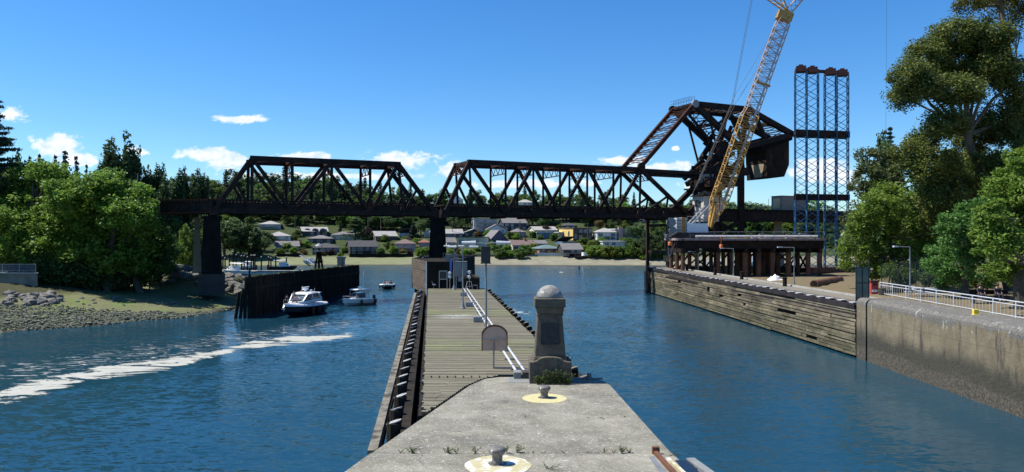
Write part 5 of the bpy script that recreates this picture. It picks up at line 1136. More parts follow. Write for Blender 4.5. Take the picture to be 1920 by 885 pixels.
# ------------------------------------------------------------------ blue lifting towers
lt = empty('lifting_tower', at(1540,500,133), 'group of four tall blue lattice lifting towers with rust-red caps', 'tower')
tu = Vector((1,-.27,0)).normalized(); tn = Vector((-tu.y,tu.x,0))
for k, (px, pt) in enumerate(((1501.5,136),(1523,138),(1557,141),(1579,143))):
    D = 130 + (px-1501)*.024; c = at(px,0,D); zt = EYE+(HZ-pt)/F*D; z0 = 4.5; hw = .93
    cor = [Vector((c.x,c.y,0))+tu*sx*hw+tn*sy*hw for sx,sy in ((-1,-1),(1,-1),(1,1),(-1,1))]
    for q in cor: mb = MB(); mb.bar(q+Vector((0,0,z0)), q+Vector((0,0,zt)), .15, .15, (1,0,0)); mb.build('leg', 'tower_blue', lt)
    mb = MB(); n = 27; dz = (zt-z0)/n
    for i in range(n):
        for f in range(4):
            a, b = cor[f], cor[(f+1)%4]; 
            if (i+f)%2: a, b = b, a
            mb.bar(a+Vector((0,0,z0+i*dz)), b+Vector((0,0,z0+(i+1)*dz)), .09,.09)
    mb.build('lacing', 'tower_blue', lt)
    mb = MB(); C0 = Vector((c.x,c.y,0))
    mb.bar(C0-tu*.97+Vector((0,0,zt+.3)), C0+tu*.97+Vector((0,0,zt+.3)), 2.0, .5)
    mb.bar(C0-tu*.8+Vector((0,0,zt+.8)), C0+tu*.8+Vector((0,0,zt+.8)), 1.5, .5); mb.bar(C0-tu*.35+Vector((0,0,zt+1.2)), C0+tu*.35+Vector((0,0,zt+1.2)), .7, .3)
    mb.build('jack_head', 'cap_red', lt)
for pt, hh in ((252,1.15),(370,1.0)):
    zz = EYE+(HZ-pt)/F*131
    for off in (-1.15, 1.15):
        mb = MB(); a = at(1490,0,129.8); b = at(1591,0,132.2); a.z = b.z = zz; mb.bar(a+tn*off, b+tn*off, .2, hh); mb.build('cross_beam', 'steel_dark', lt)
a = at(1512,0,130.5); b = at(1570,0,131.6); a.z = b.z = EYE+(HZ-134)/F*131; mb = MB(); mb.bar(a,b,.5,.5); mb.build('tie_beam','cap_red',lt)
a = at(1478,0,129); b = at(1604,0,132.5); a.z = b.z = 4.1; mb = MB(); mb.bar(a,b,3.2,.9); mb.bar(a+Vector((0,0,-1)),b+Vector((0,0,-1)),1.2,1.2); mb.build('base_beam','rust_pile',lt)

# ------------------------------------------------------------------ work trestle
tr = empty('work_trestle', (38,122,3.3), 'long brown work trestle deck on rows of rusty steel piles behind the guide wall', 'trestle')
tx0, tx1, ty0, ty1, tz = 26.0, 49.2, 117.5, 127.5, 9.6
mb = MB(); x = tx0
while x < tx1: mb.box(x+.02, x+.5, ty0-.1-(.15*random.random()), ty1, tz-.3, tz+random.random()*.05); x += .52
mb.build('deck', 'deck_mauve', tr)
for yy in (ty0+.6, ty0+3.8, ty0+6.6, ty1-.6): mb = MB(); mb.bar((tx0,yy,tz-.95),(tx1,yy,tz-.95),.5,1.25); mb.build('girder', 'steel_dark', tr)
cols = [27.0,29.2,32.6,34.7,36.9,38.9,41.2,43.6,46.9,48.6]
for i, xx in enumerate(cols):
    mb = MB(); mb.bar((xx,ty0-.1,tz-1.9),(xx,ty1,tz-1.9),.5,.7); mb.build('cap_beam', 'steel_dark', tr)
    for j, yy in enumerate((ty0+.5, ty0+5, ty1-.5)):
        mb = MB(); r_ = .42 if i in (4,5,7) else .33; mb.tube((xx+.1*math.sin(i*3+j),yy,1.5),(xx+.1*math.sin(i*3+j),yy,tz-2.2), r_, r_, 12); mb.build('column', 'rust_pile', tr)
for i in (0,1,7,8): 
    mb = MB(); mb.bar((cols[i],ty0+5,4.2),(cols[i+1],ty0+5,tz-2.3),.25,.25); mb.bar((cols[i+1],ty0+5,4.2),(cols[i],ty0+5,tz-2.3),.25,.25); mb.bar((cols[i]-.4,ty0+5.5,4.4),(cols[i+1]+.4,ty0+5.5,4.4),.5,.7); mb.build('brace', 'steel_dark', tr)
for i in range(len(cols)-1):
    mb = MB(); mb.bar((cols[i],ty1-.5,4.2),(cols[i+1],ty1-.5,tz-2.3),.22,.22); mb.build('brace', 'steel_dark', tr)  # rear bracing added to darken the space below the deck
mb = MB()
for k in range(4): mb.bar((tx0+4,ty1+.4,3.4+k*.42),(tx1,ty1+.4,3.4+k*.42),.2,.38)
mb.build('shade_boards', 'timber_dark', tr)  # added dark boards standing in for the gloom below the deck
for zz in (.55,1.05): mb = MB(); mb.tube((tx0+2,ty0-.1,tz+zz),(tx1,ty0-.1,tz+zz),.035,.035,6); mb.build('rail', 'galv_dull', tr)
x = tx0+2
while x < tx1: mb = MB(); mb.bar((x,ty0-.1,tz),(x,ty0-.1,tz+1.1),.05,.05); mb.build('rail_post', 'galv_dull', tr); x += 1.9
mb = MB(); mb.tube((tx0+3,ty0+.4,tz+.35),(tx1-1,ty0+.3,tz+.35),.16,.16,8); tag(mb.build('deck_pipe','rail_white'), 'long pale pipe lying along the near edge of the trestle deck', 'pipe')
rng = np.random.default_rng(31)
for k in range(14):     # things stored on and under the deck
    x = tx0+1+rng.random()*(tx1-tx0-3); y = ty0+2+rng.random()*6; mb = MB(); w_, h_ = .4+rng.random()*1.2, .25+rng.random()*.5
    mb.box(x,x+w_,y,y+.8,tz+.05,tz+.05+h_); mb.box(x+.1,x+w_-.1,y+.1,y+.7,tz+.05+h_,tz+.12+h_); tag(mb.build('supply_crate', ('rust_pile','container_tan','deck_mauve','paint_grey')[k%4]), 'low construction crate or bundle lying on the trestle deck', 'crate', 'construction supplies on the trestle deck')
for (px,py,m,lab) in ((1256,457,'orange_paint','small orange barrel hanging at the left end of the trestle'),(1352,462,'orange_paint','small orange float under the trestle deck edge')):
    p = at(px,py,116.6); mb = MB(); mb.lathe((p.x,p.y,p.z-.3), [(.22,0),(.27,.1),(.27,.5),(.22,.6)], 10); mb.tube((p.x,p.y,p.z+.3),(p.x,p.y,tz),.02,.02,4); tag(mb.build('float', m), lab, 'float')
rp = empty('steel_pipe', (40,94,4), 'large rusty steel pipe lying on the bank near the lifting towers', 'pipe'); mb = MB(); P0 = at(1526,533,93); P1 = at(1575,524,104)
mb.tube(P0,P1,.5,.5,16); mb.build('pipe_body','rust_pile',rp); mb = MB(); mb.tube(P0-(P1-P0).normalized()*.02,P0+(P1-P0).normalized()*.02,.42,.42,16); mb.build('pipe_end','timber_dark',rp)
tp = empty('tarp', at(1453,523,108), 'crumpled white tarpaulin heap between the rusty trestle piles', 'tarp'); rng = np.random.default_rng(2); c = at(1453,524,108); mb = MB()
g = 9; vs_ = []
for j in range(g):
    for i in range(g): u_, v_ = i/(g-1)*2-1, j/(g-1)*2-1; vs_.append((c.x+u_*1.2, c.y+v_*.9, c.z-.35+max(0,(1-u_*u_)*(1-v_*v_))*(.5+.5*rng.random())*1.2))
mb.add(vs_, [(j*g+i,j*g+i+1,(j+1)*g+i+1,(j+1)*g+i) for j in range(g-1) for i in range(g-1)]); mb.build('sheet','white_paint',tp)
# far yard boats seen under the trestle
def hull(mb, c, L, Bm, H, yaw, n=12, z0=0, stern=.86, sc=1.0):
    T = TR(c[0], c[1], c[2], yaw) @ Matrix.Scale(sc, 4); rows = []
    for i in range(n+1):
        t = i/n; hb = Bm/2*(stern + (1-stern)*math.sin(min(t,.5)*math.pi) if t < .5 else max(.02, (1-((t-.5)/.5)**2.6))); sh = H*(.82+.28*t*t); kl = -.25 + .3*max(0,t-.7)/.3*H*1.2 if t > .7 else -.25
        xx = -L/2 + L*t; ch = max(kl, sh*.28*(1+ .9*t))
        rows.append([(xx, -hb, sh), (xx-.0, -hb*.86, ch), (xx - (.10*L*max(0,t-.6)/.4), 0, kl), (xx, hb*.86, ch), (xx, hb, sh)])
    vs_ = [T@Vector(p) for r_ in rows for p in r_]; fs_ = []
    for i in range(n):
        for j in range(4): fs_.append((i*5+j, (i+1)*5+j, (i+1)*5+j+1, i*5+j+1))
    fs_.append((0,1,2,3,4)); mb.add(vs_, fs_); return T, rows
def deck_mb(mb, T, rows, drop=.06, inset=.96):
    n = len(rows); vs_ = []
    for r_ in rows: vs_ += [T@Vector((r_[0][0], r_[0][1]*inset, r_[0][2]-drop)), T@Vector((r_[4][0], r_[4][1]*inset, r_[4][2]-drop))]
    mb.add(vs_, [(2*i, 2*i+2, 2*i+3, 2*i+1) for i in range(n-1)])
def loft(mb, T, secs):
    """secs: list of rings (x, half width, z0, z1, half top) as boxes lofted along x"""
    vs_ = []
    for (x, hw, z0, z1, ht) in secs: vs_ += [T@Vector(p) for p in ((x,-hw,z0),(x,-ht,z1),(x,ht,z1),(x,hw,z0))]
    n = len(secs); fs_ = [(0,1,2,3), tuple(4*(n-1)+k for k in (3,2,1,0))]
    for i in range(n-1):
        for j in range(4): fs_.append((4*i+j, 4*(i+1)+j, 4*(i+1)+(j+1)%4, 4*i+(j+1)%4))
    mb.add(vs_, fs_)
def small_boat(px, py, L_, yaw, lab, canopy=True, m='teal_hull', grp=None, z=0.0, D=None):
    c = onz(px, py, z) if D is None else at(px, py, D); o = empty('motor_boat', c, lab, 'boat', grp)
    mb = MB(); T, rows = hull(mb, c, L_, L_*.34, L_*.16, yaw); mb.build('hull', m, o); mb = MB(); deck_mb(mb, T, rows, .12, .9); mb.build('deck', 'gelcoat', o)
    h = L_*.16; mb = MB(); loft(mb, T, [(-.12*L_,.1*L_,h*.7,h*1.9,.09*L_),(.1*L_,.11*L_,h*.7,h*1.9,.08*L_),(.25*L_,.08*L_,h*.7,h*1.15,.05*L_)]); mb.build('cabin', 'gelcoat', o)
    mb = MB(); loft(mb, T, [(.10*L_,.095*L_,h*1.25,h*1.8,.075*L_),(.2*L_,.085*L_,h*1.15,h*1.45,.06*L_)]); mb.build('windshield', 'glass_blue', o)
    if canopy: mb = MB(); loft(mb, T, [(-.3*L_,.13*L_,h*2.2,h*2.32,.12*L_),(.1*L_,.13*L_,h*2.3,h*2.42,.12*L_)]); mb.build('canopy', 'white_paint', o)
    if canopy:
        mb = MB()
        for xx,yy in ((-.28,.12),(-.28,-.12),(.08,.12),(.08,-.12)): mb.tube(T@Vector((xx*L_,yy*L_,h*.8)), T@Vector((xx*L_,yy*L_,h*2.25)), .03,.03,5)
        mb.build('canopy_post','galv',o)
    mb = MB(); T2 = T@Matrix.Translation((-L_*.52,0,0)); mb.box(-.2,.15,-.15,.15,-.1,h*1.3,T2); mb.build('outboard_motor','rubber',o); return o

# ------------------------------------------------------------------ crane
cr_ = empty('crawler_crane', at(1305,435,121), 'yellow lattice-boom crane standing on the work trestle and leaning right', 'crane')
cD = 121.0
def cp(px, py, dy=0.0): return at(px, py, cD) + Vector((0,dy,0))
P0, P1 = cp(1331,425), cp(1474,25); ax = (P1-P0).normalized(); sx_ = ax.cross(Vector((0,1,0))).normalized()
def secw(t): return .25+ (1.45-.25)*min(1,t/.12) if t < .12 else (1.45 if t < .52 else (1.18 if t < .94 else 1.18 - (t-.94)/.06*.6))
secw_ = secw
def secw(t): return secw_(t)*.84
Lb = (P1-P0).length; nb = 52
def cc(t, a, b): w_ = secw(t); return P0 + ax*(Lb*t) + sx_*(a*w_) + Vector((0,b*w_*.9,0))
for a,b in ((-1,-1),(1,-1),(1,1),(-1,1)):
    for lo, hi_, m in ((0,.52,'crane_yellow'),(.52,1,'crane_pale')):
        ts = [t for t in np.linspace(0,1,nb+1) if lo-.001 <= t <= hi_+.001]; mb = MB()
        for t0, t1 in zip(ts[:-1], ts[1:]): mb.tube(cc(t0,a,b), cc(t1,a,b), .085,.085,5)
        mb.build('boom_chord', m, cr_)
for lo, hi_, m in ((0,27,'crane_yellow'),(27,52,'crane_pale')):
    mb = MB()
    for i in range(lo, hi_):
        t0, t1 = i/nb, (i+1)/nb
        for (a,b),(c,d) in (((-1,-1),(1,-1)),((1,-1),(1,1)),((1,1),(-1,1)),((-1,1),(-1,-1))):
            if i%2: (a,b),(c,d) = (c,d),(a,b)
            mb.tube(cc(t0,a,b), cc(t1,c,d), .05,.05,4); mb.tube(cc(t1,a,b), cc(t1,c,d), .035,.035,4)
    mb.build('boom_lacing', m, cr_)
mb = MB(); 
for t0, t1 in ((.08,.52),(.52,.95)): mb.bar(cc(t0,-.55,-1.1), cc(t1,-.6,-1.1), .3, .1, (0,1,0))
mb.build('boom_walkway', 'galv', cr_)
mb = MB(); mb.bar(cc(0,0,-1), cc(.09,.6,-1), .35, .5); mb.bar(cc(0,0,1), cc(.09,.6,1), .35, .5); mb.bar(cc(.06,.2,-1), cc(.06,.2,1), .5, .5); mb.build('boom_foot', 'crane_yellow', cr_); mb = MB(); mb.bar(cc(.17,.2,0), cc(.185,.9,0), 1.6, 1.2); mb.build('winch', 'crane_yellow', cr_)
mb = MB(); mb.bar(cc(.985,0,0)-sx_*1.1, cc(.985,0,0)+sx_*1.3, 1.4, 1.4); mb.tube(cc(.995,0,-1), cc(.995,0,1), .7,.7,12); mb.build('boom_head', 'crane_yellow', cr_); mb = MB(); mb.bar(cc(.665,-1.3,-1.05), cc(.665,1.1,-1.05), .4,.3); mb.build('boom_spreader', 'crane_yellow', cr_)
J0 = cp(1478,22); J1 = cp(1664,-190)           # luffing jib and struts above the frame
jx = (J1-J0).normalized(); jy = jx.cross(Vector((0,1,0))).normalized()
mb = MB()
for a,b in ((-1,-1),(1,-1),(1,1),(-1,1)):
    mb.tube(J0+jy*a*.5+Vector((0,b*.5,0)), J1+jy*a*.35+Vector((0,b*.35,0)), .08,.06,5)
for i in range(24):
    for (a,b),(c,d) in (((-1,-1),(1,-1)),((1,-1),(1,1)),((1,1),(-1,1)),((-1,1),(-1,-1))): mb.tube(J0.lerp(J1,i/24)+jy*a*.48+Vector((0,b*.48,0)), J0.lerp(J1,(i+1)/24)+jy*c*.48+Vector((0,d*.48,0)), .035,.035,4)
mb.build('jib', 'crane_pale', cr_)
for k,(px,py) in enumerate(((1405,-30),(1440,-60))):
    mb = MB(); e_ = cp(px,py)
    for dy in (-.9,.9): mb.tube(cp(1476,22)+Vector((0,dy*.5,0)), e_+Vector((0,dy,0)), .12,.1,6)
    for i in range(8): mb.tube(cp(1476,22).lerp(e_,i/8)+Vector((0,-.6,0)), cp(1476,22).lerp(e_,(i+1)/8)+Vector((0,.6,0)), .05,.05,4)
    mb.build('jib_strut', 'crane_yellow', cr_)
mb = MB()
for a,b,dy in (((1410,-20),(1371,190),-.6),((1416,-20),(1376,195),.6),((1371,190),(1290,378),-.8),((1376,195),(1298,370),.8),((1460,40),(1376,180),-.5),((1468,55),(1383,190),.5),((1376,180),(1300,355),-.9),((1383,190),(1308,350),.9)):
    mb.tube(cp(*a,dy), cp(*b,dy), .03,.03,4)
mb.build('pendant_cable', 'cable', cr_)
mb = MB(); mb.tube(J1, cp(1661,243), .02,.02,4); mb.lathe(tuple(cp(1661,246)), [(.02,-.5),(.14,-.3),(.16,0),(.05,.3)], 8); mb.build('load_line', 'cable', cr_)
mb = MB(); a0, a1 = cp(1283,437,-2), cp(1322,419,2); mb.box(a0.x,a1.x,a0.y,a1.y,a0.z,a1.z); bevel(mb.build('machine_house', 'white_paint', cr_), .08)
mb = MB()
for k in range(6): x = a0.x+.1+k*.65; mb.tube((x,a0.y+.1,a1.z),(x,a0.y+.1,a1.z+1.1),.03,.03,4)
mb.tube((a0.x,a0.y+.1,a1.z+1.1),(a1.x,a0.y+.1,a1.z+1.1),.03,.03,4); mb.tube((a0.x,a0.y+.1,a1.z+.6),(a1.x,a0.y+.1,a1.z+.6),.03,.03,4); mb.build('house_rail', 'galv_dull', cr_)
for (x0,x1,m) in ((1264,1274,'crane_grey'),(1279,1283,'crane_grey')):
    for k in range(5): q0, q1 = cp(x0,437-k*5.8,-1.8), cp(x1,432-k*5.8,1.8); mb = MB(); mb.box(q0.x,q1.x,q0.y,q1.y,q0.z+.01,q1.z); bevel(mb.build('counterweight_slab', m, cr_), .03)
mb = MB(); q0, q1 = cp(1274.3,437,-1.9), cp(1279.3,408,1.9); mb.box(q0.x,q1.x,q0.y,q1.y,q0.z,q1.z)
for k in range(8): mb.box(q0.x-.1,q1.x+.1,q0.y-.08,q0.y+.1,q0.z+.15+k*.31,q0.z+.3+k*.31)
mb.build('counterweight_frame', 'crane_yellow', cr_)
mb = MB(); 
for dy in (-1.5,1.5):
    mb = MB(); mb.tube(cp(1290,422,dy), cp(1327,385,dy), .12,.12,6); mb.build('back_stay', 'galv', cr_); mb = MB(); mb.tube(cp(1300,424,dy), cp(1330,392,dy), .07,.07,6); mb.build('back_stay', 'galv', cr_)
for dy in (-2.2, 2.2):
    mb = MB(); c0 = cp(1262,440,dy); mb.extrude([(c0.x,c0.y-.5,tz+.05),(c0.x+6.6,c0.y-.5,tz+.05),(c0.x+7,c0.y-.5,tz+.5),(c0.x+6.6,c0.y-.5,tz+.95),(c0.x,c0.y-.5,tz+.95),(c0.x-.4,c0.y-.5,tz+.5)], (0,1,0)); mb.build('crawler_track', 'rubber', cr_)
hb = empty('hose_reel', at(1262,420,118.5), 'dark hose reel and pipes at the left end of the trestle', 'reel')
for (px,py,r_) in ((1259,417,.75),(1262,432,.6),(1254,445,.55)): mb = MB(); c = at(px,py,118.2); mb.tube(c, c+Vector((0,.5,0)), r_, r_, 16); mb.tube(c-Vector((0,.05,0)), c, r_*.6, r_*.6, 12); mb.build('drum','galv_dull',hb)
mb = MB(); mb.tube(at(1252,410,118.2), at(1252,500,118.2), .1,.1,6); mb.path([at(1254,445,117.5), at(1270,436,117.3), at(1283,437,117.3)], [.2,.2,.2], 7); mb.path([at(1250,490,117),at(1258,478,117),at(1266,455,117)],[.13,.13,.13],6); mb.build('hose','rubber',hb)

# ------------------------------------------------------------------ left channel wall
lw = empty('timber_channel_wall', (-33,91,0), 'tall dark vertical-plank timber wall left of the boats', 'wall')
LA, LB = Vector((-32.2,91.5,0)), Vector((-28.4,138,0)); ld = (LB-LA).normalized(); LWn = (LB-LA).length; ln_ = Vector((ld.y,-ld.x,0))
mb = MB(); rng = np.random.default_rng(3); s = 0
while s < LWn:
    w_ = .26+.05*rng.random(); o_ = .05+.12*rng.random(); p = LA+ld*(s+w_/2)+ln_*o_; ht = 5.0-.35*s/LWn + rng.normal()*.05
    mb.bar(p+Vector((0,0,-3)), p+Vector((0,0,ht)), w_-.04, .22, (ln_.x,ln_.y,0)); s += w_+.06
mb.build('planking', 'timber_dark', lw)
mb = MB(); mb.extrude([LA,LB,LB-ln_*2.2,LA-ln_*.7+ld*1.2], (0,0,4.55)); mb.build('core', 'timber_dark', lw)
mb = MB(); mb.bar(LA+Vector((0,0,4.8))-ln_*.25, LB+Vector((0,0,4.45))-ln_*.25, .4, .3); mb.bar(LA+Vector((0,0,3.6))+ln_*.22, LB+Vector((0,0,3.3))+ln_*.22, .12, .35); mb.build('cap', 'timber_dark', lw)
for k,(dx,dy,lean,h) in enumerate(((-1.25,-.9,.35,3.2),(-.75,-.7,.3,3.6),(-.35,-.4,.12,5.0),(.05,-.2,.05,5.3))):
    mb = MB(); p = LA+Vector((dx,dy,0)); mb.tube(p+Vector((-lean,0,-2)), p+Vector((lean,0,h)), .24,.2,10); mb.build('pile', 'timber_dark', lw)
rng = np.random.default_rng(6); C = []
for k in range(150): s = LWn*rng.random()**.9; p = LA+ld*s - ln_*(.3+1.6*rng.random()); C.append((p.x+33, p.y-91, 4.75-.3*s/LWn))
wt = empty('wall_weeds', (-33,91,0), 'grass and weeds growing along the top of the dark channel wall', 'weeds'); V, Fq = leaves(rng, np.array(C), np.tile((.5,.5,.3),(len(C),1)), 22, .11); tag(npmesh('foliage', V, Fq, 'leaf_weed', wt), kind='stuff')
dol = empty('dolphin', at(598,500,128), 'timber tripod dolphin with a small roofed lamp on the dark channel wall', 'navigation mark')
c = at(598,500,128); c.z = 4.4; mb = MB()
for dx,dy in ((-.8,0),(.7,.3),(.1,-.7),(-.1,.6)): mb.tube(c+Vector((dx,dy,-1)), c+Vector((dx*.25,dy*.25,3.0)), .2,.16,8)
mb.box(c.x-.6,c.x+.6,c.y-.6,c.y+.6,c.z+1.2,c.z+1.35); mb.build('pile', 'timber_dark', dol)
mb = MB(); mb.box(c.x-.9,c.x+.9,c.y-.8,c.y+.8,c.z+2.9,c.z+3.05); mb.lathe((c.x,c.y,c.z+3.9), [(.75,0),(.7,.08),(.3,.3),(.05,.45)], 12)
for dx in (-.6,.6): mb.bar((c.x+dx,c.y-.4,c.z+3),(c.x+dx,c.y-.4,c.z+3.95),.07)
mb.build('lamp_roof', 'galv_dull', dol)
mb = MB(); c = at(640,500,132); mb.box(c.x-.65,c.x+.2,c.y-.4,c.y+.4,4.3,6.1); mb.box(c.x-.75,c.x+.75,c.y-.5,c.y+.5,6.1,6.35); mb.box(c.x+.3,c.x+.6,c.y-.3,c.y+.3,4.3,6.1); tag(mb.build('concrete_post','galv_dull'), 'short grey concrete post with a flat cap near the end of the dark wall', 'post')
# left concrete wall with railing
lc = empty('concrete_wall', (-66,98,0), 'low dark concrete retaining wall with a railing at the far left bank', 'wall')
mb = MB(); mb.prism([(-100,99),(-62.9,99),(-71.8,113),(-100,113)], 0, 5.0); mb.build('wall_face', 'pier_side', lc)
mb = MB(); mb.prism([(-100,98.85),(-62.7,98.85),(-63.6,100.2),(-100,100.2)], 5.0, 5.16); mb.build('coping', 'concrete', lc)
mb = MB(); mb.prism([(-100,100.25),(-63.9,100.25),(-71.8,112.8),(-100,112.8)], 5.0, 5.04); mb.build('terrace', 'timber_deck', lc)
x = -63.4; 
for k in range(16): mb = MB(); mb.tube((x,99.4,5.18),(x,99.4,6.25),.03,.03,5); mb.build('rail_post','galv',lc); x -= 2.2 if k%1==0 else 0
mb = MB(); mb.tube((-63.4,99.4,6.25),(-98,99.4,6.25),.035,.035,5); mb.tube((-63.4,99.4,5.35),(-98,99.4,5.35),.03,.03,5); mb.build('rail','galv',lc)
mb = MB(); mb.add([(-63.4,99.42,5.3),(-98,99.42,5.3),(-98,99.42,6.25),(-63.4,99.42,6.25)], [(0,1,2,3)]); mesh_mat('mesh_grey', (.10,.11,.13), .6); mb.build('mesh_panel','mesh_grey',lc)
# rocks
def rockmesh(rng, s, c=(0,0,0)):
    bm = bmesh.new(); bmesh.ops.create_icosphere(bm, subdivisions=1, radius=1)
    sc = Vector((1,.6+.5*rng.random(),.5+.3*rng.random())); a = rng.random()*6.28; rot = Matrix.Rotation(a,3,'Z')@Matrix.Rotation(rng.normal()*.3,3,'X')
    vs_ = []
    for v in bm.verts: p = Vector(v.co)*(1+rng.normal()*.16); p = rot@Vector((p.x*sc.x,p.y*sc.y,p.z*sc.z))*s; vs_.append((p.x+c[0],p.y+c[1],p.z+c[2]))
    fs_ = [tuple(v.index for v in f.verts) for f in bm.faces]; bm.free(); return vs_, fs_
rng = np.random.default_rng(44)
variants = [rockmesh(rng, 1.0) for k in range(12)]
mb = MB(); cnt = 0
while cnt < 5200:
    px = rng.random()*470-30; yb = np.interp(px, [-30,0,200,300,400,455],[636,630,616,603,588,572]); yt = np.interp(px, [-30,90,200,330,400,455],[568,572,583,590,588,570])
    py = yt + (yb-yt)*rng.random()**.8; D = 0
    k_ = (px-960)/F
    for D in np.arange(66, 120, .5):
        if gh(k_*D, D) >= EYE-(py-HZ)/F*D: break
    D += rng.normal()*.3
    x = k_*D; z_ = gh(x, D)
    if z_ < -.25: continue
    vs_, fs_ = variants[rng.integers(12)]; s = .10+.22*rng.random()**2.2; mb.add([(v[0]*s+x, v[1]*s+D, v[2]*s*.8+z_+.02) for v in vs_], fs_); cnt += 1
tag(mb.build('beach_cobbles', 'rock_green'), 'green weedy cobbles covering the tidal shore on the left', 'cobbles', kind='stuff')
def boulders(pts, smin, smax, lab, grp, m='rock'):
    P = []
    for v in range(4): vs_, fs_ = rockmesh(rng, 1.0); b_ = MB(); b_.add(vs_, fs_); P.append(b_)
    made = []
    for i, (px,py) in enumerate(pts):
        k_ = (px-960)/F; D = 120
        for D in np.arange(80, 140, .5):
            if gh(k_*D, D) >= EYE-(py-HZ)/F*D: break
        else: D = 114+6*rng.random()
        s = smin+(smax-smin)*rng.random()
        if i < 4: o = P[i].build('boulder', m); made.append(o)
        else: o = made[i%4].copy(); COL.objects.link(o)
        o.location = (k_*D, D, gh(k_*D,D)+s*.15); o.scale = (s,s,s); o.rotation_euler = (rng.normal()*.2,rng.normal()*.2,rng.random()*6); tag(o, lab, 'rock', grp)
boulders([(335+125*rng.random(), 0) for k in range(0)] + [(px, 506+(px-335)*.12 + rng.random()*(16+(px-335)*.16)) for px in (322+136*rng.random(150))], .35, 1.1, 'grey riprap boulder piled below the left bridge pier', 'riprap boulders below the left bridge pier')
boulders([(px, 554+rng.random()*22-abs(px-70)*.06) for px in (5+115*rng.random(45))], .3, .85, 'dark boulder in the pile in front of the low concrete wall', 'boulders in front of the left concrete wall')
boulders([(100+330*rng.random(), 560+15*rng.random()) for k in range(26)], .15, .4, 'small dark stone lying alone on the green mud flat', 'loose stones on the mud flat')

# ------------------------------------------------------------------ people
def person(loc, pose, top, lab, yaw=0.0, s=1.0, legs='cloth_dark', hairm='hair'):
    o = empty('person', loc, lab, 'person')
    if pose == 'stand':
        hip, kn, ft, sh, hd = .92, .5, .04, 1.42, 1.64; J = dict(hip=(0,0,hip), sp=(0,0,1.18), ch=(0,0,1.36), nk=(0,0,1.50), hd=(0,.02,1.63), ht=(0,.0,1.72))
        for s_, n_ in ((-1,'l'),(1,'r')): J.update({'h'+n_:(s_*.10,0,.90),'k'+n_:(s_*.11,.02,.48),'a'+n_:(s_*.12,0,.07),'t'+n_:(s_*.13,.15,.03),'s'+n_:(s_*.19,0,1.40),'e'+n_:(s_*.25,.02,1.12),'w'+n_:(s_*.22,.16,.92),'m'+n_:(s_*.20,.24,.88)})
    else:
        J = dict(hip=(0,0,.10), sp=(0,0,.34), ch=(0,.02,.53), nk=(0,.04,.66), hd=(0,.07,.79), ht=(0,.06,.88))
        for s_, n_ in ((-1,'l'),(1,'r')): J.update({'h'+n_:(s_*.10,.04,.08),'k'+n_:(s_*.14,.46,.12),'a'+n_:(s_*.14,.50,-.32),'t'+n_:(s_*.14,.64,-.36),'s'+n_:(s_*.19,.02,.57),'e'+n_:(s_*.25,.10,.32),'w'+n_:(s_*.17,.30,.22),'m'+n_:(s_*.14,.38,.20)})
    rad = dict(hip=.13,sp=.12,ch=.14,nk=.055,hd=.095,ht=.07)
    for n_ in 'lr': rad.update({'h'+n_:.09,'k'+n_:.06,'a'+n_:.04,'t'+n_:.03,'s'+n_:.06,'e'+n_:.042,'w'+n_:.03,'m'+n_:.028})
    def skin(name, keys, edges, grow, m):
        me = bpy.data.meshes.new(name); me.from_pydata([J[k] for k in keys], [(keys.index(a), keys.index(b)) for a,b in edges], []); me.materials.append(M[m])
        b = bpy.data.objects.new(name, me); COL.objects.link(b); b.parent = o; b.modifiers.new('skin','SKIN')
        for i,k in enumerate(keys): r_ = rad[k]*grow; me.skin_vertices[0].data[i].radius = (r_*(1.15 if k in ('hip','sp','ch') else 1), r_*(.8 if k in ('hip','sp','ch') else 1))
        me.skin_vertices[0].data[0].use_root = True; ss = b.modifiers.new('sub','SUBSURF'); ss.levels = 1; ss.render_levels = 2; return b
    base = ['hip','sp','ch','nk','hd','ht','hl','kl','al','tl','hr','kr','ar','tr','sl','el','wl','ml','sr','er','wr','mr']
    ed = [('hip','sp'),('sp','ch'),('ch','nk'),('nk','hd'),('hd','ht'),('hip','hl'),('hl','kl'),('kl','al'),('al','tl'),('hip','hr'),('hr','kr'),('kr','ar'),('ar','tr'),('ch','sl'),('sl','el'),('el','wl'),('wl','ml'),('ch','sr'),('sr','er'),('er','wr'),('wr','mr')]
    skin('body', base, ed, 1.0, 'skin')
    skin('jacket', ['hip','sp','ch','sl','el','wl','sr','er','wr'], [('hip','sp'),('sp','ch'),('ch','sl'),('sl','el'),('el','wl'),('ch','sr'),('sr','er'),('er','wr')], 1.18, top)
    skin('trousers', ['hip','hl','kl','al','hr','kr','ar'], [('hip','hl'),('hl','kl'),('kl','al'),('hip','hr'),('hr','kr'),('kr','ar')], 1.15, legs)
    L0 = Vector(loc); h_ = Vector(J['hd']); mb = MB(); mb.lathe(tuple(L0+h_+Vector((0,-.02,.01))), [(.02,-.06),(.10,-.03),(.112,.05),(.085,.10),(.02,.125)], 10); mb.build('hair', hairm, o, smooth=True)
    o.rotation_euler = (0,0,yaw); o.scale = (s,s,s); return o

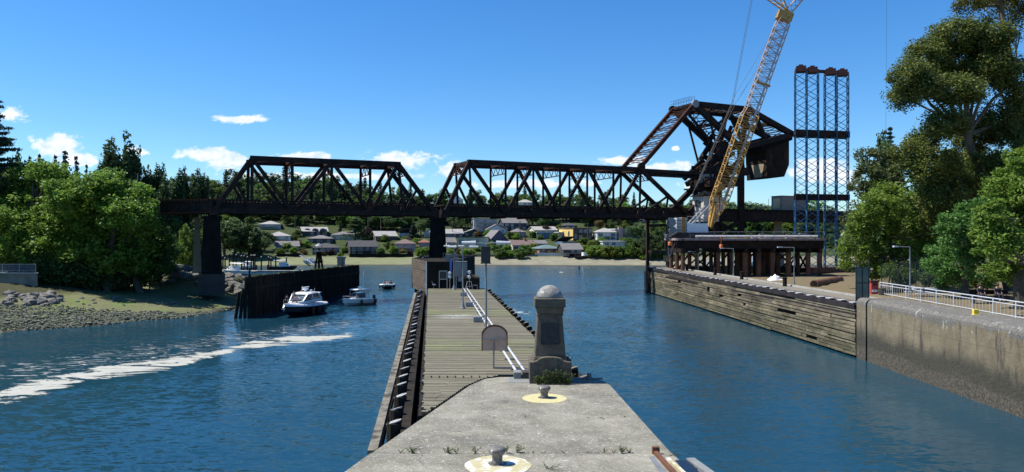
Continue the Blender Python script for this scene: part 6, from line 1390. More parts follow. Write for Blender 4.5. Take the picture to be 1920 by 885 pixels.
# ------------------------------------------------------------------ boats
def cruiser():
    c = onz(567,590,0); yaw = R(-90-14); L_, Bm, H = 11.0, 3.9, 1.75; o = empty('motor_cruiser', c, 'large motor cruiser with black hull and white hardtop coming down the channel', 'boat')
    mb = MB(); T, rows = hull(mb, c, L_, Bm, H, yaw, 16, sc=.78); mb.build('hull', 'navy_hull', o, smooth=False)
    mb = MB(); n = len(rows); vs_ = []
    for i, r_ in enumerate(rows):
        t = i/(n-1)
        for j, s_ in ((0,-1),(4,1)): x,y,z = r_[j]; vs_ += [T@Vector((x,y*1.025,z-.10)), T@Vector((x,y*1.01,z+.10)), T@Vector((x,y*.86,z+.30))]
    fs_ = []
    for i in range(n-1):
        for a in (0,1,3,4): fs_.append((i*6+a,(i+1)*6+a,(i+1)*6+a+1,i*6+a+1))
        fs_.append((i*6+2,(i+1)*6+2,(i+1)*6+5,i*6+5))
    k_ = (n-1)*6; fs_ += [(k_,k_+1,k_+2,k_+5,k_+4,k_+3),(0,1,2,5,4,3)]; mb.add(vs_, fs_); mb.build('deck', 'gelcoat', o)
    d = H+.25; mb = MB(); loft(mb, T, [(-3.8,1.55,d,d+.5,1.5),(-1,1.6,d,d+.55,1.5),(1.8,1.45,d,d+.35,1.3),(3.4,1.0,d+.05,d+.12,.85)]); mb.build('coachroof', 'gelcoat', o)
    mb = MB(); loft(mb, T, [(-2.9,1.5,d+.4,d+1.42,1.32),(-.5,1.5,d+.4,d+1.45,1.3),(.55,1.45,d+.4,d+1.38,1.26),(1.75,1.3,d+.32,d+.42,1.18)]); mb.build('windshield', 'glass_blue', o)
    mb = MB(); loft(mb, T, [(-3.6,1.5,d+1.35,d+1.5,1.42),(-1,1.52,d+1.42,d+1.62,1.35),(.5,1.45,d+1.38,d+1.55,1.2),(.85,1.3,d+1.34,d+1.40,1.15)])
    for s_ in (-1,1):
        mb.bar(T@Vector((.75,s_*1.34,d+1.4)), T@Vector((1.85,s_*1.22,d+.38)), .12,.12); mb.bar(T@Vector((-3.4,s_*1.45,d+.4)), T@Vector((-2.6,s_*1.42,d+1.45)), .3,.12); mb.bar(T@Vector((-.9,s_*1.5,d+.5)), T@Vector((-.5,s_*1.4,d+1.45)), .12,.1)
    mb.build('hardtop', 'gelcoat', o)
    mb = MB(); mb.tube(T@Vector((-1,0,d+1.6)), T@Vector((-1,0,d+2.0)), .22,.16,10); mb.tube(T@Vector((-1,0,d+2.0)), T@Vector((-1,0,d+2.2)), .42,.38,14); mb.bar(T@Vector((-1,-.65,d+2.35)), T@Vector((-1,.65,d+2.5)), .14,.12); mb.lathe(tuple(T@Vector((-1.2,.9,d+1.6))), [(.16,0),(.2,.15),(.15,.3),(.02,.36)], 10); mb.build('radar', 'gelcoat', o)
    mb = MB(); mb.tube(T@Vector((-1.5,-1.2,d+1.5)), T@Vector((-2.6,-1.4,d+2.5)), .02,.01,4); mb.tube(T@Vector((-1.5,1.2,d+1.5)), T@Vector((-1.7,1.3,d+2.3)), .02,.01,4); mb.build('antenna', 'white_paint', o)
    for s_ in (-1,1):
        mb = MB(); p = [T@Vector((x,s_*y,z)) for x,y,z in ((-3,1.9,H+.3),(-2.9,1.95,H+1.0),(.5,1.9,H+1.05),(.6,1.85,H+.3))]; mb.path(p, [.03]*4, 5); q = [T@Vector((x,s_*y,z)) for x,y,z in ((1.5,1.75,H+.85),(3.6,1.2,H+.95),(5.1,.25,H+1.05))]; mb.path(q, [.022]*3, 5)
        for x,y in ((1.5,1.75),(2.6,1.5),(3.6,1.2),(4.5,.7)): mb.tube(T@Vector((x,s_*y,H+.3)), T@Vector((x,s_*y,H+.95)), .018,.018,4)
        mb.build('handrail', 'galv', o)
    mb = MB(); mb.bar(T@Vector((5.35,0,H+.3)), T@Vector((5.75,0,H-.1)), .12,.1); mb.bar(T@Vector((5.7,-.28,H-.3)), T@Vector((5.7,.28,H-.3)), .1,.12); mb.bar(T@Vector((5.72,0,H+.1)), T@Vector((5.6,0,H-.7)), .08,.08); mb.build('anchor', 'galv', o)
    for x in (.2,-1.6,-3.2): mb = MB(); a = T@Vector((x,2.12,.75)); mb.lathe(tuple(a), [(.05,-.55),(.2,-.4),(.22,.2),(.16,.45),(.04,.55)], 10); mb.tube(a+Vector((0,0,.5)), a+Vector((0,0,1.2)), .015,.015,4); mb.build('fender', 'rubber', o)
    for (x,y,m,pose,lab,yw) in ((2.35,-.15,'cloth_mauve','stand','person standing on the foredeck of the large cruiser in a mauve top',0),(3.0,-1.0,'cloth_dark','sit','person in dark clothes sitting on the left of the cruiser foredeck',.4),(2.2,.75,'cloth_pale','sit','person in pale clothes sitting on the cruiser foredeck right of the standing one',-.3),(2.7,.3,'cloth_mauve','sit','person in a mauve top sitting just right of the standing person on the cruiser',-.2)):
        p = T@Vector((x,y,d+(.12 if pose=='stand' else .45))); person(tuple(p), pose, m, lab, yaw+R(-90)+yw, .85)
    return o
cruiser()
def runabout():
    c = onz(672,572,0); yaw = R(-90-38); L_, Bm, H = 6.6, 2.5, 1.15; o = empty('motor_boat', c, 'small white motor boat with a white T-top following the cruiser', 'boat')
    mb = MB(); T, rows = hull(mb, c, L_, Bm, H, yaw, 14, sc=.86); mb.build('hull', 'teal_hull', o); mb = MB(); deck_mb(mb, T, rows, .02, 1.0); n = len(rows)
    for j in (0,4):
        for i in range(n-1): mb.bar(T@Vector(rows[i][j]), T@Vector(rows[i+1][j]), .14,.12)
    mb.build('deck', 'gelcoat', o)
    mb = MB(); loft(mb, T, [(-1.4,.5,H,H+.85,.45),(.2,.85,H,H+.35,.8),(1.8,.55,H,H+.15,.5)]); mb.build('console', 'gelcoat', o)
    mb = MB(); loft(mb, T, [(-.7,.95,H+.2,H+1.0,.85),(.5,.95,H+.2,H+.95,.85),(1.1,.85,H+.15,H+.3,.8)]); mb.build('windshield', 'glass_blue', o)
    mb = MB(); loft(mb, T, [(-1.7,1.15,H+1.45,H+1.55,1.1),(.8,1.1,H+1.5,H+1.6,1.05),(1.2,.9,H+1.45,H+1.5,.85)]); mb.build('t_top', 'gelcoat', o)
    mb = MB()
    for x,y in ((-1.4,.95),(-1.4,-.95),(.9,.9),(.9,-.9),(-.2,.95),(-.2,-.95)): mb.tube(T@Vector((x+(.35 if x>.5 else 0),y,H)), T@Vector((x,y*.95,H+1.5)), .03,.03,5)
    q = [T@Vector(v) for v in ((1.0,-1.1,H+.45),(2.4,-.75,H+.5),(3.3,0,H+.55),(2.4,.75,H+.5),(1.0,1.1,H+.45))]; mb.path(q, [.02]*5, 4)
    for v in q: mb.tube(v, v-Vector((0,0,.45)), .016,.016,4)
    mb.build('rail', 'galv', o)
    mb = MB(); mb.tube(T@Vector((-.6,-.3,H+1.6)), T@Vector((-.6,-.3,H+1.95)), .35,.3,12); mb.tube(T@Vector((-.9,.2,H+1.6)), T@Vector((-1.0,.2,H+4.6)), .022,.012,4); mb.build('radar', 'gelcoat', o)
    for x,y in ((.4,1.3),(-2.6,1.2)): mb = MB(); a = T@Vector((x,y,.6)); mb.lathe(tuple(a), [(.04,-.4),(.15,-.3),(.16,.2),(.04,.4)], 10); mb.build('fender', 'rubber', o)
    mb = MB(); mb.bar(T@Vector((-3.6,0,-.1)), T@Vector((-3.45,0,1.5)), .35,.4); mb.build('outboard_motor', 'rubber', o)
    p = T@Vector((1.4,-.4,H+.25)); person(tuple(p), 'sit', 'cloth_dark', 'person in dark clothes sitting at the bow of the small white motor boat', yaw+R(-90), .8); return o
runabout()
def pontoon():
    c = onz(725,541,0); yaw = R(-92); L_, Bm, H = 5.0, 2.3, .8; o = empty('motor_boat', c, 'small open boat with a white rim carrying a seated group, farthest up the channel', 'boat')
    mb = MB(); T, rows = hull(mb, c, L_, Bm, H, yaw, 12); mb.build('hull', 'navy_hull', o); mb = MB(); n = len(rows); deck_mb(mb, T, rows, .35, .9)
    for j in (0,4):
        for i in range(n-1): mb.tube(T@Vector(rows[i][j]), T@Vector(rows[i+1][j]), .16,.16,7)
    mb.build('rim', 'gelcoat', o); mb = MB()
    for s_ in (-1,1): mb.tube(T@Vector((.2,s_*1.25,.1)), T@Vector((.2,s_*1.35,.65)), .14,.14,8); mb.tube(T@Vector((-1.6,s_*1.2,.1)), T@Vector((-1.6,s_*1.3,.65)), .14,.14,8)
    mb.build('fender', 'rubber', o)
    for x,y,m,w_ in ((-.6,-.5,'cloth_mauve','left'),(-.3,.15,'cloth_pale','middle'),(-.8,.65,'cloth_dark','right')): person(tuple(T@Vector((x,y,H-.1))), 'sit', m, 'person sitting on the %s of the farthest open boat'%w_, yaw+R(-90), .95)
pontoon()
pb = empty('buoy', onz(1086,503,0), 'small dark mooring buoy floating in the blue channel', 'buoy'); c = onz(1086,503,0); mb = MB(); mb.lathe((c.x,c.y,-.3), [(.2,0),(.32,.3),(.32,.6),(.2,.9),(.06,1.0)], 14); mb.build('float','rubber',pb)
c = Vector((35.9,57.2,4.95)); bn_ = empty('park_bench', (36,57,4.9), 'dark bench under the trees behind the right railing', 'bench'); mb = MB(); mb.box(35.2,38.2,57.0,57.5,5.35,5.42); mb.build('seat','timber_dark',bn_); mb = MB(); mb.box(35.2,38.2,57.5,57.56,5.5,5.85); mb.build('backrest','timber_dark',bn_)
for xb in (35.4,38.0): mb = MB(); mb.box(xb-.05,xb+.05,57.0,57.5,4.8,5.35); mb.build('leg','cable',bn_)
person((35.9,57.25,5.42), 'sit', 'cloth_dark', 'person in dark clothes sitting behind the right railing, left one of the pair', R(180)); person((37.2,57.25,5.42), 'sit', 'cloth_dark', 'person in dark clothes sitting behind the right railing, right one of the pair', R(180))

# marina pilings, floats and moored boats
rng = np.random.default_rng(17); first = None
for i,(px,pt,pb_) in enumerate([(412,482,512),(418,480,514),(422,484,512),(430,476,512),(437,472,510),(443,478,508),(453,480,510),(458,480,506),(464,482,508),(471,479,508),(475,479,508),(478,479,510),(490,482,510),(504,482,508),(508,484,508),(517,478,508),(537,482,505),(405,484,512)]):
    p = onz(px, pb_, 0); h = EYE-(pt-HZ)/F*p.y
    if first is None: first = empty('mooring_pile', p, 'slender pile standing in the small marina behind the dark wall', 'pile', 'piles of the small marina'); mb = MB(); mb.tube((p.x,p.y,-2),(p.x,p.y,h),.2,.18,7); mb.build('shaft','timber_dark',first); mb = MB(); mb.lathe((p.x,p.y,h), [(.24,0),(.02,.35)], 8); mb.build('cap','pile_top',first)
    else: c = copy_tree(first); c.location = p; c.scale = (1,1,max(.6, h/ (EYE-(482-HZ)/F*onz(412,512,0).y)))
for (px,py,w_,lab) in ((440,511,12,'pale floating dock nearest the left pier'),(520,510,15,'pale floating dock to the right in the marina'),(470,497,14,'grey floating dock farther back in the marina')):
    p = onz(px,py,0); o = empty('floating_dock', p, lab, 'dock'); mb = MB(); mb.box(p.x-w_/2,p.x+w_/2,p.y-.9,p.y+.9,-.2,.45); bevel(mb.build('float','concrete',o),.04)
small_boat(440,515,8.0,R(170),'white cabin boat moored beside the left bridge pier')
small_boat(530,507,8.0,R(10),'dark blue moored boat with a white top in the marina',m='navy_hull')
small_boat(465,504,6.0,R(160),'little white boat moored between the marina piles')
gw_ = empty('gangway', onz(560,488,1), 'white ramp gangway slanting down the beach to the marina', 'gangway'); mb = MB(); a, b = at(563,481,262), at(590,491,240); a.z, b.z = 3.2, .7; mb.bar(a,b,.8,.1); mb.bar(a+Vector((0,-.4,.9)),b+Vector((0,-.4,.9)),.06,.06)
for t in np.linspace(0,1,9): mb.bar(a.lerp(b,t)+Vector((0,-.4,0)),a.lerp(b,t)+Vector((0,-.4,.9)),.05,.05)
mb.build('ramp','galv_dull',gw_)
small_boat(584,493,5.5,R(200),'white dinghy lying on the beach by the gangway',canopy=False,D=250); 
small_boat(1096,484,7,R(20),'dark boat on a trailer on the far sandy beach',canopy=False,m='navy_hull',D=272)
small_boat(1415,500,9,R(30),'white boat on the mud seen between the trestle piles',canopy=True,D=190)
small_boat(1340,497,8,R(60),'white boat seen through the left trestle piles',canopy=False,D=190)

# ------------------------------------------------------------------ houses on the far hillside
def hcol(name, c):
    if name not in M: mat(name, c, tuple(min(1,v*1.18) for v in c), .6, .85)
    return name
HC = dict(white=(.50,.50,.48), grey=(.30,.31,.32), dark=(.045,.045,.05), navy=(.03,.04,.075), brown=(.10,.07,.055), cream=(.50,.46,.36), yellow=(.72,.50,.16), pink=(.42,.27,.24), teal=(.16,.24,.27), brick=(.28,.12,.08), blue=(.09,.14,.21), rgrey=(.13,.125,.125), rpale=(.27,.26,.25), rwhite=(.52,.52,.51), rdark=(.045,.045,.05), rbrown=(.13,.09,.08), rred=(.18,.075,.05), rteal=(.09,.14,.14), purple=(.15,.13,.18))
for k, v in HC.items(): hcol('h_'+k, v)
def house(px0, px1, yt, yb, wall, roof, kind, lab, floors=1, side=None, chim=False, depth=8, yaw=0.0, white_trim=False, D=None):
    pc = (px0+px1)/2; D = D or solve_D(pc, yb); W = (px1-px0)/F*D; zt = EYE-(yt-HZ)/F*D; zb = EYE-(yb-HZ)/F*D; H = zt-zb; x = (pc-960)/F*D
    o = empty('house', (x,D,zb), lab, 'house'); T = Matrix.Translation((x,D,zb)) @ Matrix.Rotation(yaw,4,'Z'); w2 = W/2
    rh = {'flat':.25,'hip':min(.42*H,1.9),'gable':min(.5*H,2.2),'shed':min(.45*H,2),'aframe':.8*H,'gside':min(.5*H,2.2)}[kind]; wh = H-rh; ov = .35
    if kind != 'flat': w2 -= ov
    mb = MB(); mb.box(-w2,w2,0,depth,-3,wh,T)
    if kind in ('aframe','gable'): mb.add([T@Vector(v) for v in ((-w2,.01,wh),(w2,.01,wh),(0,.01,wh+rh*.95),(-w2,depth-.01,wh),(w2,depth-.01,wh),(0,depth-.01,wh+rh*.95))], [(0,1,2),(5,4,3),(0,2,5,3),(1,4,5,2)])
    if kind == 'gside': mb.add([T@Vector(v) for v in ((-w2+.01,0,wh),(-w2+.01,depth,wh),(-w2+.01,depth/2,wh+rh*.93),(w2-.01,0,wh),(w2-.01,depth,wh),(w2-.01,depth/2,wh+rh*.93))], [(0,2,1),(3,4,5),(0,3,5,2),(1,2,5,4)])
    mb.build('wall', 'h_'+wall, o)
    if side: mb = MB(); mb.box(-w2-.06,-w2+.001,.03,depth-.03,0,wh-.05,T); mb.build('side_wall', 'h_'+side, o)  # side colour brighter than the front, sunlight painted into it
    mb = MB(); e = ov
    if kind == 'flat': mb.box(-w2-.3,w2+.3,-.5,depth+.3,wh,wh+.25,T)
    elif kind == 'hip':
        rg = max(0, w2-depth/2*.9); vs_ = [(-w2-e,-e,wh),(w2+e,-e,wh),(w2+e,depth+e,wh),(-w2-e,depth+e,wh),(-w2-e,-e,wh+.12),(w2+e,-e,wh+.12),(w2+e,depth+e,wh+.12),(-w2-e,depth+e,wh+.12),(-rg,depth/2,wh+rh),(rg,depth/2,wh+rh)]
        mb.add([T@Vector(v) for v in vs_], [(0,3,2,1),(0,1,5,4),(1,2,6,5),(2,3,7,6),(3,0,4,7),(4,5,9,8),(5,6,9),(6,7,8,9),(7,4,8)])
    elif kind in ('gable','aframe'):
        for s_ in (-1,1): mb.extrude([T@Vector((0,-e,wh+rh)),T@Vector((s_*(w2+e),-e,wh-.12)),T@Vector((s_*(w2+e),-e,wh+.06)),T@Vector((0,-e,wh+rh+.2))][::s_], T.to_3x3()@Vector((0,depth+2*e,0)))
    elif kind == 'gside':
        for s_, y_ in ((-1,-e),(1,depth+e)): mb.extrude([T@Vector((-w2-e,depth/2,wh+rh)),T@Vector((-w2-e,y_,wh-.12)),T@Vector((-w2-e,y_,wh+.06)),T@Vector((-w2-e,depth/2,wh+rh+.2))][::-s_], T.to_3x3()@Vector((2*w2+2*e,0,0)))
    else: mb.extrude([T@Vector((-w2-e,-e,wh+rh)),T@Vector((-w2-e,depth+e,wh)),T@Vector((-w2-e,depth+e,wh+.18)),T@Vector((-w2-e,-e,wh+rh+.18))], T.to_3x3()@Vector((2*w2+2*e,0,0)))
    rf = mb.build('roof', 'h_'+roof, o)
    fh = wh/floors; nw = max(2, int(W/2.6)); rg_ = random.Random(int(px0*7+yt))
    for f_ in range(floors):
        for i in range(nw):
            if rg_.random() < .15: continue
            xc = -w2 + (i+.5)*2*w2/nw + rg_.uniform(-.2,.2); ww = rg_.choice((.5,.75,.95)); z0, z1 = fh*f_+fh*.28, fh*f_+fh*.80
            if rg_.random() < .2: z0 = fh*f_+.1
            mb = MB(); mb.box(xc-ww,xc+ww,-.04,.02,z0,z1,T); wo = mb.build('window', 'glass_blue', o); mb = MB()
            for a_,b_ in (((xc-ww,z0),(xc+ww,z0)),((xc-ww,z1),(xc+ww,z1)),((xc-ww,z0),(xc-ww,z1)),((xc+ww,z0),(xc+ww,z1)),((xc,z0),(xc,z1))): mb.bar(T@Vector((a_[0],-.07,a_[1])), T@Vector((b_[0],-.07,b_[1])), .10,.10,(0,1,0))
            mb.build('frame', 'h_white', wo)
        if f_ > 0: mb = MB(); mb.box(-w2*.9,w2*.7,-1.3,-.02,fh*f_-.12,fh*f_+.05,T); mb.box(-w2*.9,w2*.7,-1.3,-1.24,fh*f_+.75,fh*f_+.85,T); mb.build('balcony', 'h_rpale' if wall not in ('dark','brown','navy') else 'h_rgrey', o)
        if floors == 1 or f_ == floors-1: pass
    for yy in (depth*.3, depth*.7): mb = MB(); mb.box(-w2-.1,-w2+.02 if not side else -w2-.061,yy-.5,yy+.5,wh*.35,wh*.75,T); mb.build('window', 'glass_blue', o)
    if chim: mb = MB(); cxx = w2*.4; mb.box(cxx-.4,cxx+.4,depth*.4,depth*.4+.7,wh,wh+rh+1.0,T); mb.build('chimney', 'h_brick' if chim == 1 else 'h_white', rf)
    return o
Hs = [
 (485,527,414,430,'grey','rpale','hip','wide two-storey house with a pale hip roof at the top left of the hillside',2),
 (503,546,434,455,'white','rpale','hip','white-walled hip-roofed house half hidden by dark trees on the left',2),
 (517,562,453,471,'grey','rgrey','gside','grey-blue gabled house low on the left behind bright shrubs',1),
 (566,616,426,442,'dark','rpale','gside','dark house with a pale roof and three arched dormers',1),
 (576,624,441,457,'brown','rgrey','hip','brown house with a low grey hip roof just below the arched-dormer house',1),
 (585,637,456,477,'dark','rdark','hip','low dark beach house behind the timber tripod',2),
 (620,679,434,450,'cream','rgrey','hip','cream house with a white chimney partly behind the big spreading tree',1),
 (655,710,452,477,'dark','rdark','gside','long house with dark slate roof and white-framed veranda near the beach',2),
 (703,747,434,452,'brown','rpale','gside','brown house with a long pale grey roof, upslope near the satellite dish',1),
 (748,782,429,447,'teal','rdark','shed','modern slate-coloured house with a white satellite dish',2),
 (737,781,448,473,'pink','rbrown','hip','pinkish house with a brown hip roof above the beach wall',2),
 (784,808,448,465,'pink','rred','hip','house with a reddish hip roof just left of the middle pier',1),
 (794,817,430,445,'white','rpale','hip','small pale house beside the left edge of the middle pier, upslope',1),
 (834,870,430,446,'brown','rpale','gside','brown house with pale roof just right of the middle pier',1),
 (836,857,446,463,'white','rgrey','gside','small white cottage just right of the middle pier',1),
 (868,909,430,443,'dark','rpale','gable','low dark house with a shallow pale curved roof',1),
 (857,916,444,463,'cream','rdark','flat','long low flat-roofed house behind the lamp arms',1),
 (888,932,409,434,'grey','rpale','flat','three-storey modern grey and white house with balconies at the top',3),
 (912,951,421,440,'white','rgrey','gable','white gabled house with tall windows below the modern grey one',2),
 (942,990,409,432,'navy','rgrey','gside','large navy house with a long grey roof and white windows',2),
 (915,956,432,457,'navy','rgrey','aframe','steep navy A-frame house with a skylight',1),
 (962,988,428,446,'purple','rgrey','hip','small purple-grey house below the large navy house',1),
 (926,962,455,468,'dark','rwhite','flat','low dark house with a flat white roof above the shrubs',1),
 (959,1005,451,469,'cream','rbrown','gside','cream cottage with a brown roof and shaded porch near the beach',1),
 (1000,1048,425,438,'cream','rpale','gside','long cream bungalow with a plum-coloured shrub in front',1),
 (1007,1037,435,448,'blue','rwhite','flat','flat white-roofed house with a band of windows',1),
 (1046,1077,435,448,'grey','rwhite','flat','flat white-roofed house left of the yellow house',1),
 (1004,1029,451,463,'white','rgrey','gside','white-sided house with a grey roof behind the teal-roofed beach house',1),
 (1008,1058,459,477,'brick','rteal','hip','beach house with a teal roof, brick walls and white patio',1),
 (1052,1079,444,464,'blue','rdark','shed','slate-blue boxy house with a slanted roof',1),
 (1054,1095,457,481,'dark','rgrey','gside','dark beach house with a grey roof and open porch',2),
 (1057,1084,417,432,'dark','rdark','hip','dark-roofed house among trees above the yellow house',1),
 (1069,1117,427,450,'brown','rbrown','flat','boxy house with a sunlit yellow side and shaded brown front',2),
 (1118,1158,427,451,'white','rpale','hip','white two-storey house with stacked pale hip roofs',2),
 (1152,1196,429,449,'grey','rwhite','flat','pale grey block of flats with a brick-pink chimney tower',2),
 (1130,1172,452,471,'white','rwhite','flat','white flat-roofed house above the green hedge',2),
 (1179,1204,447,459,'white','rgrey','flat','small white flat-roofed house near the dark trees on the right',1),
 (1198,1213,460,473,'dark','rgrey','flat','small dark glass-fronted building right of the hedge',1),
 (1199,1235,408,418,'dark','rdark','hip','dark house among the trees at the top right, under the bridge deck',1)]
for h in Hs:
    nm = h[7]; o = house(*h[:8], floors=h[8], side='yellow' if 'yellow side' in nm else None, chim=(2 if 'white chimney' in nm else 1 if any(k in nm for k in ('brown hip','long grey roof','cottage with')) else False), depth=7 if h[1]-h[0] < 40 else 9, yaw=R(36 if 'yellow side' in nm else random.uniform(4,24)))
def onh(px, py): D = solve_D(px, py); return at(px, py, D)
# ridge houses seen through the truss
house(843,868,366,388,'white','rgrey','gable','white gabled house on the ridge seen through the left end of the lifting span',2,D=395)
house(968,1000,373,392,'white','rpale','hip','white house on the ridge seen through the middle of the lifting span',2,D=395)
# dormers, dish, chimney tower, walls, patios
c = onh(591,442); dm = empty('dormer_row', c, 'row of three arched dormers', 'dormer'); bpy.data.objects.remove(dm)
hs_ = [o for o in scn.objects if o.get('label','').startswith('dark house with a pale roof')][0]
for k in (-1,0,1):
    x = hs_.location.x + k*3.3; y = hs_.location.y-.1; z = hs_.location.z+1.5; mb = MB(); mb.extrude([(x+1.35*math.cos(t), y, z+1.5*math.sin(t)) for t in np.linspace(0,3.14,10)], (0,3,0)); d_ = mb.build('dormer', 'h_dark', hs_)
    mb = MB(); 
    for t0 in np.linspace(0,2.8,9): mb.bar((x+1.45*math.cos(t0),y-.05,z+1.6*math.sin(t0)), (x+1.45*math.cos(t0+.36),y-.05,z+1.6*math.sin(t0+.36)), .16,.2,(0,1,0))
    mb.build('trim', 'h_rpale', d_)
c = onh(774,440); sdh = empty('satellite_dish', c, 'white satellite dish beside the slate-coloured house', 'dish'); mb = MB(); n_ = Vector((-.4,-.6,.5)).normalized(); mb.tube(c+Vector((0,-6,0)), c+Vector((0,-6,0))+n_*.25, .5,1.15,14); mb.tube(c+Vector((0,-6,0)), c+Vector((0,-5.9,-2.5)), .1,.1,5); mb.build('dish','white_paint',sdh)
hf = [o for o in scn.objects if o.get('label','').startswith('pale grey block of flats')][0]; mb = MB(); q = at(1163,426,hf.location.y-1); mb.box(q.x-.9,q.x+.9,q.y-1,q.y+1,hf.location.z,q.z); mb.build('chimney','h_pink',hf)
for (px0,px1,py,h_,m,lab) in ((655,775,482,1.2,'masonry_dark','low dark seawall along the beach below the slate-roofed house'),(830,905,481,.9,'timber_grey','low grey seawall right of the middle pier'),(905,1005,481,.8,'rock','low rocky seawall below the cream cottage'),(1005,1062,479,.9,'h_white','white patio wall in front of the teal-roofed house'),(1062,1100,481,1.0,'masonry_dark','dark seawall below the dark beach house'),(520,565,481,1.0,'masonry_dark','short dark seawall at the left end of the beach'),(1205,1240,487,1.6,'concrete','pale concrete seawall at the right end of the beach')):
    a, b = onh(px0,py), onh(px1,py); a.z = b.z = min(a.z,b.z)+h_/2; mb = MB(); mb.bar(a,b,.5,h_); tag(mb.build('seawall', m), lab, 'wall')
# utility poles
first = None
for px,pt,pb_ in ((553,404,442),(690,405,440),(975,404,452),(1102,420,456),(714,408,440),(848,418,445)):
    b = onh(px,pb_); h_ = (pb_-pt)/F*b.y
    if first is None: first = empty('utility_pole', b, 'slim utility pole among the hillside houses', 'pole', 'utility poles on the far hillside'); mb = MB(); mb.tube(b, b+Vector((0,0,h_)), .15,.11,6); mb.build('pole','bark_pale',first); mb = MB(); mb.bar(b+Vector((-1,0,h_-.6)), b+Vector((1,0,h_-.6)), .12,.12); mb.build('cross_arm','bark_pale',first)
    else: c = copy_tree(first); c.location = b; c.rotation_euler = (0,0,.4)
b = at(258,385,140); lp_ = empty('utility_pole', (b.x,b.y,5), 'thin pole rising from the trees left of the bridge', 'pole'); mb = MB(); mb.tube((b.x,b.y,5),(b.x,b.y,EYE-(325-HZ)/F*140),.12,.08,6); mb.build('pole','galv_dull',lp_)

# ------------------------------------------------------------------ trees on the hillside
rnd = random.Random(5)
top_profile = lambda px: float(np.interp(px, [-200,0,380,430,520,610,700,760,830,860,900,1000,1060,1120,1200,1280,1400,1500,1540,1600,1700,2200], [330,330,325,322,318,322,338,346,352,372,352,352,350,358,366,372,374,382,420,424,424,424]))
KL = {'broad':'mid-green broadleaf tree in the wood on the far hillside','dark':'dark broadleaf tree in the wood on the far hillside','pale':'pale green broadleaf tree in the wood on the far hillside','conifer':'dark conifer in the wood on the far hillside'}
for row, (D, dyp, step) in enumerate(((352,52,27),(374,32,26),(400,14,25),(450,0,21))):
    px = 300 + row*7
    while px < 1600:
        jx = px + rnd.uniform(-6,6); D_ = D + rnd.uniform(-8,8); x = (jx-960)/F*D_; z = gh(x, D_); ytop = top_profile(jx) + dyp*rnd.uniform(.8,1.2) + rnd.uniform(-4,12); H = (EYE-(ytop-HZ)/F*D_) - z
        if not (row == 0 and 880 < jx < 1000) and 5 < H and not (D < 400 and (835 < jx < 875 or 960 < jx < 1008) and ytop < 388):
            k = rnd.choices(['broad','dark','pale','conifer'], [4,4,2,3])[0]; H = min(H, 27)
            if k == 'conifer': H *= 1.1
            sd_ = rnd.randint(1,2); tree(k, sd_, (x, D_, z-.5), H, {'conifer':1.0}.get(k, 1.0)*(1 if H > 12 else 1.15)*rnd.uniform(.85,1.15), KL[k], 'trees of the wood on the far hillside: '+k)
        px += step*rnd.uniform(.8,1.2)
HB = [(h[0],h[1],h[2],h[3]) for h in Hs]
for (D, yt_, step, hmin) in ((347,398,12,6),(337,408,13,5),(330,416,14,4.5),(322,425,15,4),(312,436,16,3.5),(305,443,17,3),(297,453,18,2.6),(288,463,22,2.2)):
    px = 405 if D > 300 else 500
    while px < (1560 if D > 300 else 1240):
        jx = px + rnd.uniform(-7,7); D_ = D+rnd.uniform(-4,4); x = (jx-960)/F*D_; z = gh(x, D_); ybase = HZ + (EYE-z)/D_*F; H = max(hmin, ((ybase-(yt_+rnd.uniform(-5,8)))/F*D_)) 
        ok = not any(a-7 < jx < b+7 and yt-1 < ybase+0 and ybase < yb+12 and ybase > yt for a,b,yt,yb in HB)
        ok = ok and not any(a+3 < jx < b-3 and ybase >= yb-1 and ybase-H*F/D_ < yb-5 for a,b,yt,yb in HB)
        if ok:
            k = rnd.choices(['broad','dark','pale','conifer','bright'], [4,4,2,1,1.2])[0]
            tree(k, rnd.randint(1,2), (x,D_,z-.4), H*(rnd.uniform(1.2,1.7) if D > 328 else rnd.uniform(.9,1.3)), 1.25, {'broad':'mid-green','dark':'dark green','pale':'pale green','conifer':'pointed dark','bright':'bright green'}[k]+' tree standing between the far hillside houses', 'trees between the hillside houses: '+k)
        px += step*1.35*rnd.uniform(.75,1.2)
# individual trees and shrubs among the houses (px, top, base, kind, width factor)
GT = [(668,408,458,'cedar',1.25,'large spreading cedar between the hillside houses on the left'),(690,422,446,'plum',1.1,'dark plum-leaved tree behind the spreading cedar'),(735,470,452,'',0,''),
 (500,430,470,'dark',1.2,'dark tree in front of the white-walled house'),(445,405,478,'pale',1.0,'tall pale green tree left of the hillside houses'),(470,415,480,'dark',1.2,'tall dark tree at the left end of the beach'),(425,410,480,'dark',1.1,'dark tree right beside the left bridge pier'),(484,425,480,'conifer',1.3,'dark conifer at the left end of the beach'),(455,430,482,'dark',1.3,'rounded dark tree above the marina'),
 (1210,430,482,'dark',1.1,'big dark tree at the right end of the beach'),(1232,425,480,'dark',1.1,'tall dark tree beside the right bridge leg'),(1190,415,450,'pale',1.0,'pale tree above the small white house on the right'),(1222,408,440,'pale',1.0,'pale green tree behind the dark trees on the right'),(1122,407,432,'gold',1.0,'golden-leaved tree above the brown-fronted house'),
 (1145,409,430,'pale',1.0,'pale green tree above the white hip-roofed house'),(1170,411,432,'bright',1.0,'bright green tree behind the block of flats'),(790,404,440,'pale',1.0,'pale green tree left of the middle pier'),(775,415,448,'conifer',1.3,'dark conifer beside the satellite dish'),(640,415,440,'conifer',1.0,'conifer behind the arched-dormer house'),
 (860,405,432,'dark',1.1,'dark tree upslope right of the middle pier'),(1020,400,428,'dark',1.1,'dark tree above the cream bungalow'),(1255,400,470,'broad',1.0,'green tree behind the right bridge leg')]
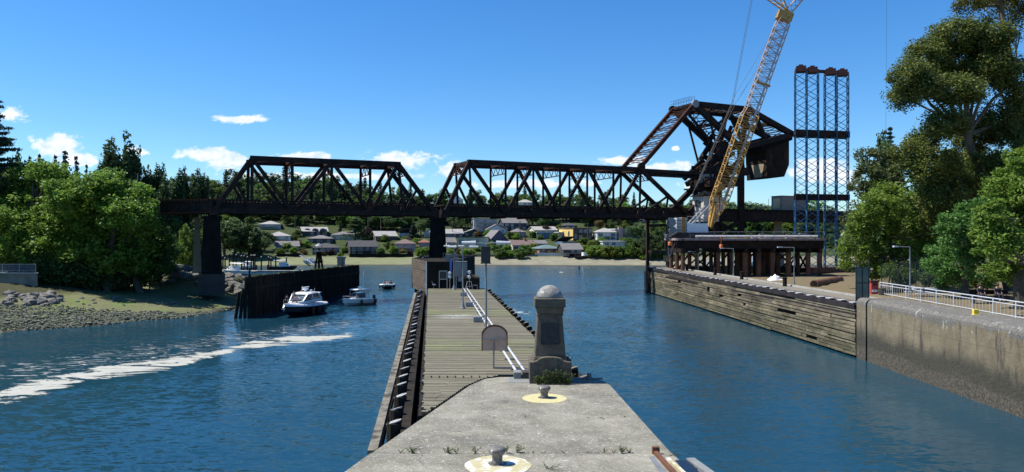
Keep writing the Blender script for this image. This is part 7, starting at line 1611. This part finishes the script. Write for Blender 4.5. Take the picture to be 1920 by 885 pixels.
for (px,yt,yb,k,wf,lab) in GT:
    if not k: continue
    b = onh(px,yb); tree(k, 1, (b.x,b.y-2,b.z-.3), (yb-yt)/F*b.y, wf, lab)
SH = [(540,468,'shrub',1.6),(553,474,'shrub',1.3),(572,476,'goldshrub',1),(527,478,'shrub',1.5),(565,462,'goldshrub',1.3),(577,462,'shrub',1.4),(560,441,'shrub',1.2),(605,478,'goldshrub',.9),(622,478,'plumshrub',1.1),(640,480,'shrub',.8),(735,466,'shrub',1.5),(722,452,'shrub',1.6),(715,476,'hedge',1.4),
 (738,474,'shrub',1.6),(790,478,'shrub',1.7),(800,476,'shrub',1.6),(756,474,'goldshrub',.9),(770,476,'plumshrub',.8),(700,474,'plumshrub',1.1),(780,456,'shrub',1.2),(650,474,'hedge',1.3),(537,452,'goldshrub',1.4),(526,452,'goldshrub',1.3),(690,448,'goldshrub',1),(760,451,'shrub',1.0),
 (845,478,'shrub',1.3),(853,470,'hedge',1.4),(862,476,'goldshrub',1.1),(872,479,'shrub',1.4),(884,478,'shrub',1.2),(895,470,'shrub',1.1),(921,466,'shrub',1.7),(930,472,'hedge',1.6),(938,482,'hedge',1.9),(950,472,'shrub',1.6),(955,480,'shrub',1.2),(962,478,'shrub',1.1),(976,483,'hedge',2.0),(985,473,'hedge',1.8),(994,478,'hedge',1.6),
 (895,442,'goldshrub',1.2),(915,442,'shrub',1.5),(958,446,'hedge',1.6),(969,448,'shrub',1.5),(1000,444,'hedge',1.5),(1024,434,'plumshrub',1.5),(1040,450,'hedge',1.7),(1030,477,'goldshrub',.7),(1045,477,'goldshrub',.7),(1047,430,'shrub',1.1),(1052,454,'shrub',1.2),(1085,460,'shrub',1.2),(1095,458,'hedge',1.6),(1108,462,'shrub',1.4),(1120,462,'hedge',1.6),(1127,456,'shrub',1.4),
 (1100,476,'shrub',2.0),(1110,480,'shrub',2.1),(1120,478,'shrub',2.3),(1132,481,'shrub',2.2),(1143,481,'shrub',2.4),(1155,482,'shrub',2.1),(1166,480,'hedge',2.3),(1176,480,'shrub',2.0),(1188,479,'hedge',2.8),(1200,481,'hedge',2.4),(1176,462,'hedge',2.1),(1166,458,'shrub',1.6),(1188,463,'hedge',2.0),(1208,486,'shrub',1.4),(1225,484,'hedge',1.3),(1240,484,'hedge',1.4),(1000,468,'shrub',1.5),(1012,448,'shrub',1.0)]
SL_ = {'shrub':'bright green garden shrub among the far hillside houses','hedge':'dark green garden shrub among the far hillside houses','goldshrub':'yellow-green garden shrub among the far hillside houses','plumshrub':'reddish garden shrub among the far hillside houses'}
for i,(px,yb,k,s) in enumerate(SH):
    b = onh(px,yb); tree(k, 1+i%2, (b.x,b.y-1.5,b.z-.4), 1.75*s+.7, 1.25, SL_[k], 'garden shrubs on the far hillside: '+k)

# left side woods
def near_tree(k, sd_, px, yt, D, wpx, lab, z=None, grp=None):
    x = (px-960)/F*D; z = gh(x,D)-.3 if z is None else z; H = EYE-(yt-HZ)/F*D-z; W0 = wpx/F*D
    nat = {'conifer':3.0,'poplar':2.5,'broad':7.6,'dark':7.6,'pale':7.6,'bright':7.6,'cedar':9.0}.get(k,8)*H/10
    return tree(k, sd_, (x,D,z), H, W0/nat, lab, grp)
LT = [('poplar',1,198,256,150,42,'tallest dense poplar left of the bridge'),('poplar',2,222,253,150,44,'twin-crowned poplar right beside the tallest one'),('poplar',1,181,300,148,26,'short poplar at the left side of the tall poplar clump'),('poplar',2,243,285,152,28,'poplar leaning on the right of the tall clump'),
 ('poplar',2,266,281,158,24,'slender poplar between the tall clump and the bridge'),('poplar',1,288,306,160,30,'poplar second in line toward the bridge'),('poplar',2,312,312,165,30,'poplar third in line toward the bridge'),('poplar',1,330,314,166,28,'poplar fourth in line toward the bridge'),('poplar',2,346,316,168,28,'poplar fifth in line toward the bridge'),('poplar',1,363,314,168,28,'poplar sixth in line toward the bridge'),('poplar',2,378,330,170,24,'last poplar of the line beside the truss'),('poplar',2,300,335,150,34,'lower poplar in front of the poplar line'),
 ('conifer',1,122,282,175,34,'middle conifer of three beyond the left woods'),('conifer',2,104,290,175,24,'left conifer of three beyond the left woods'),('conifer',1,143,292,172,26,'right conifer of three beyond the left woods'),('conifer',2,74,288,180,20,'small distant conifer above the left trees'),('conifer',2,56,292,180,20,'narrow distant conifer beside the tall left fir'),('conifer',1,162,308,165,18,'thin conifer beside the poplar clump'),('dark',1,30,275,140,60,'dark rounded tree at the left edge behind the fir'),
 ('broad',1,330,405,150,80,'mid-green tree under the left end of the bridge'),('bright',1,345,415,140,50,'bright tree just left of the left bridge pier'),('dark',2,365,408,160,60,'dark tree behind the left bridge pier'),('dark',1,300,400,150,70,'dark tree behind the approach girder')]
for (k,sd_,px,yt,D,wp_,lab) in LT: near_tree(k, sd_, px, yt, D, wp_, lab)
rnd2 = random.Random(8)
for k in range(30):
    px = rnd2.uniform(-120, 420); D = rnd2.uniform(180, 240); near_tree(rnd2.choice(['dark','broad','dark','conifer']), 1+k%2, px, rnd2.uniform(340,372) , D, rnd2.uniform(40,60), 'tree in the shaded wood behind the left bank', grp='trees in the wood behind the left bank')
for o in scn.objects:
    if o.get('group') == 'trees in the wood behind the left bank': o['label'] = {'conifer_tree':'dark conifer in the shaded wood behind the left bank'}.get(o.name.split('.')[0], 'broad tree in the shaded wood behind the left bank')
# big left-bank deciduous trees
def bigtree(lab, masses, D, bx, lm, seed, size=.24, clump=1.0, nper=60, tr=.45, by=None, bark='bark', dens=1.0, depth=5):
    b = at(bx, 500, by or D); bz = gh(b.x, b.y); return custom_tree('broadleaf_tree', masses, D, (b.x,b.y,bz-.3), tr, lm, lab, bark, clump, nper, size, dens, seed, depth)
bigtree('large bright green tree with a feathery crown at the left bank', [(40,345,60,32),(100,340,55,30),(140,365,55,35),(60,390,70,40),(-10,380,50,45),(20,430,60,40),(110,420,60,40),(85,322,30,18),(55,318,22,14),(-30,420,50,50),(60,465,60,30),(120,470,50,30)], 106, 60, 'leaf_bright', 3, .22, dens=1.3)
bigtree('large bright green tree nearest the left end of the bridge', [(195,345,45,25),(240,362,42,26),(180,385,50,34),(235,400,48,34),(265,420,34,30),(150,400,40,34),(170,440,50,36),(225,450,50,34),(262,460,36,30),(200,330,26,14),(275,385,22,18),(150,470,50,28),(210,485,45,26),(250,490,36,22)], 105, 200, 'leaf_bright', 5, .22, dens=1.3)
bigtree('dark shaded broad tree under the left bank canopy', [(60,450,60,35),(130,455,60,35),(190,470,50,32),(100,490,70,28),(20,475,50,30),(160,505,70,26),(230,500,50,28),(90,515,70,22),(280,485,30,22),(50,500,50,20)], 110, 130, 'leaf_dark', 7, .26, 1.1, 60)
bigtree('small bright bush beside the left concrete wall', [(20,485,22,12),(5,490,15,10),(32,480,12,9)], 102, 15, 'leaf_bright', 9, .18, .7, 50, .12, depth=1)
bigtree('mid-green tree drooping over the left mud flat', [(255,480,30,26),(285,470,26,26),(300,450,24,24),(275,505,30,18),(240,512,34,18),(200,516,34,18),(160,518,34,16),(120,514,34,18),(295,480,26,24),(215,490,36,26)], 107, 265, 'leaf_mid', 11, .22, .9, dens=1.3)
for i,(px,py,rx_,ry_,D_) in enumerate(((85,515,26,16,103),(130,520,26,14,105),(170,524,26,14,106),(210,522,26,14,107),(250,520,24,14,108),(280,512,22,14,110),(300,500,14,10,114),(318,488,12,9,118),(300,485,20,16,116),(60,500,20,16,108))):
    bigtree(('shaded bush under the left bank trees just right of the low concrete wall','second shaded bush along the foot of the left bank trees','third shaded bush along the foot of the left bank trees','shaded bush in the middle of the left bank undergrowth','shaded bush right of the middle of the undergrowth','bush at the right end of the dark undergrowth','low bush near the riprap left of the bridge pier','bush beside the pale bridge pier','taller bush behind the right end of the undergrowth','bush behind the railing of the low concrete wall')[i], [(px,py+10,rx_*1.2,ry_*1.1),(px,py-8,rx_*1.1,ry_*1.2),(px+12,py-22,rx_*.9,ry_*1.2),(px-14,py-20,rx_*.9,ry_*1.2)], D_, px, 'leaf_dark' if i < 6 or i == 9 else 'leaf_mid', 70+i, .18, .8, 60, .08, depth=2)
# tall fir at the left edge
def fir(px, yt, D, wpx, lab, seed=1):
    rng = np.random.default_rng(seed); x = (px-960)/F*D; z0 = gh(x,D); H = EYE-(yt-HZ)/F*D-z0; root = empty('conifer_tree', (x,D,z0), lab, 'tree'); C = []; rad = []; mb = MB(); mb.tube((x,D,z0),(x,D,z0+H),.45,.04,10); R0 = wpx/F*D/2
    for lev in np.linspace(.25,.99,26):
        for j in range(7):
            a = rng.random()*6.28; L0 = max(.4, R0*(1-lev)**.6*(.55+.75*rng.random())*1.15); mb.tube((x,D,z0+H*lev),(x+math.cos(a)*L0,D+math.sin(a)*L0,z0+H*lev+L0*.10),.06,.02,4)
            for q in np.arange(.2,1.01,.35/max(L0,.4)): C.append((math.cos(a)*L0*q, math.sin(a)*L0*q, H*lev+L0*.10*q - .12)); rad.append((.38,.38,.3*(1.2-q*.5)))
    V, Fq = leaves(rng, np.array(C), np.array(rad)*1.2*min(1,R0/2.6+.15), 36, .16*min(1,R0/2.6+.3), .1, .45); npmesh('crown', V, Fq, 'leaf_conifer', root); mb.build('trunk','bark',root); return root
fir(-12, 175, 108, 120, 'tall dark fir cut by the left edge of the photo', 4)

# right bank woods
near_tree('dark', 2, 1668, 262, 135, 60, 'broad dark tree behind the right-hand trees'); near_tree('dark', 1, 1725, 300, 104, 120, 'dark tree filling in behind the left side of the eucalyptus'); near_tree('dark', 2, 1800, 285, 106, 130, 'dark tree directly behind the eucalyptus trunk'); near_tree('broad', 2, 1890, 270, 100, 130, 'green tree behind the right side of the eucalyptus'); near_tree('broad', 1, 1765, 400, 88, 90, 'low green tree between the feathery tree and the dense tree')
fir(1669, 238, 150, 46, 'dark fir tip rising behind the right-hand trees', 6)
bigtree('tall pale-leaved tree just right of the blue towers', [(1640,300,35,26),(1625,340,32,34),(1660,335,35,35),(1640,385,40,36),(1615,420,34,34),(1680,300,30,24)], 112, 1645, 'leaf_pale', 21, .24, 1.0)
bigtree('feathery mid-green tree above the green gate', [(1650,385,45,28),(1690,380,40,30),(1640,430,48,34),(1700,430,45,36),(1612,465,36,26),(1660,475,46,26),(1715,475,40,30),(1600,490,26,14),(1640,505,36,14),(1690,510,36,16),(1665,360,30,18),(1610,420,30,30),(1735,440,34,34),(1750,490,30,26)], 80, 1680, 'leaf_bright', 22, .15, .75, 80, .3)
EU = [(1790,70,55,34),(1850,75,50,30),(1745,105,45,34),(1800,120,60,40),(1860,125,45,36),(1710,145,38,34),(1690,180,24,22),(1735,165,34,24),(1905,150,36,40),(1800,170,50,24),(1765,400,46,34),(1850,430,50,40),(1775,235,42,26),(1830,255,50,36),(1890,230,50,44),(1735,265,32,22),(1712,290,36,28),(1750,310,46,34),(1800,320,55,44),(1860,330,60,46),(1915,320,40,60),(1770,365,42,34),(1830,390,50,36),(1900,400,50,40),(1785,425,40,20),(1950,200,50,60),(1950,320,50,70)]
custom_tree('eucalyptus_tree', EU, 76, (at(1895,540,76).x, 76, 4.6), .5, 'leaf_olive', 'huge olive-brown eucalyptus filling the upper right', 'bark_pale', .8, 120, .125, 1.9, 31, 5, drop=1.3)
custom_tree('eucalyptus_tree', [(1815,15,26,22),(1840,-10,40,30),(1880,10,45,26),(1905,50,26,20),(1930,0,40,40),(1860,45,22,12),(1900,-40,60,40)], 82, (at(1965,540,82).x, 82, 4.6), .4, 'leaf_olive', 'airy eucalyptus top with bare limbs at the upper right corner', 'bark_pale', .7, 80, .115, .9, 33, 4, drop=1.4)
bigtree('dense mid-green tree in front of the eucalyptus', [(1790,430,36,34),(1830,440,36,34),(1780,475,40,30),(1825,485,38,30),(1760,500,30,22),(1800,515,34,16),(1850,400,30,30),(1815,395,26,20)], 62, 1810, 'leaf_mid', 41, .13, .6, 90, .25, depth=4)
bigtree('bright yellow-green maple at the right edge', [(1905,320,34,26),(1925,300,40,30),(1880,360,34,30),(1920,370,40,34),(1865,410,34,30),(1905,420,44,36),(1870,460,36,32),(1915,470,42,34),(1880,505,34,24),(1920,515,36,24),(1950,420,60,90),(1845,440,20,18)], 52, 1915, 'leaf_bright', 43, .125, .55, 100, .35, depth=4)
for i,(px,py,s,k) in enumerate(((1700,528,2.0,'leaf_mid'),(1740,525,2.4,'leaf_pale'),(1775,530,2.2,'leaf_mid'),(1735,500,3.2,'leaf_pale'),(1850,530,1.6,'leaf_bright'),(1690,520,2.4,'leaf_mid'),(1665,515,2.0,'leaf_mid'),(1812,533,1.8,'leaf_bright'))):
    bigtree('leafy bush behind the chain-link fence on the right bank, number'.replace(', number','')+(' by the lamp post',' beside the picnic table',' below the dense tree',' rising pale and tall mid-fence',' near the seated people',' left of the lamp post',' next to the red box',' under the dense tree edge')[i], [(px,py,18*s/2,12*s/2),(px+10,py-8,14*s/2,10*s/2)], 76-(i%3)*2, px, k, 50+i, .11, .5, 70, .06, depth=1)

# ------------------------------------------------------------------ clean up helper marks
for o in list(scn.objects):
    if '_used' in o: del o['_used']
